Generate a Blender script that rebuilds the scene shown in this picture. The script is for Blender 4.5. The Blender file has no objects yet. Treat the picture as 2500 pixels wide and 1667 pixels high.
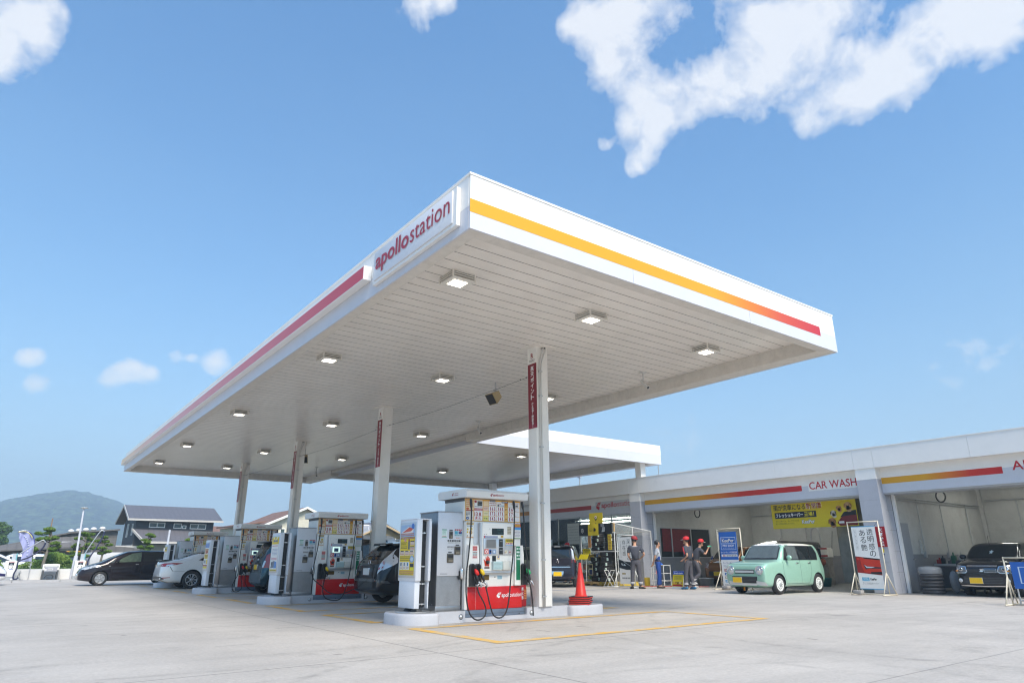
import bpy, bmesh, math, random
from mathutils import Vector, Matrix, noise
from mathutils.bvhtree import BVHTree
random.seed(7)
SC = bpy.context.scene
COL = SC.collection
R = math.radians

# ------------------------------------------------------------------ camera
YAW, PITCH, ROLL, CAMH = R(53.242), R(18.376), R(-0.213), 1.0
fw = Vector((math.cos(YAW)*math.cos(PITCH), math.sin(YAW)*math.cos(PITCH), math.sin(PITCH)))
rt = fw.cross(Vector((0, 0, 1))).normalized(); up = rt.cross(fw)
r2 = rt*math.cos(ROLL)+up*math.sin(ROLL); u2 = -rt*math.sin(ROLL)+up*math.cos(ROLL)
cam = bpy.data.cameras.new('camera'); cam.sensor_width = 36; cam.lens = 1608.5/2500*36
cam.clip_start = 0.1; cam.clip_end = 6000
camo = bpy.data.objects.new('camera', cam); COL.objects.link(camo)
mw = Matrix((( r2.x, u2.x, -fw.x, 0), (r2.y, u2.y, -fw.y, 0), (r2.z, u2.z, -fw.z, CAMH), (0, 0, 0, 1)))
camo.matrix_world = mw
SC.camera = camo

# ------------------------------------------------------------------ world and sun
SUN_EL, SUN_AZ = R(48), R(263)     # azimuth measured from +X towards +Y (sun stands behind the camera, high)
w = bpy.data.worlds.new("World"); SC.world = w; w.use_nodes = True
nt = w.node_tree; nd = nt.nodes; lk = nt.links; nd.clear()
out = nd.new('ShaderNodeOutputWorld'); bg = nd.new('ShaderNodeBackground'); lk.new(bg.outputs[0], out.inputs[0])
sky = nd.new('ShaderNodeTexSky'); sky.sky_type = 'NISHITA'; sky.sun_disc = False
sky.sun_elevation = SUN_EL; sky.sun_rotation = R(90)-SUN_AZ
sky.air_density = 1.0; sky.dust_density = 0.6; sky.ozone_density = 1.6; sky.altitude = 50
WS = 0.081; EXPO = 1.95; bg.inputs[1].default_value = WS
KE = 1/(WS*2**EXPO); HORC = (.45*KE, .69*KE, .90*KE, 1); CLC = (1.10*KE, 1.10*KE, 1.11*KE, 1)
def vm(op, a, b=None):
    n = nd.new('ShaderNodeVectorMath'); n.operation = op
    for i, v in enumerate((a, b)):
        if v is None: continue
        if isinstance(v, (tuple, Vector)): n.inputs[i].default_value = tuple(v)
        else: lk.new(v, n.inputs[i])
    return n
def ma(op, a, b=None, c=None, clamp=False):
    n = nd.new('ShaderNodeMath'); n.operation = op; n.use_clamp = clamp
    for i, v in enumerate((a, b, c)):
        if v is None: continue
        if isinstance(v, (int, float)): n.inputs[i].default_value = v
        else: lk.new(v, n.inputs[i])
    return n.outputs[0]
tc = nd.new('ShaderNodeTexCoord'); D = tc.outputs['Generated']
sep = nd.new('ShaderNodeSeparateXYZ'); lk.new(D, sep.inputs[0])
zc = ma('MAXIMUM', sep.outputs[2], 0.0)
den = ma('ADD', zc, 0.12)
cx_ = ma('DIVIDE', sep.outputs[0], den); cy_ = ma('DIVIDE', sep.outputs[1], den)
cmb = nd.new('ShaderNodeCombineXYZ'); lk.new(cx_, cmb.inputs[0]); lk.new(cy_, cmb.inputs[1]); lk.new(ma('MULTIPLY', zc, 2.0), cmb.inputs[2])
n1 = nd.new('ShaderNodeTexNoise'); n1.inputs['Scale'].default_value = 7.5; n1.inputs['Detail'].default_value = 14
n1.inputs['Roughness'].default_value = 0.62; n1.inputs['Distortion'].default_value = 0.25
lk.new(D, n1.inputs['Vector'])
def dirpx(px, py):
    return (r2*((px-1250)/1608.5) + u2*(-(py-833.5)/1608.5) + fw).normalized()
# the cloud banks that stand in this sky: centre direction, long axis, radii (angular), weight
CL = [(1500, 50, 95, 1), (1500, 150, 80, 1), (1570, 240, 85, 1), (1650, 265, 70, 1), (1740, 235, 90, 1), (1830, 165, 100, 1), (1910, 90, 105, 1), (2010, 40, 105, 1), (1790, 0, 70, .9), (2090, 140, 50, .6), (2110, 235, 55, 1), (2190, 175, 75, 1), (2270, 105, 85, 1), (2370, 50, 85, 1), (2450, 10, 70, 1),
      (1620, 20, 60, .5), (1590, 350, 48, .9), (1560, 405, 32, .8), (1475, 350, 20, .55), (1420, 60, 60, .55), (1980, 300, 45, .4), (1530, 310, 40, .7), (2040, 240, 40, .5), (20, 50, 75, 1), (90, 40, 45, .6), (10, 150, 38, .8), (1000, 5, 65, .85), (1070, 0, 45, .6), (262, 918, 30, .9), (300, 905, 36, 1), (340, 908, 34, .95), (375, 910, 20, .8), (90, 940, 24, .8), (62, 874, 20, .7), (96, 868, 20, .6), (430, 870, 20, .6), (465, 874, 16, .5), (530, 880, 34, .8), (2300, 900, 110, .28), (2430, 860, 100, .28), (1650, 1060, 130, .25)]
mask = None
for (a, b_, rr_, wt) in CL:
    s = vm('DISTANCE', D, dirpx(a, b_)); r_ = ma('DIVIDE', s.outputs['Value'], rr_/1650*1.22)
    m_ = ma('MULTIPLY', ma('EXPONENT', ma('MULTIPLY', ma('MULTIPLY', r_, r_), -2.2)), wt)
    mask = m_ if mask is None else ma('ADD', mask, m_)
mask = ma('MINIMUM', mask, 1.15)
n3 = nd.new('ShaderNodeTexNoise'); n3.inputs['Scale'].default_value = 24; n3.inputs['Detail'].default_value = 10; n3.inputs['Roughness'].default_value = .65; n3.inputs['Distortion'].default_value = .4; lk.new(D, n3.inputs['Vector'])
nn = ma('ADD', ma('MULTIPLY', ma('SUBTRACT', n1.outputs[0], .5), 4.4), ma('MULTIPLY', ma('SUBTRACT', n3.outputs[0], .5), 1.9))
nn = ma('MULTIPLY', nn, ma('MULTIPLY', ma('SUBTRACT', mask, .045, clamp=True), 5.0, clamp=True))
dens = ma('MULTIPLY', ma('SUBTRACT', ma('ADD', nn, ma('MULTIPLY', mask, 1.25)), .42, clamp=True), .82, clamp=True)
dens = ma('POWER', dens, .85)
n2 = nd.new('ShaderNodeTexNoise'); n2.inputs['Scale'].default_value = 1.1; n2.inputs['Detail'].default_value = 5
lk.new(cmb.outputs[0], n2.inputs['Vector'])
veil = ma('MULTIPLY', ma('SUBTRACT', n2.outputs[0], 0.40, clamp=True), 0.9, clamp=True)
# thin high veil, thicker towards the horizon where one looks through more air
hz = ma('POWER', ma('SUBTRACT', 1.0, zc, clamp=True), 4.0)
fz = ma('ADD', 0.52, ma('MULTIPLY', ma('POWER', ma('MINIMUM', ma('DIVIDE', zc, .75), 1.0), .8), 0.40))
veil = ma('ADD', ma('MULTIPLY', veil, 0.22), ma('MULTIPLY', hz, 0.9), clamp=True)
SKYTINT = nd.new('ShaderNodeMix'); SKYTINT.data_type = 'RGBA'; SKYTINT.blend_type = 'MULTIPLY'; SKYTINT.inputs[0].default_value = 1
dim = nd.new('ShaderNodeVectorMath'); dim.operation = 'SCALE'; lk.new(sky.outputs[0], dim.inputs[0]); lk.new(fz, dim.inputs['Scale']); lk.new(dim.outputs[0], SKYTINT.inputs[6]); SKYTINT.inputs[7].default_value = (.60, .88, 1.0, 1)
mx1 = nd.new('ShaderNodeMix'); mx1.data_type = 'RGBA'; lk.new(veil, mx1.inputs[0]); lk.new(SKYTINT.outputs[2], mx1.inputs[6]); mx1.inputs[7].default_value = HORC
mx2 = nd.new('ShaderNodeMix'); mx2.data_type = 'RGBA'; lk.new(ma('MULTIPLY', dens, 0.95), mx2.inputs[0]); lk.new(mx1.outputs[2], mx2.inputs[6]); mx2.inputs[7].default_value = CLC
mx3 = nd.new('ShaderNodeMix'); mx3.data_type = 'RGBA'; lk.new(ma('MULTIPLY', ma('POWER', ma('SUBTRACT', 1.0, zc, clamp=True), 8.0), .8), mx3.inputs[0]); lk.new(mx2.outputs[2], mx3.inputs[6]); mx3.inputs[7].default_value = (1.0*KE, 1.16*KE, 1.2*KE, 1)
lk.new(mx3.outputs[2], bg.inputs[0])

sun = bpy.data.lights.new('sun', 'SUN'); sun.energy = 1.5; sun.angle = R(24); sun.color = (1.0, 0.905, 0.77)
suno = bpy.data.objects.new('sun', sun); COL.objects.link(suno)
sd = Vector((math.cos(SUN_EL)*math.cos(SUN_AZ), math.cos(SUN_EL)*math.sin(SUN_AZ), math.sin(SUN_EL)))
suno.rotation_euler = sd.to_track_quat('Z', 'Y').to_euler(); suno.location = (0, 0, 40)
SC.view_settings.view_transform = 'Standard'; SC.view_settings.look = 'None'
SC.view_settings.exposure = EXPO; SC.view_settings.gamma = 1.0
SC.render.engine = 'CYCLES'; SC.cycles.max_bounces = 8; SC.cycles.diffuse_bounces = 4; SC.cycles.glossy_bounces = 3
SC.cycles.transparent_max_bounces = 12; SC.cycles.caustics_reflective = False; SC.cycles.caustics_refractive = False
SC.cycles.use_denoising = True; SC.cycles.denoising_prefilter = 'ACCURATE'; SC.cycles.filter_width = 1.2; SC.cycles.sample_clamp_indirect = 6

# ------------------------------------------------------------------ materials
MATS = {}
def mat(name, col, rough=0.55, metal=0.0, var=0.06, vscale=3.0, bump=0.0, bscale=40.0, coat=0.0, emit=None, estr=0.0, spec=0.5, fn=None):
    if name in MATS: return MATS[name]
    m = bpy.data.materials.new(name); m.use_nodes = True; t = m.node_tree; b = t.nodes['Principled BSDF']
    c = (*col[:3], 1)
    b.inputs['Base Color'].default_value = c; b.inputs['Roughness'].default_value = rough; b.inputs['Metallic'].default_value = metal
    b.inputs['Coat Weight'].default_value = coat; b.inputs['Coat Roughness'].default_value = 0.04
    b.inputs['Specular IOR Level'].default_value = spec
    if var > 0:
        g = t.nodes.new('ShaderNodeNewGeometry'); n = t.nodes.new('ShaderNodeTexNoise')
        n.inputs['Scale'].default_value = vscale; n.inputs['Detail'].default_value = 6; n.inputs['Roughness'].default_value = 0.65
        t.links.new(g.outputs['Position'], n.inputs['Vector'])
        mr = t.nodes.new('ShaderNodeMapRange'); mr.inputs[1].default_value = 0.3; mr.inputs[2].default_value = 0.7
        mr.inputs[3].default_value = 1-var; mr.inputs[4].default_value = 1+var*0.6
        t.links.new(n.outputs[0], mr.inputs[0])
        mx = t.nodes.new('ShaderNodeVectorMath'); mx.operation = 'SCALE'; mx.inputs[0].default_value = col[:3]
        t.links.new(mr.outputs[0], mx.inputs['Scale']); t.links.new(mx.outputs[0], b.inputs['Base Color'])
    if bump > 0:
        g = t.nodes.new('ShaderNodeNewGeometry'); n = t.nodes.new('ShaderNodeTexNoise'); n.inputs['Scale'].default_value = bscale; n.inputs['Detail'].default_value = 4
        t.links.new(g.outputs['Position'], n.inputs['Vector'])
        bp = t.nodes.new('ShaderNodeBump'); bp.inputs['Strength'].default_value = bump; bp.inputs['Distance'].default_value = 0.01
        t.links.new(n.outputs[0], bp.inputs['Height']); t.links.new(bp.outputs[0], b.inputs['Normal'])
    if emit: b.inputs['Emission Color'].default_value = (*emit, 1); b.inputs['Emission Strength'].default_value = estr
    if fn: fn(t, b)
    MATS[name] = m; return m
def srgb(r, g, b_): return tuple(((x/255+0.055)/1.055)**2.4 if x > 10 else x/255/12.92 for x in (r, g, b_))
def S(hexs, k=1.0):
    v = [int(hexs[i:i+2], 16) for i in (0, 2, 4)]; return tuple(x*k for x in srgb(*v))
PR = {}
def pm(hexs):                       # a print colour (ink or paint on a sign)
    if hexs not in PR: PR[hexs] = mat('print_'+hexs, tuple(min(x*0.9, .86) for x in S(hexs)), 0.45, var=0.03)
    return PR[hexs]

# ------------------------------------------------------------------ mesh builder
class MB:
    def __init__(s): s.v = []; s.f = []; s.mi = []; s.sm = []; s.mats = []; s.M = Matrix.Identity(4); s.shift = Vector((0, 0, 0))
    def m(s, mt):
        if mt not in s.mats: s.mats.append(mt)
        return s.mats.index(mt)
    def add(s, vs, fs, mt, smooth=False):
        b = len(s.v); s.v += [s.M @ Vector(p) for p in vs]; k = s.m(mt)
        for f in fs: s.f.append([b+i for i in f]); s.mi.append(k); s.sm.append(smooth)
    def box(s, x0, x1, y0, y1, z0, z1, mt, bev=0.0):
        if x0 > x1: x0, x1 = x1, x0
        if y0 > y1: y0, y1 = y1, y0
        if z0 > z1: z0, z1 = z1, z0
        if bev <= 0:
            s.add([(x0, y0, z0), (x1, y0, z0), (x1, y1, z0), (x0, y1, z0), (x0, y0, z1), (x1, y0, z1), (x1, y1, z1), (x0, y1, z1)],
                  [(0, 3, 2, 1), (4, 5, 6, 7), (0, 1, 5, 4), (1, 2, 6, 5), (2, 3, 7, 6), (3, 0, 4, 7)], mt); return
        bm = bmesh.new(); bmesh.ops.create_cube(bm, size=1)
        for v in bm.verts: v.co = Vector(((x0+x1)/2+v.co.x*(x1-x0), (y0+y1)/2+v.co.y*(y1-y0), (z0+z1)/2+v.co.z*(z1-z0)))
        bmesh.ops.bevel(bm, geom=bm.edges[:], offset=min(bev, (x1-x0)*.45, (y1-y0)*.45, (z1-z0)*.45), segments=2, profile=0.5, affect='EDGES')
        s.bm(bm, mt, True)
    def bm(s, bm, mt, smooth=False):
        bm.verts.ensure_lookup_table(); bm.normal_update()
        s.add([v.co for v in bm.verts], [[v.index for v in f.verts] for f in bm.faces], mt, smooth); bm.free()
    def quad(s, a, b, c, d, mt): s.add([a, b, c, d], [(0, 1, 2, 3)], mt)
    def poly(s, pts, mt): s.add(pts, [list(range(len(pts)))], mt)
    def prism(s, pts, dvec, mt, smooth=False):      # pts 3D polygon, extruded by dvec, closed
        n = len(pts); d = Vector(dvec); P = [Vector(p) for p in pts]
        nrm = Vector((0, 0, 0))
        for i in range(n): nrm += P[i].cross(P[(i+1) % n])
        if nrm.dot(d) < 0: P = P[::-1]
        s.add(P+[p+d for p in P], [list(range(n))[::-1], [n+i for i in range(n)]]+[(i, (i+1) % n, n+(i+1) % n, n+i) for i in range(n)], mt, False)
    def cyl(s, p0, p1, r0, r1, mt, n=12, caps=True):
        p0 = Vector(p0); p1 = Vector(p1); z = (p1-p0).normalized(); a = z.orthogonal().normalized(); b = z.cross(a)
        vs = [p0+(a*math.cos(2*math.pi*i/n)+b*math.sin(2*math.pi*i/n))*r0 for i in range(n)]+[p1+(a*math.cos(2*math.pi*i/n)+b*math.sin(2*math.pi*i/n))*r1 for i in range(n)]
        s.add(vs, [(i, (i+1) % n, n+(i+1) % n, n+i) for i in range(n)], mt, True)
        if caps: s.add(vs, [list(range(n))[::-1], list(range(n, 2*n))], mt, False)
    def tube(s, pts, r, mt, n=8, caps=True, closed=False):
        P = [Vector(p) for p in pts]; rs = r if isinstance(r, (list, tuple)) else [r]*len(P)
        vs = []; prev = None
        for i, p in enumerate(P):
            t = (P[min(i+1, len(P)-1)]-P[max(i-1, 0)]).normalized()
            a = t.orthogonal().normalized() if prev is None else (prev - t*prev.dot(t)).normalized()
            prev = a; b = t.cross(a)
            vs += [p+(a*math.cos(2*math.pi*k/n)+b*math.sin(2*math.pi*k/n))*rs[i] for k in range(n)]
        fs = [(i*n+k, i*n+(k+1) % n, (i+1)*n+(k+1) % n, (i+1)*n+k) for i in range(len(P)-1) for k in range(n)]
        if caps: fs += [list(range(n))[::-1], [(len(P)-1)*n+k for k in range(n)]]
        s.add(vs, fs, mt, True)
    def lathe(s, prof, mt, n=24, O=(0, 0, 0), axis='z', smooth=True):     # prof: (radius, height)
        vs = []
        for (r, h) in prof:
            for k in range(n):
                c, q = math.cos(2*math.pi*k/n)*r, math.sin(2*math.pi*k/n)*r
                p = {'z': (c, q, h), 'y': (q, h, c), 'x': (h, c, q)}[axis]; vs.append(Vector(p)+Vector(O))
        s.add(vs, [(i*n+k, i*n+(k+1) % n, (i+1)*n+(k+1) % n, (i+1)*n+k) for i in range(len(prof)-1) for k in range(n)], mt, smooth)
    def ball(s, c, r, mt, sub=2, sc=(1, 1, 1)):
        bm = bmesh.new(); bmesh.ops.create_icosphere(bm, subdivisions=sub, radius=r)
        for v in bm.verts: v.co = Vector((v.co.x*sc[0], v.co.y*sc[1], v.co.z*sc[2]))+Vector(c)
        s.bm(bm, mt, True)
    def mesh(s, name):
        me = bpy.data.meshes.new(name); me.from_pydata([v-s.shift for v in s.v], [], s.f)
        for m_ in s.mats: me.materials.append(m_)
        me.polygons.foreach_set('material_index', s.mi); me.polygons.foreach_set('use_smooth', s.sm); me.update(); return me

def spline(pts, n=6):
    P = [Vector(p) for p in pts]; o = []
    for i in range(len(P)-1):
        a = P[max(i-1, 0)]; b = P[i]; c = P[i+1]; d = P[min(i+2, len(P)-1)]
        for k in range(n):
            t = k/n; o.append(0.5*((2*b)+(c-a)*t+(2*a-5*b+4*c-d)*t*t+(3*b-a-3*c+d)*t**3))
    o.append(P[-1]); return o

class Thing:
    def __init__(s, name, label, cat, loc=(0, 0, 0), rot=0, group=None, world=False):
        o = bpy.data.objects.new(name, None); COL.objects.link(o); o.empty_display_size = 0.2
        o.location = loc; o.rotation_euler = (0, 0, rot); o['label'] = label; o['category'] = cat
        if group: o['group'] = group
        s.o = o; s.loc = Vector(loc); s.world = world
    def part(s, name, mb, parent=None, label=None):
        if s.world: mb.shift = s.loc
        o = bpy.data.objects.new(name, mb.mesh(name)); COL.objects.link(o); o.parent = parent or s.o
        if label: o['label'] = label
        return o
def single(name, mb, label, cat, group=None, kind=None, loc=(0, 0, 0)):
    mb.shift = Vector(loc); o = bpy.data.objects.new(name, mb.mesh(name)); COL.objects.link(o); o.location = loc
    if kind: o['kind'] = kind
    if label: o['label'] = label; o['category'] = cat
    if group: o['group'] = group
    return o
def kids(o): return [c for c in bpy.data.objects if c.parent == o]
def dup(o, dloc=(0, 0, 0), label=None, loc=None, rot=None, skip=()):
    r = o.copy(); COL.objects.link(r); r.location = Vector(loc) if loc is not None else o.location+Vector(dloc)
    if rot is not None: r.rotation_euler = (0, 0, rot)
    if label: r['label'] = label
    for ch in kids(o):
        if ch.name.split('.')[0] in skip: continue
        c = ch.copy(); COL.objects.link(c); c.parent = r
        for g in kids(ch): d = g.copy(); COL.objects.link(d); d.parent = c
    return r

# ------------------------------------------------------------------ lettering and printed panels
GL = {}
def glyph(s_, bold):
    k = (s_, bold)
    if k in GL: return GL[k]
    c = bpy.data.curves.new('glyph', 'FONT'); c.body = s_; c.resolution_u = 2 if ord(s_[0]) > 255 else 3; c.offset = bold
    o = bpy.data.objects.new('glyph', c); COL.objects.link(o); me = o.to_mesh()
    vs = [(v.co.x, v.co.y) for v in me.vertices]; fs = [list(p.vertices) for p in me.polygons]
    o.to_mesh_clear(); bpy.data.objects.remove(o); bpy.data.curves.remove(c)
    GL[k] = (vs, fs); return GL[k]
class Panel:
    """flat printed surface: u to the right, v up, n towards the viewer; each level stands 1.5 mm proud"""
    def __init__(s, mb, O, U, V, step=0.0015): s.mb = mb; s.O = Vector(O); s.U = Vector(U); s.V = Vector(V); s.N = s.U.cross(s.V).normalized(); s.st = step
    def P(s, u, v, l): return s.O+s.U*u+s.V*v+s.N*(l*s.st)
    def rect(s, u0, v0, u1, v1, c, l=1): s.mb.add([s.P(u0, v0, l), s.P(u1, v0, l), s.P(u1, v1, l), s.P(u0, v1, l)], [(0, 1, 2, 3)], pm(c) if isinstance(c, str) else c)
    def poly(s, pts, c, l=1): s.mb.poly([s.P(u, v, l) for u, v in pts], pm(c) if isinstance(c, str) else c)
    def disc(s, u, v, r, c, l=1, n=20, sv=1.0): s.poly([(u+r*math.cos(2*math.pi*i/n), v+sv*r*math.sin(2*math.pi*i/n)) for i in range(n)], c, l)
    def text(s, t, u0, v0, u1, v1, c, l=2, bold=0.0, sk=0.0):
        vs, fs = glyph(t, bold)
        if not vs: return
        x0 = min(p[0] for p in vs); x1 = max(p[0] for p in vs); y0 = min(p[1] for p in vs); y1 = max(p[1] for p in vs)
        a = (u1-u0)/(x1-x0); b = (v1-v0)/(y1-y0)
        s.mb.add([s.P(u0+(x-x0)*a+sk*(y-y0)*b, v0+(y-y0)*b, l) for x, y in vs], fs, pm(c) if isinstance(c, str) else c)
    def vtext(s, t, uc, v1, size, c, l=2, bold=0.0, pitch=1.08):     # vertical writing, top to bottom
        v = v1
        for ch in t:
            if ch == ' ': v -= size*0.45; continue
            k = size*0.95
            if ch in 'ーｰ': s.rect(uc-size*.06, v-size*.9, uc+size*.06, v-size*.1, c, l)
            elif ch in '！!': s.text('!', uc-size*.09, v-k, uc+size*.09, v, c, l, bold)
            elif ch in 'ッョュ': s.text(ch, uc-size*.28, v-size*.8, uc+size*.36, v-size*.15, c, l, bold)
            elif ch == '元': s.text(ch, uc-k/2, v-k, uc+k/2, v, c, l, bold)
            else: s.text(ch, uc-k/2, v-k, uc+k/2, v-size*.03, c, l, bold)
            v -= size*pitch
    def lines(s, u0, v0, u1, v1, c, n=3, l=2, fill=.5, seed=0):      # rows of small print
        rd = random.Random(seed+int(u0*977+v0*331)); h = (v1-v0)/n
        for i in range(n):
            u = u0; top = v1-i*h
            while u < u1-.2*h:
                ww = min(h*rd.uniform(.35, 1.3), u1-u); s.rect(u, top-h*(.5+fill/2), u+ww, top-h*(.5-fill/2), c, l); u += ww+h*.22
def strand(s_, n): return s_
HAZE = True
# ------------------------------------------------------------------ shared paints
def dirt_fn(strength=0.35, scale=1.2, thr=0.52, dcol=(0.16, 0.15, 0.13), vert=False):
    def fn(t, b):
        g = t.nodes.new('ShaderNodeNewGeometry'); n = t.nodes.new('ShaderNodeTexNoise'); n.inputs['Scale'].default_value = scale; n.inputs['Detail'].default_value = 9; n.inputs['Roughness'].default_value = .7
        mp = t.nodes.new('ShaderNodeMapping'); mp.inputs['Scale'].default_value = (1, 1, .12) if vert else (1, 1, 1)
        t.links.new(g.outputs['Position'], mp.inputs[0]); t.links.new(mp.outputs[0], n.inputs['Vector'])
        mr = t.nodes.new('ShaderNodeMapRange'); mr.inputs[1].default_value = thr; mr.inputs[2].default_value = thr+.28; mr.inputs[3].default_value = 0; mr.inputs[4].default_value = strength
        t.links.new(n.outputs[0], mr.inputs[0])
        old = b.inputs['Base Color'].links[0].from_socket if b.inputs['Base Color'].links else None
        mx = t.nodes.new('ShaderNodeMix'); mx.data_type = 'RGBA'; t.links.new(mr.outputs[0], mx.inputs[0])
        if old: t.links.new(old, mx.inputs[6])
        else: mx.inputs[6].default_value = b.inputs['Base Color'].default_value
        mx.inputs[7].default_value = (*dcol, 1); t.links.new(mx.outputs[2], b.inputs['Base Color'])
    return fn
WHITE = mat('white_panel_paint', (.86, .84, .81), .38, var=.03, fn=dirt_fn(.10, .8, .55))
LGREY = mat('light_grey_panel_paint', (.60, .61, .66), .38, var=.03)
SOFW = mat('soffit_board_paint', (.86, .81, .745), .30, var=.07, vscale=1.6, fn=dirt_fn(.22, 1.4, .55, (.40, .34, .27)))
SOFG = mat('soffit_groove', (.20, .19, .18), .7)
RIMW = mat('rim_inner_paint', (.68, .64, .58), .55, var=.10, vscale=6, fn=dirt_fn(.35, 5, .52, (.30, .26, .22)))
COLP = mat('column_paint', (.87, .85, .81), .40, var=.03, fn=dirt_fn(.12, 2.5, .58, (.35, .30, .25), True))
PIPE = mat('conduit_paint', (.66, .65, .62), .4)
GALV = mat('galvanised_steel', (.52, .53, .54), .42, .7)
STEEL = mat('brushed_stainless', (.40, .40, .41), .36, .85, var=.10, vscale=9)
STEELD = mat('stainless_side', (.30, .30, .31), .34, .85, var=.14, vscale=4)
CHROME = mat('chrome', (.75, .75, .76), .12, 1.0, var=0)
ALU = mat('satin_aluminium', (.62, .63, .65), .32, .6, var=.04)
BLACK = mat('black_rubber', (.018, .018, .019), .55, var=.1)
BLKPL = mat('black_plastic', (.022, .022, .024), .38, var=.1)
DKGREY = mat('dark_grey_paint', (.07, .075, .08), .5)
KERBW = mat('painted_kerb', (.53, .53, .56), .62, var=.06, vscale=5, bump=.25, bscale=60, fn=dirt_fn(.45, 7, .60, (.20, .19, .18)))
KTOP = mat('island_top_concrete', (.34, .34, .34), .8, var=.18, vscale=7, bump=.3)
REDP = mat('red_pump_paint', (.62, .010, .012), .35, var=.04)
PWH = mat('white_enamel', (.84, .82, .77), .35, var=.03)
PGR = mat('blue_grey_plinth', (.14, .18, .24), .5, var=.12, vscale=8)
YEL = 'E9B21C'
def grad(name, stops, axis, a, b, rough=.42):
    """a printed film whose colour runs from one end of the strip to the other (paint, in world metres)"""
    def fn(t, bs):
        g = t.nodes.new('ShaderNodeNewGeometry'); sp = t.nodes.new('ShaderNodeSeparateXYZ'); t.links.new(g.outputs['Position'], sp.inputs[0])
        mr = t.nodes.new('ShaderNodeMapRange'); mr.inputs[1].default_value = a; mr.inputs[2].default_value = b; t.links.new(sp.outputs[axis], mr.inputs[0])
        cr = t.nodes.new('ShaderNodeValToRGB'); e = cr.color_ramp.elements
        e[0].position, e[0].color = stops[0][0], (*stops[0][1], 1); e[1].position, e[1].color = stops[-1][0], (*stops[-1][1], 1)
        for p, c in stops[1:-1]: x = e.new(p); x.color = (*c, 1)
        t.links.new(mr.outputs[0], cr.inputs[0]); t.links.new(cr.outputs[0], bs.inputs['Base Color'])
    return mat(name, (.5, .5, .5), rough, var=0, fn=fn)
cY, cO, cR2 = (.70, .345, .010), (.68, .17, .015), (.56, .012, .014)
def logo(p, u0, v0, u1, v1, c, l=2):
    w_, h_ = u1-u0, v1-v0; q = lambda L: [(u0+x*w_, v0+y*h_) for x, y in L]
    p.poly(q([(.14, .62), (.20, .70), (.42, .97), (1, 1), (.90, .88), (.42, .85), (.24, .60)]), c, l)
    p.poly(q([(.27, .60), (.45, .80), (.92, .81), (.82, .70), (.48, .69), (.32, .54)]), c, l)
    p.poly(q([(.35, .52), (.50, .64), (.80, .63), (.72, .53), (.53, .53), (.40, .46)]), c, l)
    p.poly(q([(.12, .60), (.0, .38), (.07, .36), (.05, .20), (.13, .14), (.26, .16), (.32, .0), (.62, .0), (.70, .34), (.64, .42), (.50, .42), (.36, .44), (.24, .56)]), c, l)
def wordmark(p, u0, v0, u1, v1, c, l=2):
    w_ = u1-u0; s = u0+w_*.50
    p.text('apollo', u0, v0, s-w_*.008, v1, c, l, .020); d = (v1-v0)*.26
    p.text('station', s+w_*.008, v0+d, u1, v1, c, l, .0)

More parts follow.
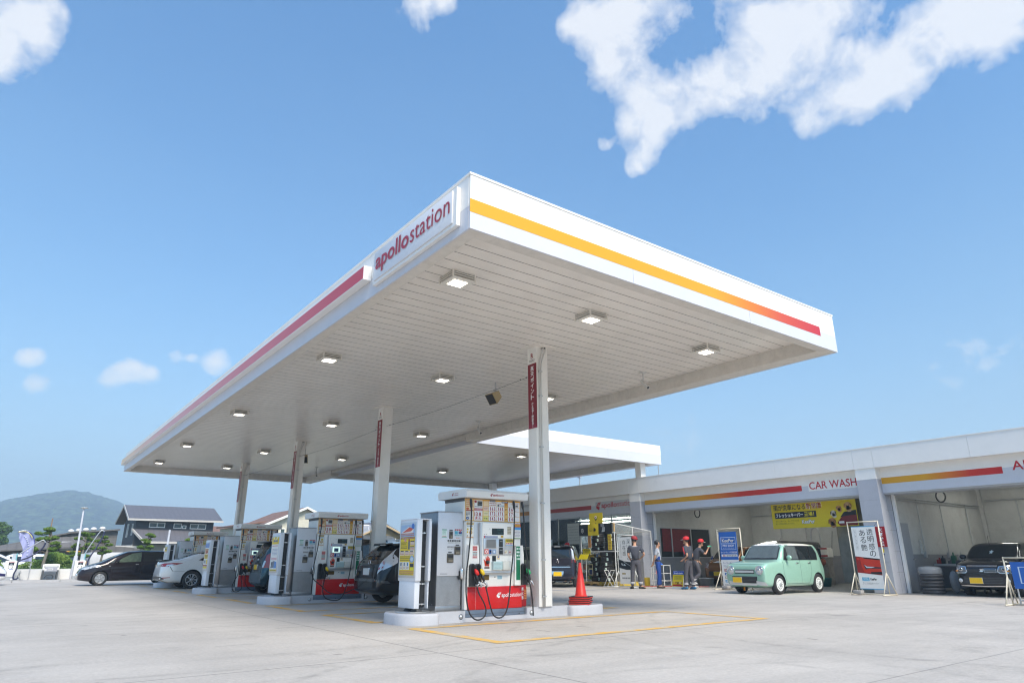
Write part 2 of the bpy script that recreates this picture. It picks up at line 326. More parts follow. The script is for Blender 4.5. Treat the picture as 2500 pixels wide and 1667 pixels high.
# ------------------------------------------------------------------ ground
def ground_fn(t, b):
    N = t.nodes.new; L = t.links.new
    g = N('ShaderNodeNewGeometry'); sp = N('ShaderNodeSeparateXYZ'); L(g.outputs['Position'], sp.inputs[0])
    def m2(op, a, c=None, cl=False):
        n = N('ShaderNodeMath'); n.operation = op; n.use_clamp = cl
        for i, v in enumerate((a, c)):
            if v is None: continue
            if isinstance(v, (int, float)): n.inputs[i].default_value = v
            else: L(v, n.inputs[i])
        return n.outputs[0]
    def nz(sc, det=8, ro=.6, mapsc=None):
        n = N('ShaderNodeTexNoise'); n.inputs['Scale'].default_value = sc; n.inputs['Detail'].default_value = det; n.inputs['Roughness'].default_value = ro
        if mapsc:
            mp = N('ShaderNodeMapping'); mp.inputs['Scale'].default_value = mapsc; mp.inputs['Rotation'].default_value = (0, 0, .35); L(g.outputs['Position'], mp.inputs[0]); L(mp.outputs[0], n.inputs['Vector'])
        else: L(g.outputs['Position'], n.inputs['Vector'])
        return n.outputs[0]
    def mr(x, a, c, lo, hi):
        n = N('ShaderNodeMapRange'); n.inputs[1].default_value = a; n.inputs[2].default_value = c; n.inputs[3].default_value = lo; n.inputs[4].default_value = hi; L(x, n.inputs[0]); return n.outputs[0]
    def line(sock, pos, w_=.008, wob=None):
        x = m2('SUBTRACT', sock, pos)
        if wob: x = m2('ADD', x, wob)
        return m2('MULTIPLY', m2('SUBTRACT', 1.0, m2('DIVIDE', m2('ABSOLUTE', x), w_), True), 1.0)
    base = mr(nz(.35, 5), .3, .7, .84, 1.10)
    fine = mr(nz(22, 8, .8), .32, .68, .80, 1.14)
    agg = mr(nz(160, 3, .8), .35, .65, .95, 1.05)
    str_ = mr(nz(1.0, 6, .6, (.25, 2.2, 1)), .48, .72, 1.0, .90)
    k = m2('MULTIPLY', m2('MULTIPLY', base, fine), m2('MULTIPLY', str_, agg))
    stain = mr(nz(.9, 9, .72), .56, .76, 1.0, .66)
    k = m2('MULTIPLY', k, stain)
    pale = mr(nz(.55, 7, .65), .58, .75, 1.0, 1.12); k = m2('MULTIPLY', k, pale)
    # oil spots
    v = N('ShaderNodeTexVoronoi'); v.inputs['Scale'].default_value = .8; L(g.outputs['Position'], v.inputs['Vector'])
    k = m2('MULTIPLY', k, mr(m2('ADD', v.outputs['Distance'], mr(nz(9, 3), .3, .7, -.03, .03)), .03, .055, .62, 1.0))
    wob = m2('MULTIPLY', m2('SUBTRACT', nz(1.3, 4), .5), .02)
    for ax, pos, w_, dk in ((0, 4.28, .018, .6), (1, 7.15, .018, .6), (0, 12.2, .022, .5), (1, 14.2, .02, .55), (1, 3.2, .014, .5), (0, -3.6, .01, .5), (0, 17.4, .014, .6), (1, 21.3, .01, .5), (1, 28.4, .01, .5), (1, 35.5, .012, .5)):
        k = m2('MULTIPLY', k, m2('SUBTRACT', 1.0, m2('MULTIPLY', line(sp.outputs[ax], pos, w_, wob), dk)))
    for ax, pos, lo, hi, w_ in ((1, 12.15, 2.7, 3.7, .03), (1, 11.3, 3.75, 4.6, .03), (1, 9.4, 2.4, 2.9, .02), (0, 6.8, 8.2, 8.5, .03), (1, 17.6, 2.2, 4.4, .03), (0, 19.2, 6.5, 9.2, .02), (0, 15.2, 13.1, 15.9, .03), (0, 8.9, 5.2, 5.35, .05), (0, 7.7, 8.4, 8.6, .04)):
        o = sp.outputs[1-ax]; seg = m2('MULTIPLY', m2('GREATER_THAN', o, lo), m2('LESS_THAN', o, hi))
        wb2 = m2('MULTIPLY', m2('SUBTRACT', nz(2.5, 5), .5), .12)
        k = m2('MULTIPLY', k, m2('SUBTRACT', 1.0, m2('MULTIPLY', m2('MULTIPLY', line(sp.outputs[ax], pos, w_, wb2), seg), .62)))
    # tyre scuffs: faint arcs
    for (cx_, cy_, r_, w_, dk) in ((9.5, -1.5, 9.2, .09, .22), (9.5, -1.5, 10.6, .09, .2), (2.5, 13.5, 6.2, .08, .2), (14, 4.5, 6.1, .10, .2), (14, 4.5, 7.4, .10, .18), (-1, 4, 8.3, .10, .16), (17, 10, 5, .1, .2), (3, -3, 8.2, .08, .16), (3, -3, 9.5, .08, .14)):
        dx = m2('SUBTRACT', sp.outputs[0], cx_); dy = m2('SUBTRACT', sp.outputs[1], cy_)
        rr = m2('SQRT', m2('ADD', m2('MULTIPLY', dx, dx), m2('MULTIPLY', dy, dy)))
        a = m2('MULTIPLY', line(rr, r_, w_), mr(nz(2.2, 5), .42, .6, 0, 1)); k = m2('MULTIPLY', k, m2('SUBTRACT', 1.0, m2('MULTIPLY', a, dk)))
    s = N('ShaderNodeVectorMath'); s.operation = 'SCALE'; s.inputs[0].default_value = (.452, .418, .382); L(k, s.inputs['Scale']); L(s.outputs[0], b.inputs['Base Color'])
    L(mr(nz(3, 6), .35, .7, .62, .82), b.inputs['Roughness'])
    bp = N('ShaderNodeBump'); bp.inputs['Strength'].default_value = .25; bp.inputs['Distance'].default_value = .004; L(nz(120, 5, .7), bp.inputs['Height']); L(bp.outputs[0], b.inputs['Normal'])
CONC = mat('forecourt_concrete', (.42, .40, .38), .7, var=0, fn=ground_fn)
EARTH = mat('town_ground', (.20, .21, .16), .9, var=.3, vscale=.05)
mb = MB(); mb.quad((-3000, -3000, -.012), (3000, -3000, -.012), (3000, 3000, -.012), (-3000, 3000, -.012), EARTH)
single('ground', mb, None, None, kind='structure')
mb = MB(); mb.quad((-45, -45, 0), (60, -45, 0), (60, 45.0, 0), (-45, 45.0, 0), CONC); single('forecourt', mb, None, None, kind='structure')

# bay markings, worn paint
def worn_fn(t, b):
    g = t.nodes.new('ShaderNodeNewGeometry'); n = t.nodes.new('ShaderNodeTexNoise'); n.inputs['Scale'].default_value = 2.0; n.inputs['Detail'].default_value = 10; n.inputs['Roughness'].default_value = .75
    t.links.new(g.outputs['Position'], n.inputs['Vector'])
    mr = t.nodes.new('ShaderNodeMapRange'); mr.inputs[1].default_value = .44; mr.inputs[2].default_value = .60; mr.inputs[3].default_value = .05; mr.inputs[4].default_value = .92; t.links.new(n.outputs[0], mr.inputs[0])
    mx = t.nodes.new('ShaderNodeMix'); mx.data_type = 'RGBA'; t.links.new(mr.outputs[0], mx.inputs[0]); mx.inputs[6].default_value = (.66, .37, .04, 1); mx.inputs[7].default_value = (.45, .41, .33, 1)
    t.links.new(mx.outputs[2], b.inputs['Base Color'])
YPAINT = mat('worn_yellow_road_paint', (.6, .4, .05), .7, var=0, fn=worn_fn)
WPAINT = mat('worn_blue_road_paint', (.10, .17, .30), .7, var=.25, vscale=3, fn=dirt_fn(.9, 1.2, .42, (.40, .39, .37)))
def marking(name, x0, x1, y0, y1, m_, w_=.17, z=.004):
    mb = MB()
    for (a, b_, c, d) in ((x0, x1, y0, y0+w_), (x0, x1, y1-w_, y1), (x0, x0+w_, y0+w_, y1-w_), (x1-w_, x1, y0+w_, y1-w_)):
        mb.quad((a, c, z), (b_, c, z), (b_, d, z), (a, d, z), m_)
    return single(name, mb, None, None, kind='structure')
for k in range(4):
    y = 10.72+7.13*k
    marking('bay_marking', 5.32, 11.3, y-3.27, y-.82, YPAINT)
    marking('bay_marking', 5.32, 11.3, y+.42, y+2.73, YPAINT)
mb = MB()
for (a, b_, c, d) in ((16.0, 16.14, 18.2, 23.5), (16.14, 21.6, 18.2, 18.34), (16.6, 21.5, 20.6, 20.74)):
    mb.quad((a, c, .004), (b_, c, .004), (b_, d, .004), (a, d, .004), WPAINT)
single('blue_bay_marking', mb, None, None, kind='structure')

# ------------------------------------------------------------------ main canopy
X0, X1, Y0, Y1 = 4.04, 13.0, 6.30, 35.72; ZB, ZT, ZS = 5.0, 5.78, 5.28
def soffit(mb, x0, x1, y0, y1, z, pitch=.284, off=7.1957):
    k0 = math.ceil((y0-off)/pitch); y = y0; ys = []
    k = k0
    while off+k*pitch < y1: ys.append(off+k*pitch); k += 1
    g = .007; prev = y0
    for yy in ys:
        mb.add([(x0, prev, z), (x1, prev, z), (x1, yy-g, z), (x0, yy-g, z)], [(0, 3, 2, 1)], SOFW)
        mb.add([(x0, yy-g, z), (x1, yy-g, z), (x1, yy-g, z+.02), (x0, yy-g, z+.02)], [(0, 3, 2, 1)], SOFG)
        mb.add([(x0, yy-g, z+.02), (x1, yy-g, z+.02), (x1, yy+g, z+.02), (x0, yy+g, z+.02)], [(0, 3, 2, 1)], SOFG)
        mb.add([(x0, yy+g, z+.02), (x1, yy+g, z+.02), (x1, yy+g, z), (x0, yy+g, z)], [(0, 3, 2, 1)], SOFG)
        prev = yy+g
    mb.add([(x0, prev, z), (x1, prev, z), (x1, y1, z), (x0, y1, z)], [(0, 3, 2, 1)], SOFW)
can = Thing('fuel_canopy', 'long white flat forecourt canopy on four square columns above the fuel pumps', 'canopy', (8.5, 21, 0), world=True)
mb = MB(); soffit(mb, 4.245, 12.58, 6.52, 35.4, ZS); can.part('soffit', mb)
mb = MB()   # rim: bottom faces and inner faces, butted
mb.box(X0+.02, 12.97, Y0+.02, 6.52, ZB+.004, ZS+.1, RIMW); mb.box(X0+.02, 4.245, 6.52, 35.40, ZB+.004, ZS+.1, RIMW)
mb.box(12.58, 12.97, 6.52, 19.60, ZB+.004, ZS+.1, RIMW); mb.box(12.58, 12.97, 31.9, 35.4, ZB+.004, ZS+.1, RIMW); mb.box(12.62, 12.97, 19.60, 31.9, ZB+.16, ZS+.1, RIMW)
mb.box(X0+.02, 12.97, 35.40, 35.70, ZB+.004, ZS+.1, RIMW); can.part('rim', mb)
mb = MB()
def fascia_run(mb, axis, fixed, a, b, zb, zs, zt, out_, th=.03, seam=3.0, low=LGREY, up_=WHITE):
    """two-tone panel fascia with hairline joints; axis 0 runs in x at y=fixed, axis 1 runs in y at x=fixed"""
    n = max(1, round((b-a)/seam)); st = (b-a)/n
    for i in range(n):
        p, q = a+i*st+.0025, a+(i+1)*st-.0025
        for (z0, z1, m_) in ((zb, zs-.001, low), (zs+.001, zt, up_)):
            if axis == 0: mb.box(p, q, fixed, fixed+out_*th, z0, z1, m_)
            else: mb.box(fixed, fixed+out_*th, p, q, z0, z1, m_)
fascia_run(mb, 0, Y0, X0+.002, X1-.002, ZB, 5.325, ZT, +1)
fascia_run(mb, 1, X0, Y0+.033, Y1-.033, ZB, 5.325, ZT, +1)
fascia_run(mb, 1, X1, Y0+.033, Y1-.033, ZB, 5.325, ZT, -1)
fascia_run(mb, 0, Y1, X0+.002, X1-.002, ZB, 5.325, ZT, -1)
mb.box(X0-.012, X1+.012, Y0-.012, Y1+.012, ZT, ZT+.03, WHITE)
can.part('fascia', mb)
mb = MB(); mb.box(X0+.05, X1-.05, Y0+.05, Y1-.05, ZT-.25, ZT-.06, WHITE); can.part('roof_deck', mb)
mb = MB(); GS = grad('canopy_stripe_film', [(0, cY), (.60, (.70, .33, .012)), (.72, (.66, .20, .02)), (.84, (.58, .085, .04)), (1, (.50, .025, .040))], 0, 4.0, 12.41)
mb.box(X0-.0, 12.41, Y0-.003, Y0, 5.235, 5.425, GS); can.part('stripe', mb)
mb = MB(); GB = grad('side_band_sheen_film', [(0, (.58, .06, .09)), (.25, (.62, .18, .21)), (.60, (.68, .36, .36)), (1, (.80, .60, .38))], 1, 9.2, 35.5)  # red-to-yellow film; the pink middle stops paint a reflected sheen into its colour
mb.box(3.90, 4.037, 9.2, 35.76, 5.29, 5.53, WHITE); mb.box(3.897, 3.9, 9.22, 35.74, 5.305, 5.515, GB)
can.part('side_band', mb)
mb = MB(); mb.box(3.975, 4.037, 6.52, 9.0, 5.12, 5.68, WHITE); mb.box(3.955, 3.975, 6.60, 8.94, 5.17, 5.655, mat('sign_face', (.72, .73, .77), .3, var=.02), .008)
can_sign = can.part('sign_box', mb)
mb = MB(); p = Panel(mb, (3.955, 8.90, 0), (0, -1, 0), (0, 0, 1), .003)
wordmark(p, .03, 5.235, 2.25, 5.60, mat('sign_letter_white', (.8, .8, .8), .4), 1); wordmark(p, .03, 5.24, 2.25, 5.605, mat('sign_letter_red', (.42, .022, .045), .35, var=0), 3)
can.part('lettering', mb, can_sign)
for k in range(4):
    dy = 7.13*k; mb = MB()
    mb.box(8.28, 8.60, 10.265+dy, 10.54+dy, .18, ZS+.01, COLP, .008)
    mb.box(8.16, 8.74, 10.14+dy, 10.70+dy, ZS-.012, ZS+.005, SOFW)
    c = can.part('column', mb)
    mb = MB(); px = 8.36 if k != 1 else 8.27; py = 10.235+dy if k != 1 else 10.56+dy
    for q in (0, .035):
        x_ = px+q
        mb.tube(spline([(x_+.09+q*.8, py-.01, ZS-.01), (x_+.085+q*.8, py-.012, ZS-.08), (x_+.02+q*.4, py, ZS-.30), (x_, py, ZS-.48), (x_, py, ZS-.7)], 5)+[Vector((x_, py, .18))], .013, PIPE, 8)
    for z in (4.72, 4.2, 3.15, 2.05, 1.0, .35):
        mb.box(px-.02, px+.065, py-.012, py+.028, z, z+.025, GALV)
    mb.cyl((px+.095, py, ZS-.03), (px+.095, py, ZS+.0), .022, .022, BLKPL, 10); mb.cyl((px+.15, py, ZS-.03), (px+.15, py, ZS), .022, .022, BLKPL, 10)
    can.part('conduit', mb, c)
# vertical point-card boards on the columns
def column_board(dy, lab):
    t = Thing('column_board', lab, 'sign', (8.26, 10.36+dy, 4.4), group='tall red boards on the canopy columns', world=True)
    mb = MB(); mb.box(8.262, 8.274, 10.215+dy, 10.505+dy, 3.54, 5.20, PWH); t.part('board', mb)
    mb = MB(); p = Panel(mb, (8.262, 10.505+dy, 0), (0, -1, 0), (0, 0, 1))
    RB = grad('board_red_%d' % round(dy), [(0, (.30, .02, .05)), (.10, (.20, .004, .012)), (1, (.20, .004, .012))], 2, 3.54, 4.91)
    p.rect(.002, 3.542, .288, 4.905, RB)
    p.text('R', .105, 5.03, .19, 5.13, '96001E', 2, .03); p.rect(.10, 5.012, .19, 5.018, '96001E', 2); p.text('POINT', .06, 4.945, .235, 4.995, '222222', 2)
    p.vtext('楽天ポイント', .145, 4.86, .115, 'F4F4F4', 2, .02, 1.06); p.vtext('使える！貯まる！', .145, 4.08, .070, 'F4F4F4', 2, .02, .93)
    t.part('print', mb)
for k, l in enumerate(('red vertical point card board at the top of the nearest canopy column', 'red vertical board on the canopy column standing behind the second pump from the front',
                       'red vertical board on the third canopy column from the front', 'red vertical board on the farthest canopy column')):
    column_board(7.13*k, l)
# thin wire strung between the columns
mb = MB()
for k in range(3):
    a = Vector((8.42, 10.56+7.13*k, 4.72)); b_ = Vector((8.42, 10.25+7.13*(k+1), 4.72))
    mb.tube([a.lerp(b_, i/8)-Vector((0, 0, .05*math.sin(math.pi*i/8))) for i in range(9)], .004, DKGREY, 5)
    for e in (a+(b_-a)*.03, a+(b_-a)*.06, b_+(a-b_)*.03, b_+(a-b_)*.06): mb.ball(e, .016, BLKPL, 1)
single('wire', mb, 'thin dark wire strung from column to column under the canopy', 'wire', loc=(8.42, 20, 4.72))

# lights
LAMP = mat('lamp_panel', (.9, .88, .8), .4, var=0, emit=(1, .93, .78), estr=1.9)
LBOX = mat('lamp_housing', (.78, .75, .68), .45, .1, var=.1)
def canopy_light(x, y, lab, first=[None]):
    if first[0] is not None: return dup(first[0], label=lab, loc=(x, y, ZS))
    t = Thing('canopy_light', lab, 'light', (x, y, ZS), group='square lights under the canopies')
    mb = MB(); s = .20
    mb.box(-s, s, -s, s, -.125, -.100, LBOX)
    for z in (-.078, -.045): mb.box(-s-.004, s+.004, -s-.004, s+.004, z, z+.014, LBOX)
    mb.box(-s, s, -s, s, -.016, -.001, LBOX)
    mb.box(-s+.03, s-.03, -s+.03, s-.03, -.115, -.002, mat('lamp_louvre_core', (.10, .09, .06), .6))
    for sx in (-1, 1):
        for sy in (-1, 1): mb.box(sx*s-.012, sx*s+.012, sy*s-.012, sy*s+.012, -.13, 0, LBOX)
    t.part('housing', mb); mb = MB(); mb.box(-.120, .120, -.11, .11, -.131, -.1252, LAMP); t.part('lamp_panel', mb); first[0] = t.o; return t.o
LY = (8.2, 13.45, 20.4, 27.4, 33.0); LX = (5.05, 7.93, 11.24)
rows = ('nearest row', 'second row', 'middle row', 'fourth row', 'farthest row')
for j, y in enumerate(LY):
    for i, x in enumerate(LX):
        canopy_light(x, y, 'square light in the %s under the long canopy, %s' % (rows[j], ('on the sign side', 'in the middle', 'on the shop side')[i]))
canopy_light(17.05, 22.2, 'square light under the rear canopy, nearer one'); canopy_light(16.96, 28.5, 'square light under the rear canopy, farther one')
# loudspeakers and cameras
SPK = mat('tan_speaker_plastic', (.42, .33, .18), .5)
def speaker(x, y, lab, rot=0):
    t = Thing('loudspeaker', lab, 'loudspeaker', (x, y, ZS), rot, group='loudspeakers hanging under the canopy')
    mb = MB(); mb.cyl((0, 0, -.20), (0, 0, 0), .018, .018, GALV, 8); mb.box(-.06, .06, -.02, .02, -.22, -.19, GALV); t.part('bracket', mb)
    mb = MB(); mb.M = Matrix.Translation((-.02, 0, -.36)) @ Matrix.Rotation(R(-35), 4, 'Y')
    a, b_ = .15, .09
    mb.add([(-.16, -a, -a), (-.16, a, -a), (-.16, a, a), (-.16, -a, a), (.12, -b_, -b_), (.12, b_, -b_), (.12, b_, b_), (.12, -b_, b_)],
           [(0, 4, 5, 1), (1, 5, 6, 2), (2, 6, 7, 3), (3, 7, 4, 0), (4, 7, 6, 5), (0, 1, 2, 3)], SPK)
    t.part('horn', mb); mb = MB(); mb.M = Matrix.Translation((-.02, 0, -.36)) @ Matrix.Rotation(R(-35), 4, 'Y'); mb.box(-.168, -.161, -.13, .13, -.13, .13, BLKPL); t.part('grille', mb)
speaker(9.36, 13.23, 'tan horn loudspeaker hanging under the canopy left of the nearest column', R(5)); speaker(9.19, 26.19, 'tan loudspeaker half hidden by the third canopy column', R(60))
def camera_(x, y, lab, rot):
    t = Thing('security_camera', lab, 'camera', (x, y, ZS), rot, group='small security cameras under the canopy')
    mb = MB(); mb.box(-.07, .07, -.07, .07, -.03, 0, PIPE); mb.cyl((0, 0, -.2), (0, 0, -.03), .02, .02, PIPE, 8); t.part('bracket', mb)
    mb = MB(); mb.cyl((.08, 0, -.2), (-.16, 0, -.42), .04, .045, PIPE, 12); mb.cyl((-.16, 0, -.42), (-.162, 0, -.422), .032, .032, BLKPL, 12); t.part('camera_body', mb)
camera_(11.64, 10.34, 'security camera hanging at the shop side rim above the nearest column', R(80)); camera_(11.72, 17.49, 'security camera near the corner where the two canopies meet', R(80)); camera_(11.56, 31.18, 'security camera at the far end of the long canopy', R(80))

# ------------------------------------------------------------------ rear canopy
rc = Thing('rear_canopy', 'lower white canopy reaching from the long canopy over the shop roof', 'canopy', (18, 26, 0), world=True)
A0, A1, B0, B1, ZT2 = 13.03, 22.87, 19.60, 32.8, 5.83
mb = MB(); soffit(mb, A0-.05, 22.5, 19.82, 32.5, ZS+.003, .30); rc.part('soffit', mb)
mb = MB(); mb.box(A0, A1-.03, B0+.03, 19.82, ZB+.006, ZS+.1, RIMW); mb.box(22.5, A1-.03, 19.82, 32.5, ZB+.006, ZS+.1, RIMW); mb.box(A0, A1-.03, 32.5, 32.77, ZB+.006, ZS+.1, RIMW); rc.part('rim', mb)
mb = MB(); fascia_run(mb, 0, B0, A0+.01, A1-.002, ZB, 5.42, ZT2, +1, seam=3.3); fascia_run(mb, 1, A1, B0+.033, B1-.033, ZB, 5.42, ZT2, -1); fascia_run(mb, 0, B1, A0+.01, A1-.002, ZB, 5.42, ZT2, -1)
mb.box(A0+.06, A1-.05, B0+.05, B1-.05, ZT2-.2, ZT2-.05, WHITE); rc.part('fascia', mb)
for (x, y) in ((22.2, 20.25), (22.2, 31.6)):
    mb = MB(); mb.box(x-.16, x+.16, y-.16, y+.16, .0 if False else 3.9, ZB+.2, COLP); mb.cyl((x+.28, y+.1, 3.9), (x+.28, y+.1, ZB), .05, .05, COLP, 12); rc.part('post', mb)
# ------------------------------------------------------------------ pump islands and everything that stands on them
GLASSD = mat('dark_display', (.01, .02, .025), .15, var=0)
def island(mb):
    yc = 10.72
    # mid strip, low under the pump
    for (x0, x1, z) in ((6.08, 6.665, .18), (6.665, 8.01, .065), (8.01, 9.02, .18)): mb.box(x0, x1, yc-.42, yc+.42, -.01, z-.012, KERBW); mb.box(x0, x1, yc-.42, yc+.42, z-.012, z, KERBW)
    def nose(xa, xb, left):
        pts = []; r = .42; w_ = .57
        xe, xi = (xa, xb) if left else (xb, xa); sgn = 1 if left else -1
        def arc(cx, cy, r, a0, a1, n=7): return [(cx+r*math.cos(a0+(a1-a0)*i/n), cy+r*math.sin(a0+(a1-a0)*i/n)) for i in range(n+1)]
        ri = .10
        A = arc(xe+sgn*r, yc-w_+r, r, R(180), R(270)) if left else arc(xe-r, yc-w_+r, r, R(360), R(270))
        B = arc(xi-sgn*ri, yc-w_+ri, ri, R(270), R(360)) if left else arc(xi+ri, yc-w_+ri, ri, R(270), R(180))
        half = A+B; full = half+[(x, 2*yc-y) for x, y in half[::-1]]
        zs = [(-.01, 0), (.145, 0), (.165, .008), (.178, .03)]
        cx = sum(p[0] for p in full)/len(full); n = len(full); vs = []
        for z, ins in zs:
            for x, y in full:
                d = math.hypot(x-cx, y-yc); k = 1-ins/d; vs.append((cx+(x-cx)*k, yc+(y-yc)*k, z))
        fs = [(i*n+k, i*n+(k+1) % n, (i+1)*n+(k+1) % n, (i+1)*n+k) for i in range(3) for k in range(n)]
        if not left: fs = [f[::-1] for f in fs]
        mb.add(vs, fs, KERBW, True)
        top = [3*n+k for k in range(n)]; mb.add([vs[i] for i in top], [list(range(n)) if left else list(range(n))[::-1]], KTOP)
    nose(5.46, 6.10, True); nose(9.0, 10.04, False)
ISL = ('white kerbed pump island nearest the camera with a cone stack on its end', 'white kerbed pump island beside the parked black hatchback', 'white kerbed pump island beside the dark blue boxy car', 'white kerbed pump island farthest back, behind the white sedan')
t = Thing('pump_island', ISL[0], 'island', (7.7, 10.72, 0), group='pump islands', world=True)
mb = MB(); island(mb); t.part('kerb', mb)
mb = MB(); mb.box(6.09, 6.66, 10.33, 11.11, .180, .184, KTOP); t.part('concrete_top', mb); mb = MB(); mb.box(8.02, 9.0, 10.33, 11.11, .180, .184, KTOP); t.part('concrete_top', mb)
for x in (6.58, 8.12):
    mb = MB(); mb.lathe([(.0, -.028), (.02, -.024), (.036, -.008), (.04, 0)], GALV, 16, (x, 10.30, .09), 'y'); mb.cyl((x, 10.302, .09), (x, 10.296, .09), .044, .044, DKGREY, 18); t.part('reflector_stud', mb)
island1 = t.o
for k in (1, 2, 3): dup(island1, (0, 7.13*k, 0), ISL[k])

def hp(x, z, Y): f = Y/10.35; return Vector((x*f, Y, 1+(z-1)*f))
def pump(lab, dy, hoses, noz, screen, first=[None]):
    t = Thing('fuel_pump', lab, 'fuel pump', (7.3, 10.72+dy, 0), group='fuel pumps on the islands', world=True)
    L = {}
    mb = MB(); mb.box(6.69, 7.93, 10.37, 11.05, .185, 1.68, PWH, .01)
    mb.box(6.86, 6.955, 10.362, 10.37, 1.28, 1.67, ALU); mb.box(7.73, 7.76, 10.362, 10.37, 1.28, 1.67, ALU)
    body = t.part('cabinet', mb)
    mb = MB(); mb.box(6.68, 7.99, 10.34, 11.08, .067, .182, PGR, .006); mb.box(6.675, 7.995, 10.337, 10.34, .115, .119, DKGREY)
    for x in (7.28, 7.86): mb.cyl((x, 10.337, .09), (x, 10.332, .09), .011, .011, BLKPL, 10)
    t.part('plinth', mb)
    mb = MB(); mb.box(6.745, 7.935, 10.352, 10.368, .186, .56, REDP, .003); mb.box(6.905, 6.907, 10.3505, 10.352, .186, .56, PWH); mb.box(7.936, 7.95, 10.38, 11.04, .186, .56, REDP, .003)
    rp = t.part('red_panel', mb)
    mb = MB(); p = Panel(mb, (0, 10.352, 0), (1, 0, 0), (0, 0, 1)); logo(p, 7.36, .365, 7.47, .455, 'FFFFFF', 2); wordmark(p, 7.475, .355, 7.925, .445, 'FFFFFF', 2); t.part('lettering', mb, rp)
    # side lobes carrying the holsters
    for (a, b_) in ((6.70, 6.945), (7.745, 7.95)):
        mb = MB(); mb.prism([(a, 10.30, .57), (b_, 10.30, .57), (b_, 10.30, 1.10), (b_-.02, 10.30, 1.27), (a+.02, 10.30, 1.27), (a, 10.30, 1.10)], (0, .065, 0), PWH); t.part('side_pod', mb)
    mb = MB(); p = Panel(mb, (0, 10.30, 0), (1, 0, 0), (0, 0, 1)); p.rect(7.77, .66, 7.865, 1.255, '1C7A55'); p.lines(7.78, 1.0, 7.855, 1.24, 'DDEEE6', 4, 2, .5, 3); t.part('grade_strip', mb); mb = MB(); p = Panel(mb, (0, 10.30, 0), (1, 0, 0), (0, 0, 1))
    p.rect(6.80, 1.17, 6.90, 1.25, 'D98A86'); p.rect(6.80, 1.09, 6.90, 1.16, 'B9D4D0'); p.rect(6.80, 1.04, 6.90, 1.085, 'DDB4AE'); p.lines(6.805, 1.045, 6.895, 1.245, 'B04040', 7, 2, .35, 1); t.part('pod_labels', mb)
    # central console
    mb = MB(); pts = []
    def rr(x0, x1, z0, z1, r, rt_=.02):
        P = []
        for (cx, cz, a0, rr_) in ((x0+r, z0+r, 180, r), (x1-r, z0+r, 270, r), (x1-rt_, z1-rt_, 0, rt_), (x0+rt_, z1-rt_, 90, rt_)):
            for i in range(6): a = R(a0+18*i); P.append((cx+rr_*math.cos(a), cz+rr_*math.sin(a)))
        return P
    mb.prism([(x, 10.30, z) for x, z in rr(6.965, 7.725, .79, 1.665, .09)], (0, .068, 0), ALU)
    mb.prism([(x, 10.292, z) for x, z in rr(7.0, 7.69, .83, 1.655, .07)], (0, .008, 0), PWH); con = t.part('console', mb)
    mb = MB(); p = Panel(mb, (0, 10.292, 0), (1, 0, 0), (0, 0, 1))
    p.rect(7.02, 1.385, 7.685, 1.39, '8A8C90'); p.rect(7.21, 1.45, 7.48, 1.565, '0B2026'); p.text('3693' if screen else '2213', 7.33, 1.525, 7.455, 1.553, '3F6F72', 2); p.text('22.01', 7.34, 1.47, 7.455, 1.495, '3F6F72', 2)
    p.text('円', 7.155, 1.54, 7.175, 1.56, '444444', 1); p.text('L', 7.17, 1.47, 7.18, 1.49, '444444', 1); p.rect(7.56, 1.46, 7.65, 1.60, 'D8D2BC'); p.lines(7.565, 1.465, 7.645, 1.6, '7A6A55', 5, 2)
    p.rect(7.03, 1.395, 7.34, 1.43, '5F86B8'); p.lines(7.07, 1.397, 7.33, 1.428, 'E6D8D8', 2, 2); p.rect(7.035, 1.398, 7.06, 1.428, 'C84040', 2); p.rect(7.41, 1.405, 7.47, 1.44, 'C9A227')
    for x in (7.04, 7.08): p.rect(x, 1.45, x+.025, 1.457, '333333')
    p.rect(7.22, .99, 7.305, 1.085, '10191A'); p.rect(7.32, 1.02, 7.39, 1.085, 'E4CBA4'); p.disc(7.355, 1.065, .014, '4A6FB5', 2); p.text('ok', 7.60, .865, 7.625, .88, '8A8A8A', 1)
    t.part('console_labels', mb, con)
    mb = MB(); mb.box(7.02, 7.68, 10.276, 10.292, 1.10, 1.382, ALU, .004); mb.box(7.06, 7.30, 10.270, 10.276, 1.21, 1.375, GALV, .003)
    p = Panel(mb, (0, 10.270, 0), (1, 0, 0), (0, 0, 1)); p.rect(7.075, 1.22, 7.285, 1.365, mat('screen_grey', (.19, .19, .19), .25) if not screen else mat('screen_lit', (.3, .5, .45), .3, emit=(.45, .62, .58), estr=.35))
    if screen: p.rect(7.12, 1.24, 7.24, 1.33, '1E4A6A', 2); p.rect(7.13, 1.29, 7.20, 1.325, '204080', 3)
    p.rect(7.36, 1.24, 7.445, 1.375, '2A2E30', 0); p.rect(7.36, 1.11, 7.445, 1.23, '2A2E30', 0); p.rect(7.37, 1.33, 7.435, 1.34, '9AA0A0'); p.rect(7.37, 1.18, 7.435, 1.19, '9AA0A0')
    p.rect(7.035, 1.115, 7.125, 1.20, 'E46A5A', 0); p.disc(7.08, 1.155, .03, 'F4E8E8', 1); p.disc(7.08, 1.155, .014, 'D04030', 2)
    p.rect(7.14, 1.115, 7.19, 1.195, '2A58A8', 0); p.rect(7.155, 1.14, 7.185, 1.175, '111111', 1); p.rect(7.21, 1.115, 7.29, 1.195, '8FA8C8', 0); p.disc(7.25, 1.155, .022, 'D8E2EE', 1)
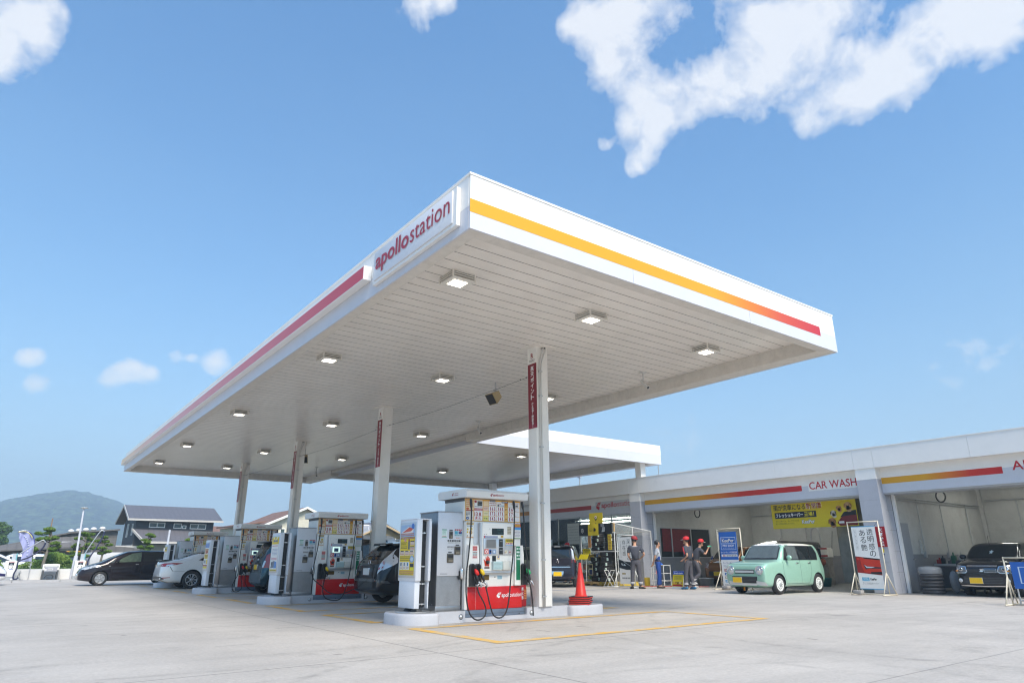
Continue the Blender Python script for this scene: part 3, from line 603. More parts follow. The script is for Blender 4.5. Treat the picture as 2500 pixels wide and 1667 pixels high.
    p.rect(7.48, 1.12, 7.56, 1.19, 'DCDCD4', 0); p.rect(7.58, 1.12, 7.63, 1.19, 'E0D8D4', 0); p.rect(7.51, 1.135, 7.523, 1.18, 'D8B830', 1); p.disc(7.605, 1.15, .014, 'C03030', 1); p.disc(7.495, 1.14, .010, 'B07030', 1)
    t.part('payment_terminal', mb, con)
    mb = MB(); p = Panel(mb, (0, 10.272, 0), (1, 0, 0), (0, 0, 1)); p.rect(7.505, 1.255, 7.70, 1.38, 'E8CF1E', 0); p.rect(7.51, 1.258, 7.695, 1.318, 'F2EDE0'); p.lines(7.525, 1.325, 7.69, 1.375, '26304A', 2, 2, .6); p.lines(7.52, 1.285, 7.69, 1.315, 'B03050', 1, 2, .6); p.rect(7.51, 1.26, 7.695, 1.282, '9CB6D8', 2); t.part('yellow_notice', mb, con)
    # static pad: the orange hand with its knob
    mb = MB(); p = Panel(mb, (0, 10.292, 0), (1, 0, 0), (0, 0, 1)); hand = [(7.06, .90), (7.15, .90), (7.165, .99), (7.172, 1.05), (7.158, 1.05), (7.150, 1.015), (7.145, 1.07), (7.13, 1.075), (7.128, 1.02), (7.118, 1.085), (7.102, 1.085), (7.102, 1.02), (7.088, 1.07), (7.074, 1.065), (7.08, 1.01), (7.07, .99), (7.045, 1.03), (7.033, 1.02), (7.05, .96)]
    p.poly([(7.11+(x-7.11)*1.12, .985+(z-.985)*1.1) for x, z in hand], 'F0EDE6', 1); p.poly(hand, 'D8380E', 2); p.rect(7.05, .865, 7.16, .895, '6A5148', 2); p.lines(7.07, .90, 7.14, .915, 'F4DCD0', 1, 3); t.part('static_pad', mb, con)
    mb = MB(); mb.ball((7.11, 10.27, .975), .036, BLKPL, 2); t.part('knob', mb, con)
    mb = MB(); mb.box(7.205, 7.405, 10.225, 10.292, .85, .985, mat('pale_blue_box', (.50, .66, .66), .5)); p = Panel(mb, (0, 10.225, 0), (1, 0, 0), (0, 0, 1)); p.lines(7.22, .86, 7.39, .97, '9AB0AC', 5, 1, .4); t.part('towel_box', mb, con)
    mb = MB(); mb.box(7.425, 7.625, 10.23, 10.292, .835, .99, mat('ivory_plastic', (.66, .66, .60), .45), .01); t.part('receipt_tray', mb, con)
    mb = MB(); p = Panel(mb, (0, 10.37, 0), (1, 0, 0), (0, 0, 1)); p.rect(7.03, .67, 7.21, .76, '2B2614'); p.rect(7.04, .68, 7.20, .75, '8A6B22', 2); p.lines(7.05, .685, 7.19, .748, '2B2614', 4, 3, .5)
    t.part('data_plate', mb); mb = MB(); p = Panel(mb, (0, 10.37, 0), (1, 0, 0), (0, 0, 1))
    p.rect(7.39, .68, 7.50, .745, 'B6D2DC'); p.lines(7.40, .685, 7.49, .74, '6A98A8', 3, 2, .4); mb.cyl((7.335, 10.37, .72), (7.335, 10.362, .72), .009, .009, BLKPL, 10); t.part('sticker', mb)
    mb = MB(); p = Panel(mb, (0, 10.358, 0), (1, 0, 0), (0, 0, 1))
    p.rect(7.74, 1.39, 7.925, 1.66, 'EFEFEA'); p.rect(7.74, 1.60, 7.925, 1.66, 'B8202C', 2); p.lines(7.75, 1.60, 7.915, 1.655, 'F0D040', 2, 3); p.rect(7.74, 1.555, 7.925, 1.598, '4AA0E0', 2); p.lines(7.755, 1.42, 7.91, 1.55, '8A7AA0', 5, 2, .3); p.rect(7.74, 1.39, 7.925, 1.402, '3A8A40', 2)
    t.part('poster', mb); mb = MB(); p = Panel(mb, (0, 10.358, 0), (1, 0, 0), (0, 0, 1))
    p.rect(6.695, 1.39, 6.855, 1.665, 'EFECE2'); p.rect(6.70, 1.62, 6.85, 1.66, 'E0B020', 2); p.lines(6.71, 1.58, 6.84, 1.66, '5A90B8', 3, 3, .4); p.disc(6.725, 1.54, .018, 'D8C020', 2); p.disc(6.80, 1.545, .025, 'D8C020', 2); p.disc(6.72, 1.49, .016, 'D8C020', 2); p.disc(6.79, 1.485, .034, 'C89A50', 2); p.disc(6.79, 1.49, .016, 'F2EAD0', 3); p.rect(6.70, 1.40, 6.85, 1.41, 'E08A20', 2); p.rect(6.71, 1.42, 6.73, 1.435, '222222', 2)
    t.part('poster', mb)
    # price board
    mb = MB(); mb.box(6.675, 7.945, 10.392, 11.07, 1.685, 2.085, PWH, .006); pb = t.part('price_board', mb)
    mb = MB(); p = Panel(mb, (0, 10.392, 0), (1, 0, 0), (0, 0, 1)); p.rect(6.68, 1.688, 7.94, 2.08, 'E0A31C')
    p.rect(6.692, 1.70, 6.868, 2.065, 'F0D8B0', 2); p.lines(6.70, 1.93, 6.86, 2.06, 'D89048', 4, 3, .5); p.disc(6.80, 1.985, .035, 'F0A878', 3); p.disc(6.735, 1.905, .035, 'D86830', 4, sv=.55); p.rect(6.70, 1.865, 6.862, 1.882, 'B03838', 3); p.rect(6.70, 1.705, 6.862, 1.86, 'E2DCD2', 3); p.disc(6.735, 1.735, .034, '28508A', 4, sv=.75); p.disc(6.735, 1.735, .018, 'C8D4E0', 5, sv=.5); p.lines(6.70, 1.79, 6.79, 1.855, '5A7080', 3, 4, .4); p.rect(6.705, 1.785, 6.735, 1.80, '222222', 4); p.rect(6.82, 1.74, 6.85, 1.75, 'B02020', 4); p.rect(6.815, 1.80, 6.835, 1.85, 'E8D8A0', 4)
    p.rect(6.882, 1.70, 7.065, 2.065, 'F2F0EC', 2); p.disc(6.91, 2.035, .026, 'B02830', 3, sv=.85); p.rect(6.95, 1.965, 7.055, 2.045, '1E2224', 3); p.rect(6.957, 1.99, 6.965, 2.03, 'C89030', 4); p.lines(6.97, 1.98, 7.05, 2.04, '8A8F92', 2, 4, .3); p.lines(6.89, 1.935, 7.055, 1.96, '4A5A60', 1, 3, .5); p.rect(6.885, 1.875, 7.062, 1.918, 'B8202C', 3); p.lines(6.90, 1.88, 7.05, 1.912, 'F4E0E0', 2, 4, .5)
    p.text('13', 6.888, 1.775, 6.958, 1.848, 'A80C20', 3, .03); p.text('.', 6.965, 1.775, 6.975, 1.786, 'A80C20', 3, .03); p.text('8', 6.985, 1.775, 7.03, 1.848, 'A80C20', 3, .03); p.text('還', 6.905, 1.712, 6.955, 1.766, 'C04048', 3, .02); p.text('元', 6.975, 1.714, 7.025, 1.764, 'C04048', 3, .02); p.rect(7.04, 1.78, 7.055, 1.79, 'C04048', 3)
    cols = [(7.082, 7.198), (7.205, 7.385), (7.392, 7.565), (7.572, 7.64), (7.647, 7.925)]; rws = [(1.965, 2.055), (1.879, 1.96), (1.789, 1.874), (1.70, 1.784)]
    cc = [['F4D9AE', 'F6F3F0', 'F6F3F0', 'E08A1C', 'F6F3F0'], ['F2CDB4', 'F6F3F0', 'F6F3F0', 'F0C878', 'F6F3F0'], ['F4E4B0', 'F6F3F0', 'F6F3F0', 'F0C878', 'F6F3F0'], ['EFE58A', 'F6F3F0', 'F6F3F0', 'F0C878', 'F6F3F0']]
    for ci, (a, b_) in enumerate(cols):
        for ri, (c, d) in enumerate(rws): p.rect(a, c, b_, d, cc[ri][ci], 2)
    for ri, (c, d) in enumerate(rws[1:]):
        nums = (('163', '161', '160'), ('173', '171', '170'), ('143', '141', '140'))[ri]
        for ci, s_ in zip((1, 2, 4), nums):
            a, b_ = cols[ci]; w_ = (b_-a)*.78 if ci < 4 else .165
            for j, ch in enumerate(s_):
                q = w_/3; cw = q*.68 if ch != '1' else q*.34; u = a+.014+j*q+(q-cw)/2; p.text(ch, u, c+.010, u+cw, d-.008, 'A80C20', 3, .03)
            p.rect(a+.014+w_+.004, c+.012, a+.014+w_+.018, c+.022, 'C86A70', 3)
        p.text(('レギュラー', 'ハイオク', '軽油')[ri], 7.092, c+.028, 7.185 if ri == 0 else 7.175, c+.058, '503828', 3, .02)
        p.text(('8', '13', '8')[ri], 7.582, c+.022, 7.604, d-.026, 'B0601C', 3, .02); p.rect(7.61, c+.03, 7.63, c+.05, 'B0601C', 3)
    p.rect(7.225, 2.045, 7.355, 2.077, '33254A', 4); p.text('ポイント', 7.24, 2.05, 7.34, 2.072, 'F2F2F2', 5, .02); p.rect(7.50, 2.035, 7.64, 2.066, '25406E', 4); p.lines(7.51, 2.04, 7.63, 2.062, 'E8E8F0', 1, 5, .6)
    p.lines(7.22, 1.97, 7.37, 2.035, 'B04848', 2, 3, .35); p.lines(7.41, 2.0, 7.49, 2.03, 'B04848', 1, 3, .35); p.rect(7.405, 1.97, 7.445, 1.998, '1E2224', 3); p.lines(7.455, 1.97, 7.555, 1.998, '4A90B0', 1, 3, .5); p.rect(7.59, 1.975, 7.625, 1.995, 'F0B848', 3); p.rect(7.83, 1.975, 7.885, 1.998, '1E2224', 3); p.lines(7.72, 2.005, 7.90, 2.04, 'B04848', 2, 3, .3)
    t.part('price_print', mb, pb)
    mb = MB(); mb.box(6.663, 6.675, 10.40, 11.06, 1.70, 2.03, PWH); mb.box(6.660, 6.675, 10.395, 11.065, 2.035, 2.083, DKGREY); t.part('end_panel', mb, pb)
    # canopy-like header
    mb = MB(); prof = [(10.235, 2.092), (10.20, 2.20), (10.26, 2.243), (11.18, 2.243), (11.24, 2.20), (11.205, 2.092)]
    mb.prism([(6.60, y, z) for y, z in prof], (1.405, 0, 0), mat('header_white', (.80, .79, .76), .35, var=.03, fn=dirt_fn(.15, 3, .6)))
    hd = t.part('header', mb)
    mb = MB(); v = Vector((0, -.035, .108)).normalized(); p = Panel(mb, Vector((0, 10.235, 2.092)), (1, 0, 0), v); logo(p, 7.12, .038, 7.175, .088, 'B0202C', 2); wordmark(p, 7.18, .034, 7.43, .084, 'B0202C', 2)
    p = Panel(mb, (6.60, 11.0, 2.092), (0, -1, 0), (0, 0, 1)); logo(p, .28, .05, .35, .10, 'B0202C', 1); p.text('apollo', .37, .075, .50, .10, 'B0202C', 1); p.text('station', .37, .045, .50, .07, 'B0202C', 1)
    t.part('lettering', mb, hd)
    # holsters, nozzles, hoses
    for x in (6.775, 6.895, 7.925):
        mb = MB(); mb.prism([(x-.052, 10.24, .575), (x+.052, 10.24, .575)]+[(x+.052*math.cos(R(a)), 10.24, .90+.052*math.sin(R(a))) for a in range(0, 181, 20)], (0, .06, 0), BLKPL)
        mb.prism([(x-.03, 10.236, .76)]+[(x+.03, 10.236, .76)]+[(x+.03*math.cos(R(a)), 10.236, .90+.03*math.sin(R(a))) for a in range(0, 181, 20)], (0, .004, 0), mat('holster_hole', (.004, .004, .004), .9, var=0)); t.part('holster', mb)
    NC = {'r': (6.80, mat('nozzle_red', (.75, .02, .015), .4)), 'y': (6.92, mat('nozzle_yellow', (.80, .55, .01), .4)), 'g': (7.95, mat('nozzle_green', (.03, .42, .14), .4))}
    for kx in noz:
        x, m_ = NC[kx]; mb = MB()
        mb.tube([(x-.01, 10.20, .86), (x, 10.185, .83), (x+.012, 10.17, .80), (x+.03, 10.15, .765)], [.014, .034, .036, .024], m_, 10); mb.box(x-.03, x+.03, 10.155, 10.20, .80, .85, m_, .012)
        n_ = t.part('nozzle', mb)
        mb = MB(); mb.tube([(x+.0, 10.19, .80), (x+.02, 10.175, .72), (x+.035, 10.155, .655)], [.024, .026, .02], BLKPL, 8); mb.tube([(x-.025, 10.21, .76), (x-.02, 10.19, .70), (x+.0, 10.165, .64), (x+.04, 10.15, .635)], .008, BLKPL, 6); t.part('grip', mb, n_)
        mb = MB(); mb.tube([(x+.035, 10.155, .655), (x+.055, 10.14, .63), (x+.075, 10.13, .60), (x+.085, 10.125, .555)], [.02, .022, .017, .016], GALV, 8); mb.tube([(x-.0, 10.19, .60), (x+.02, 10.165, .59), (x+.05, 10.145, .62)], .013, GALV, 8); t.part('swivel', mb, n_)
    for pts in hoses:
        mb = MB(); mb.tube(spline(pts, 6), .0125, BLACK, 8); t.part('hose', mb)
        a = Vector(pts[0]); b_ = Vector(pts[1]); mb = MB(); mb.tube([a+Vector((0, 0, .02)), a, a.lerp(b_, .6), b_], [.012, .026, .024, .013], BLKPL, 10); t.part('hose_boot', mb)
    if dy:
        for ch in kids(t.o):
            pass
    return t
H1 = [hp(6.78, 2.06, 10.22), hp(6.795, 1.88, 10.20), hp(6.785, 1.5, 10.17), hp(6.75, 1.1, 10.15), hp(6.71, .78, 10.13), hp(6.71, .45, 10.13), hp(6.77, .17, 10.12), hp(6.88, .045, 10.12), hp(7.0, .02, 10.12), hp(7.11, .08, 10.12), hp(7.13, .2, 10.12), hp(7.06, .34, 10.12), hp(6.98, .45, 10.12), hp(6.94, .56, 10.125)]
H2 = [hp(7.755, 2.06, 10.22), hp(7.775, 1.90, 10.20), hp(7.745, 1.2, 10.15), hp(7.69, .77, 10.13), hp(7.65, .4, 10.12), hp(7.60, .18, 10.12), hp(7.53, .07, 10.12), hp(7.42, .03, 10.12), hp(7.30, .08, 10.12), hp(7.225, .24, 10.12), hp(7.17, .42, 10.12), hp(7.12, .57, 10.125)]
H3 = [hp(7.955, 2.06, 10.22), hp(7.985, 1.92, 10.18), hp(8.03, 1.3, 10.13), hp(8.07, 1.0, 10.12), hp(8.10, .72, 10.10), hp(8.16, .45, 10.08), hp(8.19, .25, 10.07), hp(8.20, .03, 10.05)]
H3b = [(7.90, 10.12, .56), (7.96, 10.09, .45), (8.00, 10.08, .25), (8.01, 10.07, .03)]
p1 = pump('nearest fuel pump with red, yellow and green nozzles hung up and a price board', 0, [H1, H2, H3], 'ryg', False)
def sh(L, d): return [Vector(q)+Vector((0, d, 0)) for q in L]
def at_island(fn, dy):                 # build at the first island, then move the finished thing to its own island
    t = fn(); t.o.location.y += dy; return t
HC = [hp(6.78, 2.06, 10.22), hp(6.795, 1.88, 10.20), hp(6.75, 1.3, 10.15), hp(6.69, .85, 10.13), hp(6.70, .60, 10.10), (6.78, 10.05, .40), (6.98, 10.0, .24), (7.3, 9.9, .22), (7.7, 9.75, .42), (8.0, 9.5, .72), (8.05, 9.32, .82)]
HY = [hp(7.755, 2.06, 10.22), hp(7.775, 1.90, 10.20), hp(7.745, 1.2, 10.15), hp(7.69, .6, 10.13), hp(7.62, .3, 10.12), hp(7.50, .07, 10.12), hp(7.30, .03, 10.12), hp(7.08, .10, 10.12), hp(6.99, .3, 10.12), hp(7.02, .57, 10.125)]
p2 = at_island(lambda: pump('fuel pump on the second island with one hose running to the black hatchback', 0.0001, [HC, HY, H3], 'yg', True), 7.13)
H1b = [hp(6.78, 2.06, 10.22), hp(6.795, 1.88, 10.20), hp(6.785, 1.1, 10.15), hp(6.80, .6, 10.12), hp(6.72, .4, 10.12), hp(6.66, .2, 10.12), hp(6.72, .05, 10.12), hp(6.86, .03, 10.12), hp(6.97, .12, 10.12), hp(6.97, .3, 10.12), hp(6.92, .45, 10.12), hp(6.94, .56, 10.125)]
H2b = [hp(7.755, 2.06, 10.22), hp(7.775, 1.90, 10.20), hp(7.745, 1.2, 10.15), hp(7.72, .5, 10.12), hp(7.70, .1, 10.1), hp(7.5, .03, 10.08), hp(7.25, .10, 10.1), hp(7.08, .3, 10.12), hp(7.07, .56, 10.125)]
p3 = at_island(lambda: pump('fuel pump on the third island behind the dark blue boxy car', 0.0002, [H1b, H2b, H3], 'ryg', True), 14.26)
p4 = dup(p3.o, (0, 7.13, 0), 'farthest fuel pump, mostly hidden by the white sedan')

# self-service payment machines
def paybox(lab):
    t = Thing('payment_machine', lab, 'payment machine', (6.45, 10.78, .18), group='payment machines on the islands', world=True)
    mb = MB(); mb.box(6.165, 6.665, 10.465, 11.10, .205, 1.825, STEELD, .006); mb.box(6.155, 6.668, 10.455, 11.11, .184, .265, STEEL, .004); mb.box(6.15, 6.675, 10.44, 11.115, 1.825, 1.842, STEEL, .004)
    mb.box(6.17, 6.66, 10.458, 10.465, .265, .745, STEEL)
    for x in (10.57, 10.95): mb.cyl((6.165, x, .29), (6.155, x, .29), .01, .01, CHROME, 8)
    t.part('cabinet', mb)
    mb = MB(); mb.box(6.158, 6.675, 10.435, 10.463, .748, 1.823, mat('pay_door_paint', (.60, .61, .64), .36, .15, var=.03), .006)
    mb.box(6.675, 6.685, 10.45, 11.09, .20, 1.82, DKGREY); d = t.part('door', mb)
    mb = MB(); p = Panel(mb, (0, 10.435, 0), (1, 0, 0), (0, 0, 1)); k = .985
    f = lambda x, z: (6.165+(x-6.165)*.98, z)
    p.rect(6.235, 1.39, 6.335, 1.53, 'DDEDE6'); p.rect(6.235, 1.515, 6.335, 1.53, '2E9070', 2); p.rect(6.235, 1.39, 6.335, 1.398, '2E9070', 2); p.lines(6.245, 1.43, 6.325, 1.51, '5FA890', 4, 2, .35); p.lines(6.245, 1.40, 6.325, 1.43, 'B04040', 1, 2, .4); t.part('notice', mb, d); mb = MB(); p = Panel(mb, (0, 10.435, 0), (1, 0, 0), (0, 0, 1))
    p.rect(6.495, 1.42, 6.655, 1.545, 'BFD8DE'); p.lines(6.50, 1.51, 6.65, 1.543, 'C03A48', 1, 2, .7); p.rect(6.50, 1.45, 6.565, 1.505, '4FA0B8', 2); p.rect(6.58, 1.455, 6.65, 1.50, '30508A', 2); p.rect(6.60, 1.485, 6.625, 1.51, 'B03840', 3); p.lines(6.50, 1.422, 6.65, 1.445, '5A8A90', 1, 2, .4); t.part('poster', mb, d); mb = MB(); p = Panel(mb, (0, 10.435, 0), (1, 0, 0), (0, 0, 1))
    for a in (6.355, 6.495): p.rect(a, 1.325, a+.13, 1.352, '26282A'); p.rect(a, 1.29, a+.13, 1.323, 'E4E6E4'); p.lines(a+.005, 1.292, a+.125, 1.32, '444648', 2, 2, .35); p.rect(a+.03, 1.33, a+.045, 1.347, 'E4E6E4', 2); p.rect(a+.07, 1.33, a+.085, 1.347, 'E4E6E4', 2)
    p.rect(6.355, 1.215, 6.485, 1.242, '26282A'); p.lines(6.36, 1.217, 6.48, 1.24, 'D8D8D8', 1, 2, .4); p.rect(6.355, 1.18, 6.485, 1.213, 'E4E6E4'); p.lines(6.36, 1.182, 6.48, 1.21, '8A8C8E', 1, 2, .3)
    p.lines(6.53, 1.375, 6.60, 1.40, 'D09078', 1, 1, .5); t.part('labels', mb, d); mb = MB(); p = Panel(mb, (0, 10.435, 0), (1, 0, 0), (0, 0, 1)); p.text('comoca', 6.225, .778, 6.365, .793, '3A3C40', 1)
    t.part('lettering', mb, d)
    BR = mat('bronze_slot', (.12, .105, .08), .4, .4)
    for (a, b_, c, e) in ((6.385, 6.455, 1.375, 1.50), (6.50, 6.62, 1.105, 1.245), (6.35, 6.48, .97, 1.12)):
        mb = MB(); mb.box(a, b_, 10.418, 10.435, c, e, BR, .004); mb.box(a+.012, b_-.012, 10.415, 10.418, c+(e-c)*.55, e-.02, BLKPL); mb.box(a+.02, b_-.02, 10.409, 10.418, c+.012, c+(e-c)*.35, mat('slot_amber', (.22, .19, .14), .3)); t.part('money_slot', mb, d)
    mb = MB()
    for (a, b_, c, e) in ((6.388, 6.455, 1.51, 1.527), (6.525, 6.60, 1.255, 1.275), (6.375, 6.445, 1.135, 1.153)): mb.box(a, b_, 10.428, 10.435, c, e, DKGREY, .003)
    t.part('slot_lamps', mb, d)
    mb = MB(); mb.box(6.60, 6.665, 10.415, 10.435, .69, .83, BLKPL); mb.lathe([(.0, .0), (.028, .008), (.033, .04), (.033, .15), (.028, .19), (.0, .2)], CHROME, 14, (6.645, 10.40, .69)); t.part('handle', mb, d)
    return t
py1 = paybox('tall grey payment machine on the nearest island, left of its pump').o
dup(py1, (0, 7.13, 0), 'grey payment machine on the second island, in front of the black hatchback side'); dup(py1, (0, 14.26, 0), 'grey payment machine on the third island beside the white sedan'); dup(py1, (0, 21.39, 0), 'grey payment machine half hidden behind the white sedan roof')

# slim poster stands at the island ends
def stand(lab, kind):
    t = Thing('poster_stand', lab, 'poster stand', (5.86, 10.7, .18), group='slim white poster stands on the island ends', world=True)
    FW = mat('stand_white', (.76, .77, .80), .35, var=.02)
    for sgn, x in ((-1, 5.735), (1, 5.985)):
        mb = MB()
        # upper board with rounded top shoulder
        a, b_ = (x-.02, x+.085) if sgn < 0 else (x-.03, x+.02)
        mb.box(a, b_, 10.385, 11.015, .675, 1.68, FW, .010)
        xx = x+sgn*.022; mb.box(xx-.006, xx+.006, 10.405, 10.995, .73, 1.64, ALU, .004); mb.box(x-.010, x+(.085 if sgn < 0 else .010), 10.42, 10.98, .245, .675, FW, .003)
        pn = t.part('side_board', mb)
        if sgn < 0:
            mb = MB(); p = Panel(mb, (xx-.006, 10.98, 0), (0, -1, 0), (0, 0, 1)); W_ = .56
            if kind == 0:
                p.rect(.02, .77, W_-.02, 1.60, 'F0D020'); p.rect(.02, 1.40, W_-.02, 1.60, 'A8C4E4', 2); p.poly([(.04, 1.47), (.30, 1.57), (.50, 1.52), (.44, 1.45), (.2, 1.44)], 'EFE9E4', 3); p.poly([(.08, 1.47), (.34, 1.56), (.47, 1.53), (.40, 1.49)], 'D86048', 4); p.lines(.03, 1.41, .52, 1.465, 'C87858', 2, 4, .6); p.disc(.46, 1.57, .05, '3A78C8', 3)
                p.rect(.03, 1.365, W_-.03, 1.395, '7A3038', 2); p.lines(.05, 1.368, .52, 1.392, 'F0C0A0', 1, 3)
                p.text('DUGOUT', .05, 1.265, .25, 1.315, '3A3A2A', 3); p.rect(.31, 1.19, .37, 1.33, '5A6A70', 2); p.disc(.34, 1.34, .025, 'A03030', 3); p.disc(.20, 1.345, .04, 'E0A0A0', 2, sv=.7); p.lines(.04, 1.20, .28, 1.25, '4A4828', 2, 2, .4)
                for (a_, c_) in ((.39, 1.26), (.39, 1.17)): p.rect(a_, c_, .53, c_+.07, 'F4EADC', 2); p.rect(a_, c_+.055, .53, c_+.07, '22262A', 3); p.lines(a_+.005, c_+.005, .525, c_+.05, 'D08060', 2, 3, .5)
                for i in range(3): u = .03+.17*i; p.rect(u, 1.095, u+.155, 1.165, 'F6EEE4', 2); p.rect(u+.02, 1.155, u+.13, 1.17, '22262A', 3); p.lines(u+.005, 1.10, u+.15, 1.15, 'D08868', 2, 3, .6)
                p.lines(.03, 1.0, .40, 1.085, '6A6430', 3, 2, .4); p.disc(.46, 1.03, .075, '8CB4D8', 2, sv=.75); p.disc(.46, 1.03, .055, 'D8E4EC', 3, sv=.6); p.rect(.40, .86, .53, .96, '2A3238', 2)
                for i in range(3): u = .03+.12*i; p.rect(u, .86, u+.105, .985, 'F2F2F0', 2); p.rect(u+.03, .92, u+.07, .975, ('2A2E30', '6A6E72', '4A80B0')[i], 3); p.lines(u+.01, .865, u+.09, .915, 'C08040', 2, 3, .4)
                p.rect(.41, .85, .54, .90, 'F4E820', 3); p.lines(.03, .79, .53, .845, 'D89868', 2, 2, .7); p.lines(.08, .773, .48, .79, '8A7A20', 1, 2, .5)
            elif kind == 1:
                p.rect(.02, .77, W_-.02, 1.60, 'F6F4EE'); p.rect(.02, 1.42, W_-.02, 1.60, 'F0CC20', 2); p.poly([(.28, 1.50), (.08, 1.59), (.16, 1.6), (.28, 1.5), (.38, 1.6), (.48, 1.59)], 'FFF7D8', 3); p.lines(.12, 1.47, .46, 1.53, '4A6AA0', 1, 3, .8); p.lines(.06, 1.36, .5, 1.40, 'D05060', 1, 2, .4)
                p.lines(.1, 1.15, .5, 1.32, '6A80B0', 5, 2, .3); p.lines(.08, 1.03, .5, 1.10, 'E07A90', 2, 2, .5); p.poly([(.06, .84), (.2, 1.0), (.34, 1.02), (.5, .86)], '6E7A86', 2); p.poly([(.3, .84), (.36, 1.0), (.5, 1.0), (.52, .84)], '5A90D0', 3); p.disc(.15, .95, .05, '2E3A44', 3); p.rect(.02, .77, W_-.02, .815, 'E8D040', 2); p.lines(.05, .78, .5, .81, '8A7A30', 1, 3, .4)
            else:
                p.rect(.02, .77, W_-.02, 1.60, 'F4F0E4'); p.rect(.02, 1.45, W_-.02, 1.60, '7A9AD0', 2); p.lines(.05, 1.30, .5, 1.42, 'D0903A', 3, 2, .8); p.poly([(.1, 1.25), (.3, 1.4), (.5, 1.28)], 'B05030', 3); p.rect(.05, 1.10, .5, 1.24, 'F0CC30', 2); p.lines(.07, 1.11, .48, 1.23, '8A6A20', 3, 3, .5); p.rect(.36, .93, .52, 1.07, 'F0CC30', 2); p.rect(.08, .95, .16, 1.05, '5A6A80', 2); p.rect(.20, .95, .28, 1.05, '7A8AA0', 2); p.rect(.02, .86, W_-.02, .90, 'B02838', 2); p.rect(.02, .79, W_-.02, .85, 'F0D820', 2)
            t.part('poster', mb, pn)
    mb = MB(); mb.box(5.80, 5.96, 10.50, 10.90, .26, 1.655, BLKPL)
    for z in (.30, .62, .90, 1.45): mb.box(5.82, 5.96, 10.47, 10.50, z, z+.02, GALV); mb.cyl((5.89, 10.47, z+.01), (5.89, 10.45, z+.01), .014, .014, CHROME, 8)
    mb.box(5.715, 6.005, 10.40, 11.0, 1.68, 1.70, FW, .008); t.part('spine', mb)
    mb = MB(); mb.cyl((5.86, 10.7, .180), (5.86, 10.7, .192), .30, .29, GALV, 28)
    for y in (10.58, 10.82): mb.cyl((5.86, y, .19), (5.86, y, .27), .105, .05, DKGREY, 16)
    t.part('base', mb); return t
s1 = stand('slim poster stand with a yellow tyre poster on the nearest island', 0)
s2 = at_island(lambda: stand('slim poster stand with a white and yellow poster on the second island', 1), 7.13)
s3 = at_island(lambda: stand('slim poster stand with a yellow and orange poster in front of the white sedan', 2), 14.26)
dup(s2.o, (0, 14.26, 0), 'poster stand partly hidden behind the white sedan boot')

# fire extinguisher, traffic cone stack
t = Thing('fire_extinguisher', 'red fire extinguisher box between the nearest pump and the column', 'fire extinguisher', (8.1, 10.6, .18), world=True)
mb = MB(); ER = mat('extinguisher_red', (.40, .012, .02), .35); mb.box(8.02, 8.165, 10.5, 10.64, .184, .575, ER, .02); t.part('case', mb)
mb = MB(); p = Panel(mb, (0, 10.498, 0), (1, 0, 0), (0, 0, 1)); p.vtext('消火器', 8.055, .53, .07, 'F2F2F2', 1, .02); p.rect(8.10, .30, 8.16, .50, 'A03018', 1); p.lines(8.105, .31, 8.155, .49, 'E8B060', 6, 2, .4); t.part('lettering', mb)
CONER = mat('cone_red_plastic', (.80, .035, .022), .42, var=.08, vscale=12)
for i in range(4):
    lab = ('lowest', 'second from the bottom', 'third from the bottom', 'topmost')[i]+' of the red traffic cones stacked on the nearest island'
    z = .184+.036*i; t = Thing('traffic_cone', lab, 'traffic cone', (9.45+.006*i, 10.42, z), R(38)+.05*(-1)**i, group='red cones stacked on the island end')
    mb = MB(); mb.box(-.20, .20, -.20, .20, 0, .018, CONER, .004); mb.box(-.203, .203, -.203, .203, .018, .034, BLACK, .004); t.part('base', mb)
    mb = MB(); mb.lathe([(.135, .035), (.118, .05), (.112, .055), (.03, .60), (.026, .655), (.012, .665), (.0, .666)], CONER, 28); t.part('cone_body', mb)
# ------------------------------------------------------------------ service building
GREYW = mat('lavender_grey_panel', (.43, .44, .49), .5, var=.05, fn=dirt_fn(.10, 2, .58))
INW = mat('inner_wall_cream', (.57, .57, .545), .7, var=.10, vscale=2, fn=dirt_fn(.45, 1.3, .52, (.28, .26, .22)))
INLOW = mat('inner_wall_grey_dado', (.26, .26, .27), .65, var=.1)
INFL = mat('wash_bay_floor', (.20, .20, .19), .45, var=.2, vscale=2)
FRM = mat('aluminium_frame', (.50, .51, .52), .4, .3)
JOINT = mat('joint_line', (.16, .16, .17), .8)
def glass_fn(t, b):
    N = t.nodes.new; tr = N('ShaderNodeBsdfTransparent'); tr.inputs[0].default_value = (.62, .68, .68, 1); gl = N('ShaderNodeBsdfGlossy'); gl.inputs['Roughness'].default_value = .02
    fr = N('ShaderNodeFresnel'); fr.inputs[0].default_value = 1.35; ad = N('ShaderNodeMath'); ad.operation = 'ADD'; ad.inputs[1].default_value = .02; t.links.new(fr.outputs[0], ad.inputs[0])
    mx = N('ShaderNodeMixShader'); t.links.new(ad.outputs[0], mx.inputs[0]); t.links.new(tr.outputs[0], mx.inputs[1]); t.links.new(gl.outputs[0], mx.inputs[2])
    t.links.new(mx.outputs[0], t.nodes['Material Output'].inputs[0])
SHOPGL = mat('shop_glass', (.5, .5, .5), .02, var=0, fn=glass_fn)
bd = Thing('service_building', 'long low white and grey service building with a shop and open wash and repair bays', 'building', (25, 16, 0), world=True)
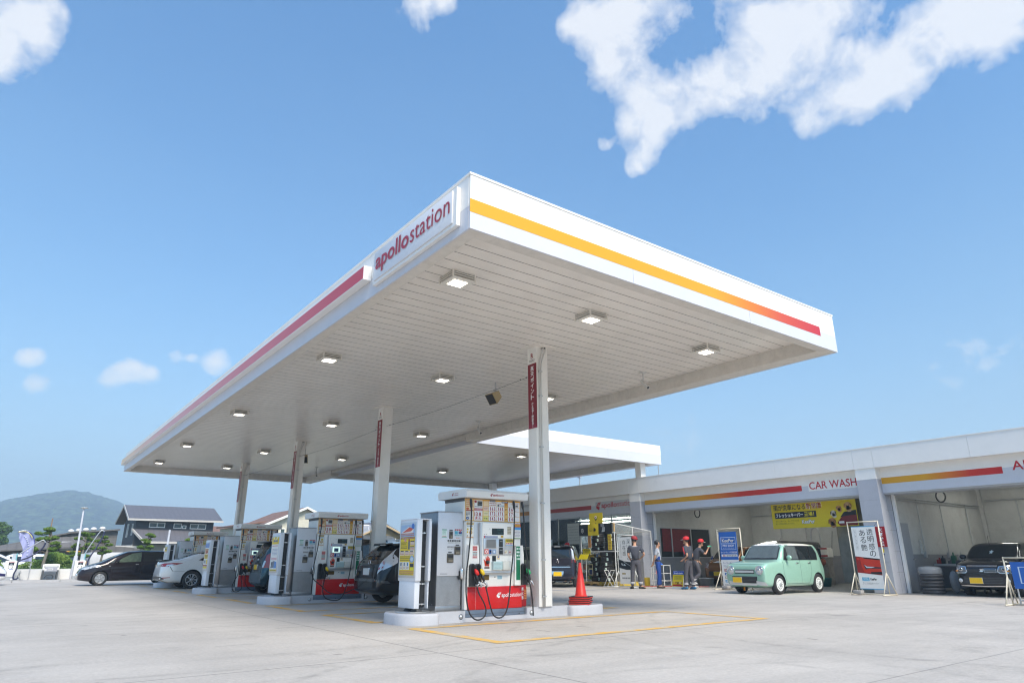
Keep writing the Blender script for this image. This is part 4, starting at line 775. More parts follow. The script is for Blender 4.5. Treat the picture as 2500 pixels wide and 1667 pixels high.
# parapet in panels with hairline joints, roof deck, outer shell
mb = MB(); seams = [-1.2, 2.0, 5.2, 7.38, 10.12, 10.76, 13.6, 16.9, 20.22, 20.82, 24.3, 27.8, 31.2]
for a, b_ in zip(seams[:-1], seams[1:]): mb.box(21.97, 22.30, a+.003, b_-.003, 3.78, 4.41, WHITE)
mb.box(21.95, 22.33, -1.22, 31.22, 4.41, 4.435, WHITE); mb.box(22.0, 22.28, -1.19, 31.19, 3.80, 4.40, JOINT); bd.part('parapet', mb)
mb = MB(); mb.box(22.30, 31.8, -1.2, 31.2, 4.02, 4.12, GREYW); bd.part('roof', mb)
for (a, b_) in ((20.22, 20.82), (10.12, 10.76), (-.6, 0.02)):
    mb = MB(); mb.box(22.0, 22.74, a, b_, 3.432, 3.778, WHITE); mb.box(22.0, 22.74, a, b_, 0, 3.43, GREYW)
    for z in (.62, 1.24, 1.86, 2.48): mb.box(22.30, 22.74, a-.002, a, z, z+.006, JOINT); mb.box(21.998, 22.0, a+.02, b_-.02, z+.3, z+.303, JOINT)
    mb.box(22.42, 22.424, a-.002, a, 0, 3.0, JOINT)
    bd.part('pillar', mb)
FS = {}
def bay_fascia(y0, y1, sy0, sy1, gm, zb=3.0):
    mb = MB(); mb.box(22.30, 22.45, y0, y1, 3.435, 3.78, WHITE); mb.box(22.30, 22.45, y0, y1, zb, 3.435, GREYW if zb > 3.0 else LGREY); mb.box(22.45, 22.74, y0, y1, zb+.04, 3.78, GREYW); mb.box(22.36, 22.41, y0, y1, zb-.05, zb, FRM)
    o = bd.part('fascia', mb)
    mb = MB(); mb.box(22.297, 22.30, sy0, sy1, 3.28, 3.47, gm); bd.part('stripe', mb, o); return o
g1 = grad('wash_stripe_film', [(0, cR2), (.34, (.60, .03, .012)), (.46, cO), (.66, cY), (1, cY)], 1, 12.85, 20.22)
g2 = grad('repair_stripe_film', [(0, cR2), (.24, (.60, .03, .012)), (.40, cO), (.62, cY), (1, cY)], 1, 6.78, 10.12)
g3 = grad('shop_stripe_film', [(0, (.42, .03, .03)), (.36, (.42, .045, .03)), (.44, (.50, .16, .03)), (1, (.60, .34, .05))], 1, 23.75, 31.2)
f1 = bay_fascia(10.76, 20.22, 12.85, 20.21, g1); f2 = bay_fascia(.02, 10.12, 6.78, 10.11, g2); f3 = bay_fascia(20.82, 31.2, 23.6, 31.19, g3)
RL = mat('sign_red_letters', (.52, .012, .022), .4, var=0)
mb = MB(); p = Panel(mb, (22.30, 0, 0), (0, -1, 0), (0, 0, 1), .004); p.rect(-12.60, 3.25, -10.86, 3.58, WHITE, 1); p.text('CAR WASH', -12.56, 3.30, -10.90, 3.555, RL, 2, .012); bd.part('lettering', mb, f1)
mb = MB(); p = Panel(mb, (22.30, 0, 0), (0, -1, 0), (0, 0, 1), .004); p.text('AU', -6.54, 3.34, -6.02, 3.59, RL, 2, .012); bd.part('lettering', mb, f2)
mb = MB(); p = Panel(mb, (22.30, 0, 0), (0, -1, 0), (0, 0, 1), .004); p.rect(-23.30, 3.22, -20.83, 3.60, mat('sign_plate_grey', (.60, .61, .62), .4), 1); logo(p, -23.26, 3.24, -22.92, 3.58, RL, 2); wordmark(p, -22.90, 3.25, -20.86, 3.55, RL, 2); bd.part('lettering', mb, f3)
# bay frames, inner walls, floor, ceiling
mb = MB()
for (a, b_) in ((10.76, 20.22), (.02, 10.12)):
    mb.box(22.74, 22.84, b_-.10, b_-.012, 0, 3.02, WHITE); mb.box(22.74, 22.84, b_-.012, b_, 0, 3.02, BLKPL); mb.box(22.74, 22.84, a, a+.08, 0, 3.02, WHITE); mb.box(22.76, 22.82, a+.08, b_-.1, 2.93, 3.02, FRM)
bd.part('door_frame', mb)
mb = MB()
for (a, b_) in ((10.76, 20.22), (.02, 10.12)):
    for (z0, z1, m_) in ((1.15, 3.6, INW), (0, 1.148, INLOW)):
        if a > 10 and z0 == 0: pass
        mb.box(30.0, 30.1, a, b_, z0, z1, m_)
    mb.box(29.93, 30.0, a+3.6, a+3.72, 0, 3.6, INW); mb.box(29.93, 30.0, a+6.6, a+6.72, 0, 3.6, INW)
mb.box(22.84, 30.0, 10.12, 10.2, 1.15, 3.6, INW); mb.box(22.84, 30.0, 10.12, 10.2, 0, 1.148, INLOW); mb.box(22.84, 30.0, 10.66, 10.76, 0, 3.6, INW); mb.box(22.84, 30.0, -.1, .02, 0, 3.6, INW)
mb.box(29.86, 29.98, 10.0, 10.12, 0, 3.6, INW)
# wall between wash bay and shop, pierced by the window
mb.box(22.84, 30.0, 20.22, 20.30, 2.36, 3.6, INW); mb.box(22.84, 30.0, 20.22, 20.30, 0, 1.10, INLOW); mb.box(22.84, 23.12, 20.22, 20.30, 1.10, 2.36, INW); mb.box(26.6, 30, 20.22, 20.30, 1.10, 2.36, INW)
mb.box(22.74, 30.1, 31.1, 31.2, 0, 4.02, GREYW); mb.box(30.1, 30.2, -1.2, 31.2, 0, 4.02, GREYW)
bd.part('wall', mb)
mb = MB(); mb.box(22.74, 30, .02, 20.22, 3.6, 3.7, INW); mb.box(22.5, 30, 20.82, 31.1, 3.12, 3.2, mat('shop_ceiling', (.6, .6, .58), .7)); bd.part('ceiling', mb)
BT = mat('bay_tube_lamp', (.9, .9, .85), .4, var=0, emit=(.96, .97, .90), estr=11)
for (x, y) in ((24.6, 2.6), (24.6, 6.2), (27.6, 4.0), (27.6, 8.4), (24.6, 12.6), (24.6, 16.2), (27.6, 14.0), (27.6, 18.4)):
    mb = MB(); mb.box(x-.09, x+.09, y-.75, y+.75, 3.50, 3.56, PWH); mb.box(x-.05, x+.05, y-.62, y+.62, 3.46, 3.50, BT); bd.part('bay_lamp', mb)
mb = MB(); mb.box(22.0, 30, .02, 20.22, -.005, .012, INFL); mb.box(22.45, 30, 20.82, 31.1, -.005, .02, mat('shop_floor', (.42, .41, .39), .35)); bd.part('floor', mb)
mb = MB(); mb.box(23.10, 26.60, 20.205, 20.22, 1.09, 1.13, FRM); mb.box(23.10, 26.60, 20.205, 20.22, 2.33, 2.37, FRM)
for x in (23.10, 23.88, 25.20, 26.56): mb.box(x, x+.06, 20.20, 20.225, 1.13, 2.33, FRM)
wn = bd.part('window', mb)
mb = MB(); mb.box(23.14, 26.58, 20.245, 20.25, 1.12, 2.34, mat('inner_window_dark', (.035, .04, .04), .12, var=.1)); bd.part('pane', mb, wn)
BL = mat('red_roller_blind', (.20, .022, .026), .7, var=.2, vscale=12)
mb = MB(); mb.box(23.32, 23.86, 20.228, 20.243, 1.36, 2.31, BL); mb.box(23.96, 25.17, 20.228, 20.243, 1.34, 2.31, BL); bd.part('blind', mb, wn)
mb = MB(); mb.box(22.93, 23.52, 10.085, 10.12, .03, 2.10, mat('side_door_grey', (.33, .34, .37), .5)); dr = bd.part('door', mb); mb = MB(); mb.cyl((23.44, 10.085, 1.0), (23.44, 10.03, 1.0), .02, .02, CHROME, 8); mb.box(23.36, 23.46, 10.02, 10.035, .99, 1.01, CHROME); bd.part('handle', mb, dr)
# service runs on the bay walls
mb = MB()
for (x0, x1, z) in ((22.9, 29.8, 2.9), (22.9, 29.8, 2.82)): mb.cyl((x0, 10.07, z), (x1, 10.07, z), .018, .018, FRM, 8)
for x in (24.4, 26.2, 28.4): mb.cyl((x, 10.07, 1.2), (x, 10.07, 2.9), .016, .016, FRM, 8); mb.box(x-.06, x+.06, 10.05, 10.12, 1.05, 1.22, FRM)
for (y0, y1, z) in ((.1, 9.9, 3.1), (10.9, 20.1, 3.05)): mb.cyl((29.9, y0, z), (29.9, y1, z), .03, .03, FRM, 8)
for y in (2.2, 5.8, 8.9, 12.6, 15.4, 18.6): mb.cyl((29.9, y, .9), (29.9, y, 3.1), .02, .02, FRM, 8); mb.box(29.85, 29.98, y-.12, y+.12, 1.2, 1.5, GALV)
bd.part('wall_pipes', mb)
# shop front
mb = MB()
ms = [20.84, 22.34, 24.5, 26.12, 28.2, 30.0, 31.08]
for y in ms: mb.box(22.34, 22.40, y-.03, y+.03, .1, 2.98, FRM); mb.box(22.332, 22.34, y-.012, y+.012, .1, 2.98, BLKPL)
mb.box(22.34, 22.40, 20.82, 31.1, 2.94, 3.0, FRM); mb.box(22.34, 22.40, 20.82, 31.1, .0, .12, FRM); mb.box(22.34, 22.40, 22.36, 24.48, 2.08, 2.13, FRM); sf = bd.part('shop_window', mb)
for a, b_ in zip(ms[:-1], ms[1:]): mb = MB(); mb.box(22.365, 22.375, a+.03, b_-.03, .12, 2.94, SHOPGL); bd.part('pane', mb, sf)
mb = MB(); TB = mat('tube_lamp', (.9, .9, .85), .4, var=0, emit=(1, .97, .86), estr=13)
for x in (23.6, 25.9, 28.2): mb.box(x, x+.07, 21.1, 30.8, 3.075, 3.118, TB)
bd.part('ceiling_lamp', mb)
for (y, z0, z1, w_, c) in ((25.0, 1.75, 2.72, .85, 'C9C9C0'), (23.9, 1.72, 1.98, .2, '9CB8C0'), (23.45, 1.28, 1.62, .24, 'E6E0D8'), (23.25, 1.02, 1.30, .2, '3A68B0'), (23.2, .70, .92, .2, 'D8A840'), (26.9, 1.3, 2.0, .6, 'E8ECEC')):
    mb = MB(); p = Panel(mb, (22.362, 0, 0), (0, -1, 0), (0, 0, 1), .001); p.rect(-y-w_/2, z0, -y+w_/2, z1, c, 0)
    if w_ < .3: p.lines(-y-w_/2+.02, z0+.03, -y+w_/2-.02, z1-.03, '8A4040' if c != '3A68B0' else 'F0D040', 3, 1, .5)
    else: p.lines(-y-w_/2+.05, z0+.1, -y+w_/2-.05, z1-.1, 'A8ABA4', 6, 1, .3)
    bd.part('window_sticker', mb, sf)
for (x, y) in ((25, 23), (25, 27), (27.5, 25)):
    tt = Thing('shop_shelf', 'grey goods shelf inside the shop, '+{(25, 23): 'nearest the door', (25, 27): 'left one behind the glass', (27.5, 25): 'one farthest inside'}[(x, y)], 'shelf', (x, y, .02), group='shelves inside the shop')
    mb = MB()
    for z in (0.05, .5, .95, 1.4): mb.box(-.25, .25, -1.2, 1.2, z, z+.03, FRM)
    for yy in (-1.2, 1.17): mb.box(-.25, .25, yy, yy+.03, 0, 1.6, FRM)
    tt.part('frame', mb); mb = MB(); rd = random.Random(x)
    for z in (.08, .53, .98):
        yy = -1.1
        while yy < 1.05: ww = rd.uniform(.08, .2); mb.box(-.2, .2, yy, yy+ww, z, z+rd.uniform(.15, .32), pm(rd.choice(['3A5A8A', 'B03030', 'E8E8E0', '2A2A2A', 'D8B030', '4A8A5A']))); yy += ww+.02
    tt.part('goods', mb)
mb = MB(); mb.cyl((24, 26.2, 4.43), (24, 26.2, 5.15), .03, .03, GALV, 8); mb.box(23.93, 24.07, 26.1, 26.3, 5.13, 5.22, GALV); single('roof_mast', mb, 'thin grey mast on the shop roof under the rear canopy', 'mast', loc=(24, 26.2, 4.43))
mb = MB(); mb.cyl((23.0, 19.9, 4.43), (23.0, 19.9, 5.3), .022, .022, GALV, 8); single('roof_pole', mb, 'thin grey pole on the roof just right of the rear canopy', 'pole', loc=(23.0, 19.9, 4.43))

# ------------------------------------------------------------------ banner and signs
def wavy_cloth(mb, O, U, V, w_, h_, colfn, n=24, amp=.02, seed=0):
    O = Vector(O); U = Vector(U); V = Vector(V); N = U.cross(V)
    vs = []
    for j in range(5):
        for i in range(n+1): u = w_*i/n; v = h_*j/4; vs.append(O+U*u+V*v+N*(amp*math.sin(u*5+seed)+amp*.5*math.sin(u*11+j+seed)))
    mb.add(vs, [(j*(n+1)+i, j*(n+1)+i+1, (j+1)*(n+1)+i+1, (j+1)*(n+1)+i) for j in range(4) for i in range(n)], colfn, True)
    mb.add([v-N*.004 for v in vs], [(j*(n+1)+i, (j+1)*(n+1)+i, (j+1)*(n+1)+i+1, j*(n+1)+i+1) for j in range(4) for i in range(n)], colfn, True)
CU = mat('grimy_vinyl_curtain', (.22, .21, .18), .6, var=.25, vscale=3, fn=dirt_fn(.6, 2.5, .45, (.10, .10, .08), True))
mb = MB(); wavy_cloth(mb, (23.3, 12.35, .25), (0, -1, 0), (0, 0, 1), 1.5, 2.72, CU, 30, .03); single('vinyl_curtain', mb, 'grimy grey vinyl curtain hanging below the yellow banner in the wash bay', 'curtain', loc=(23.3, 11.6, .25))
t = Thing('wash_banner', 'long yellow banner with black and red Japanese lettering above the wash bay entrance', 'banner', (22.93, 12.95, 2.07), world=True)
mb = MB(); mb.box(22.94, 22.95, 11.37, 14.55, 2.07, 2.97, pm('E3CB14')); t.part('cloth', mb)
mb = MB(); p = Panel(mb, (22.94, 14.55, 2.07), (0, -1, 0), (0, 0, 1), .002)
p.text('雨が洗車になる', .10, .63, 1.36, .84, '26262A', 1, .015); p.text('新常識', 1.38, .635, 1.98, .855, 'F4F0E4', 1, .04); p.text('新常識', 1.40, .64, 1.96, .85, 'A01828', 2, .008)
p.poly([(.13, .36), (1.74, .36), (1.74, .57), (.12, .57)], '1C2038', 1); p.text('フレッシュキーパー', .17, .395, 1.24, .535, 'F2F2F0', 2, .04); p.text('登場！', 1.28, .395, 1.66, .545, 'E8D820', 2, .03)
p.text('ぬらしておいても、', .14, .24, .56, .295, '4A4420', 1); p.text('"キレイ"でいられる', .60, .24, 1.06, .295, '4A4420', 1); p.text('新しい洗車をお楽しみください', .14, .15, .86, .205, '4A4420', 1)
p.text('KeePer', 1.16, .135, 1.66, .29, '1A1A1A', 1, .06); p.text('KeePer', 1.17, .145, 1.65, .28, 'F6F6F4', 2, .02)
# photographs of puppies round a red car
p.poly([(2.45, .12), (2.62, .30), (2.85, .38), (3.16, .40), (3.16, .02), (2.55, .02)], '7A1418', 1); p.poly([(2.58, .30), (2.74, .47), (3.16, .52), (3.16, .36), (2.8, .34)], '18181C', 2); p.rect(2.52, .10, 2.70, .17, 'E8E8E8', 2)
for (u, v, r, c, e) in ((2.90, .66, .13, 'C9A06A', 'A87A48'), (2.58, .60, .09, 'C08A50', '9A6A38'), (2.36, .44, .10, 'D8CFC0', '3A3230'), (2.28, .16, .13, 'A87848', '86582E')):
    p.disc(u, v, r, c, 3, 9, 1.05); p.disc(u+.03, v-r*.9, r*.8, c, 3, 7, .8)
    for q in (-1, 1): p.poly([(u+q*r*.45, v+r*.75), (u+q*r*.98, v+r*.55), (u+q*r*1.12, v-r*.45), (u+q*r*.8, v-r*.2)], e, 4); p.disc(u, v-r*.25, r*.42, 'E6D8C4', 4, 14, .8); p.disc(u, v-r*.15, r*.15, '1A1412', 5, 10, .7)
    for s_ in (-1, 1): p.disc(u+s_*r*.36, v+r*.22, r*.12, '1A1412', 5, 10)
t.part('print', mb)
t = Thing('fire_warning_sign', 'red sign with white vertical characters on the pillar between the bays', 'sign', (21.99, 10.28, 1.67), world=True)
mb = MB(); mb.box(21.985, 21.998, 10.13, 10.42, 1.36, 1.97, pm('A80F1C')); t.part('board', mb); mb = MB(); p = Panel(mb, (21.985, 10.42, 1.36), (0, -1, 0), (0, 0, 1)); p.vtext('火気厳禁', .145, .585, .14, 'F4F4F4', 1, .04, 1.02); t.part('lettering', mb)
mb = MB(); mb.box(21.99, 21.998, 10.26, 10.33, 1.20, 1.31, pm('E8D020')); mb.box(21.99, 21.998, 10.26, 10.33, 1.12, 1.16, pm('2A3A7A')); single('warning_sticker', mb, 'small yellow and blue sticker under the red sign on the pillar', 'sticker', loc=(21.994, 10.3, 1.2))

WOODF = mat('cream_pipe_frame', (.66, .60, .48), .5)
def frame_sign(lab, X, ya, yb, top, bl, br, bb, bt, draw, feet=.42, rot=0, m_=WOODF, cat='sign', low=.10):
    """pipe stand: two uprights, top bar, splayed feet; cloth tied inside; ya (left) > yb (right) seen from the forecourt"""
    t = Thing('banner_stand', lab, cat, (X, (ya+yb)/2, 0), rot, group='banners on pipe stands in front of the bays'); y0 = (ya-yb)/2; yo = (ya+yb)/2
    mb = MB(); r = .017
    for s_ in (-1, 1):
        y = s_*y0
        mb.tube([(0, y, .02), (0, y, top)], r, m_, 8); mb.tube([(-feet, y+s_*.02, .02), (feet, y+s_*.02, .02)], r, m_, 8)
        mb.tube([(-feet*.9, y+s_*.02, .02), (0, y, .62)], r*.9, m_, 8); mb.tube([(feet*.9, y+s_*.02, .02), (0, y, .62)], r*.9, m_, 8)
    mb.tube([(0, -y0, top), (0, y0, top)], r, m_, 8); mb.tube([(0, -y0, .03), (0, y0, .03)], r, m_, 8)
    for s_ in (-1, 1): mb.ball((0, s_*y0, top), r*1.35, m_, 1)
    t.part('frame', mb)
    mb = MB(); mb.box(-.028, -.024, br-yo, bl-yo, bb, bt, pm('F2F2F0')); mb.tube([(-.026, bl-yo, bt), (-.01, y0, top-.01)], .004, BLKPL, 5); mb.tube([(-.026, br-yo, bt), (-.01, -y0, top-.01)], .004, BLKPL, 5)
    mb.tube([(-.026, bl-yo, bb), (-.01, y0, .06)], .004, BLKPL, 5); mb.tube([(-.026, br-yo, bb), (-.01, -y0, .06)], .004, BLKPL, 5); c = t.part('cloth', mb)
    mb = MB(); p = Panel(mb, (-.028, bl-yo, bb), (0, -1, 0), (0, 0, 1)); draw(p, bl-br, bt-bb); t.part('print', mb, c)
    return t
def d_dark(p, w_, h_):
    p.vtext('深い艶と', w_*.76, h_*.955, .185, '2A2A2A', 1, 0, 1.10); p.vtext('存在感', w_*.42, h_*.94, .185, '2A2A2A', 1, 0, 1.14)
    p.rect(w_*.14, h_*.55, w_*.145, h_*.93, '9A9A9A', 1); p.lines(w_*.15, h_*.56, w_*.20, h_*.92, '9A9A9A', 14, 1, .3)
    p.poly([(0, h_*.52), (w_*.4, h_*.48), (w_, h_*.46), (w_, h_*.30), (w_*.5, h_*.30), (0, h_*.34)], '16202A', 1); p.poly([(w_*.14, h_*.44), (w_*.42, h_*.42), (w_*.52, h_*.385), (w_*.2, h_*.395)], 'C8D4DC', 2); p.disc(w_*.3, h_*.415, .035, '4A5A66', 3); p.poly([(w_*.3, h_*.49), (w_*.9, h_*.37), (w_*.92, h_*.36), (w_*.34, h_*.47)], 'B8C4CC', 2); p.poly([(0, h_*.36), (w_*.2, h_*.33), (w_*.5, h_*.32), (w_*.5, h_*.31), (0, h_*.34)], '50606C', 2)
    p.rect(w_*.18, h_*.20, w_*.45, h_*.235, 'B8A878', 1); p.lines(w_*.18, h_*.10, w_*.85, h_*.15, '8A8A8A', 1, 1, .6)
frame_sign('white pipe-stand banner with black characters over a dark car picture, by the tyres', 19.9, 19.64, 18.76, 1.93, 19.55, 18.84, .12, 1.87, d_dark, .33, m_=mat('white_pipe', (.70, .70, .66), .45))
def d_keep(p, w_, h_):
    b = h_*.48; p.rect(0, b, w_, h_, '1E66C0'); p.rect(w_*.08, h_*.665, w_*.92, h_*.90, 'D8E6F4', 2); p.rect(w_*.10, h_*.785, w_*.90, h_*.89, '1E66C0', 3); p.rect(w_*.10, h_*.672, w_*.90, h_*.775, '1E66C0', 3)
    p.text('KeePer', w_*.14, h_*.80, w_*.86, h_*.875, '0E2A50', 4, .06); p.text('KeePer', w_*.16, h_*.805, w_*.84, h_*.87, 'F4F4F4', 5, .02); p.text('PRO SHOP', w_*.18, h_*.72, w_*.82, h_*.76, 'F4F4F4', 4, .02); p.text('キーパープロショップ', w_*.18, h_*.685, w_*.82, h_*.707, 'F4F4F4', 4)
    p.text('カーコーティング技術認定店', w_*.04, h_*.60, w_*.96, h_*.635, 'F4F4F4', 4, .02); p.rect(w_*.06, h_*.535, w_*.95, h_*.58, 'F4F4F4', 2); p.text('EX', w_*.15, h_*.54, w_*.30, h_*.575, 'B02840', 3, .03); p.text('1級資格者在籍', w_*.33, h_*.54, w_*.90, h_*.575, '2A2A30', 3)
    p.text('カーコーティングは', w_*.10, h_*.40, w_*.92, h_*.44, '2A4A8A', 1, .01); p.text('プロにおまかせください', w_*.10, h_*.34, w_*.95, h_*.38, '2A4A8A', 1, .01); p.text('EX', w_*.14, h_*.26, w_*.36, h_*.31, 'B02840', 1, .03); p.text('キーパー', w_*.40, h_*.265, w_*.86, h_*.305, '2A2A30', 1)
    for i, c in enumerate(('2A68B0', 'B8B4A0', '5AB0DC')): z = h_*(.195-.065*i); p.rect(w_*.14, z, w_*.80, z+h_*.045, c, 1); p.lines(w_*.2, z+.01, w_*.75, z+h_*.04, 'F4F4F4', 1, 2, .5)
    p.lines(w_*.1, h_*.01, w_*.8, h_*.03, '6A6A70', 1, 1, .6)
frame_sign('tall blue and white coating banner on a pipe stand behind the mint car', 20.9, 15.55, 14.58, 2.06, 15.47, 14.73, .13, 1.95, d_keep, .42)
def d_clear(p, w_, h_):
    p.rect(0, h_-.02, w_, h_, '3AA8DC'); p.rect(0, 0, w_, .02, '3AA8DC'); p.vtext('透明感の', w_*.76, h_*.955, .19, '222222', 1, 0, 1.08); p.vtext('ある艶', w_*.44, h_*.945, .19, '222222', 1, 0, 1.10)
    p.rect(w_*.10, h_*.62, w_*.20, h_*.95, 'C8C8C8', 1); p.rect(w_*.11, h_*.624, w_*.19, h_*.946, 'F4F4F2', 2); p.lines(w_*.13, h_*.63, w_*.17, h_*.94, '8A8A8A', 14, 3, .3)
    p.poly([(0, h_*.52), (w_, h_*.47), (w_, h_*.22), (0, h_*.26)], '9A1812', 1); p.poly([(w_*.18, h_*.50), (w_, h_*.46), (w_, h_*.24), (w_*.28, h_*.27), (w_*.20, h_*.36)], 'C83018', 2); p.poly([(w_*.30, h_*.505), (w_, h_*.475), (w_, h_*.455), (w_*.34, h_*.48)], '2A1614', 3); p.poly([(w_*.28, h_*.405), (w_*.36, h_*.36), (w_, h_*.345), (w_, h_*.325), (w_*.5, h_*.325), (w_*.36, h_*.31)], '20262E', 3); p.poly([(w_*.32, h_*.385), (w_*.42, h_*.355), (w_*.75, h_*.35), (w_*.6, h_*.335), (w_*.4, h_*.335)], 'C8D8E4', 4); p.disc(w_*.10, h_*.475, .05, 'C83018', 3, sv=.7); p.poly([(w_*.55, h_*.27), (w_, h_*.275), (w_, h_*.235), (w_*.55, h_*.24)], '1A1A1E', 3)
    p.rect(w_*.14, h_*.13, w_*.44, h_*.185, '4AB0D8', 1); p.text('CRYSTAL', w_*.17, h_*.14, w_*.41, h_*.175, 'F4F4F4', 2); p.text('KeePer', w_*.48, h_*.14, w_*.74, h_*.178, '3A3A3A', 1, .04); p.text('クリスタルキーパー', w_*.14, h_*.075, w_*.80, h_*.11, '2A2A2A', 1)
frame_sign('white banner with black brush characters and a red car picture, by the pillar', 20.9, 10.72, 9.80, 2.08, 10.61, 9.90, .16, 1.95, d_clear, .44)
def d_blue(p, w_, h_):
    p.rect(0, 0, w_, h_, '1C60B8'); p.rect(w_*.10, h_*.2, w_*.94, h_*.82, 'C8DCF0', 2); p.rect(w_*.12, h_*.22, w_*.92, h_*.80, '1C60B8', 3); p.text('KeePer', w_*.24, h_*.4, w_*.86, h_*.66, '0E2A50', 4, .06); p.text('KeePer', w_*.25, h_*.41, w_*.85, h_*.65, 'F4F4F4', 5, .02)
frame_sign('low blue banner on a pipe stand cut by the right edge of the picture', 18.6, 6.05, 4.4, 1.02, 5.93, 4.6, .36, .93, d_blue, .40)
t = Thing('steel_rack', 'grey steel tube rack standing behind the low blue banner', 'rack', (18.8, 5.6, 0)); mb = MB()
for y in (.36, -.5):
    for x in (0, .5): mb.cyl((x, y, .02), (x, y, .93), .018, .018, GALV, 8)
for z in (.10, .46, .82):
    for x in (0, .5): mb.cyl((x, .36, z), (x, -.5, z), .014, .014, GALV, 8)
    for y in (.36, -.5): mb.cyl((0, y, z), (.5, y, z), .014, .014, GALV, 8)
t.part('frame', mb)
t = Thing('yellow_board', 'small yellow and blue A-board standing by the man in the red cap', 'board', (20.1, 16.9, 0), R(-6)); mb = MB()
mb.M = Matrix.Rotation(R(12), 4, 'Y'); mb.box(-.015, .0, -.28, .28, .0, .63, pm('EFEFEA')); mb.M = Matrix.Translation((.26, 0, 0)) @ Matrix.Rotation(R(-12), 4, 'Y'); mb.box(-.015, .0, -.28, .28, .0, .63, pm('EFEFEA')); t.part('board', mb)
mb = MB(); mb.M = Matrix.Rotation(R(12), 4, 'Y'); p = Panel(mb, (-.015, .28, 0), (0, -1, 0), (0, 0, 1)); p.rect(.005, .08, .555, .50, 'F0D61A'); p.rect(.005, .50, .555, .625, '2A55C0'); p.text('fresh', .06, .52, .28, .58, 'E8F0F4', 2, .03); p.text('KeePer', .30, .52, .50, .575, 'F4F4F4', 2, .05); p.lines(.05, .595, .22, .615, 'E8E8F4', 1, 2)
p.lines(.08, .32, .46, .46, '5A7050', 4, 2, .35); p.poly([(.03, .09), (.53, .09), (.53, .14), (.36, .17), (.03, .15)], 'B01820', 2)
for i, u in enumerate((.08, .19, .29, .39, .48)): p.disc(u, .21+.01*(i % 2), .04, ('D8A868', 'A8703C', '3A3230', 'E0C8A0', 'C89058')[i], 3, 12)
t.part('print', mb)

# ------------------------------------------------------------------ tyre display
def tyre_mesh(mb, R_=.305, w_=.185, r=.20, m_=BLACK, lab_=True):
    h = w_/2; prof = [(r, -h*.8), (r+.02, -h), (R_-.035, -h*1.02), (R_-.012, -h*.82), (R_, -h*.55), (R_, -h*.18), (R_-.008, -h*.15), (R_-.008, -h*.05), (R_, -h*.03), (R_, h*.03), (R_-.008, h*.05), (R_-.008, h*.15), (R_, h*.18), (R_, h*.55), (R_-.012, h*.82), (R_-.035, h*1.02), (r+.02, h), (r, h*.8), (r, -h*.8)]
    mb.lathe(prof, m_, 28, (0, 0, h*1.03))
tyre0 = [None]; TG = 'new tyres stacked at the shop display'
def tyre(x, y, z, lab, rot=0, s=1.0, sticker=True):
    if tyre0[0] is None:
        t = Thing('tyre', lab, 'tyre', (x, y, z), rot, group=TG); mb = MB(); tyre_mesh(mb); t.part('rubber', mb)
        mb = MB(); mb.M = Matrix.Rotation(R(222), 4, 'Z'); mb.box(.3055, .3075, -.035, .035, .045, .15, pm('E6F0EA')); mb.box(.3076, .308, -.025, .0, .06, .13, pm('3AA060')); t.part('sticker', mb); tyre0[0] = t.o; return t.o
    o = dup(tyre0[0], label=lab, loc=(x, y, z), rot=rot, skip=() if sticker else ('sticker',)); o.scale = (s, s, s); return o
STK = [('left stack on the pallet', 20.35, 21.25, .17, 5, .20), ('right stack on the pallet', 20.1, 20.45, .17, 6, .185), ('back stack on the pallet', 20.95, 20.75, .17, 6, .185),
       ('left stack on the upper shelf', 20.25, 21.1, 1.37, 4, .165), ('right stack on the upper shelf', 20.2, 20.30, 1.37, 4, .165), ('far right stack on the upper shelf', 20.75, 19.85, 1.37, 3, .185)]
ordn = ('lowest', 'second', 'third', 'fourth', 'fifth', 'sixth', 'seventh')
for nm, x, y, z, n, pz in STK:
    for i in range(n):
        tyre(x+random.uniform(-.02, .02), y+random.uniform(-.02, .02), z+i*.193*(pz/.185 if pz < .18 else 1), ('topmost' if i == n-1 else ordn[i])+' tyre of the '+nm+' in the tyre display', rot=R(random.uniform(-14, 14)), s=1 if pz > .17 else .89)
t = Thing('pallet', 'yellow and wooden pallets under the stacked tyres', 'pallet', (20.5, 20.9, 0), world=True); PL = mat('pallet_yellow', (.55, .40, .05), .6, var=.15, vscale=8); PW = mat('pallet_wood', (.48, .33, .14), .7, var=.2, vscale=10)
mb = MB()
for (a, b_, m_) in ((20.75, 21.75, PW), (19.7, 20.73, PL)):
    for x in (19.9, 20.28, 20.66, 21.04): mb.box(x, x+.3, a, b_, .135, .165, m_)
    for y in (a, (a+b_)/2-.06, b_-.12): mb.box(19.9, 21.3, y, y+.12, .03, .135, m_)
    mb.box(19.88, 19.9, a, b_, .09, .165, m_)
t.part('boards', mb)
mb = MB(); p = Panel(mb, (19.88, 21.6, .1), (0, -1, 0), (0, 0, 1)); p.text('DUNLOP', .12, .01, .5, .05, '3A2C12', 1, .04); p.text('DUNLOP', 1.0, .01, 1.4, .05, '3A2C12', 1, .04); t.part('lettering', mb)
t = Thing('display_rack', 'white tube rack with a sagging clear vinyl roof holding the tyres', 'rack', (20.9, 20.8, 0), world=True); mb = MB()
WP = mat('white_tube', (.62, .62, .60), .4)
for (x, y) in ((19.85, 21.72), (19.85, 19.72), (22.0, 21.72), (22.0, 19.72), (20.9, 19.72)): mb.cyl((x, y, 0), (x, y, 2.42 if x < 20 else (2.15 if x > 21 else 2.28)), .022, .022, WP, 8)
for y in (21.72, 19.72): mb.cyl((19.85, y, 2.42), (22.0, y, 2.15), .02, .02, WP, 8)
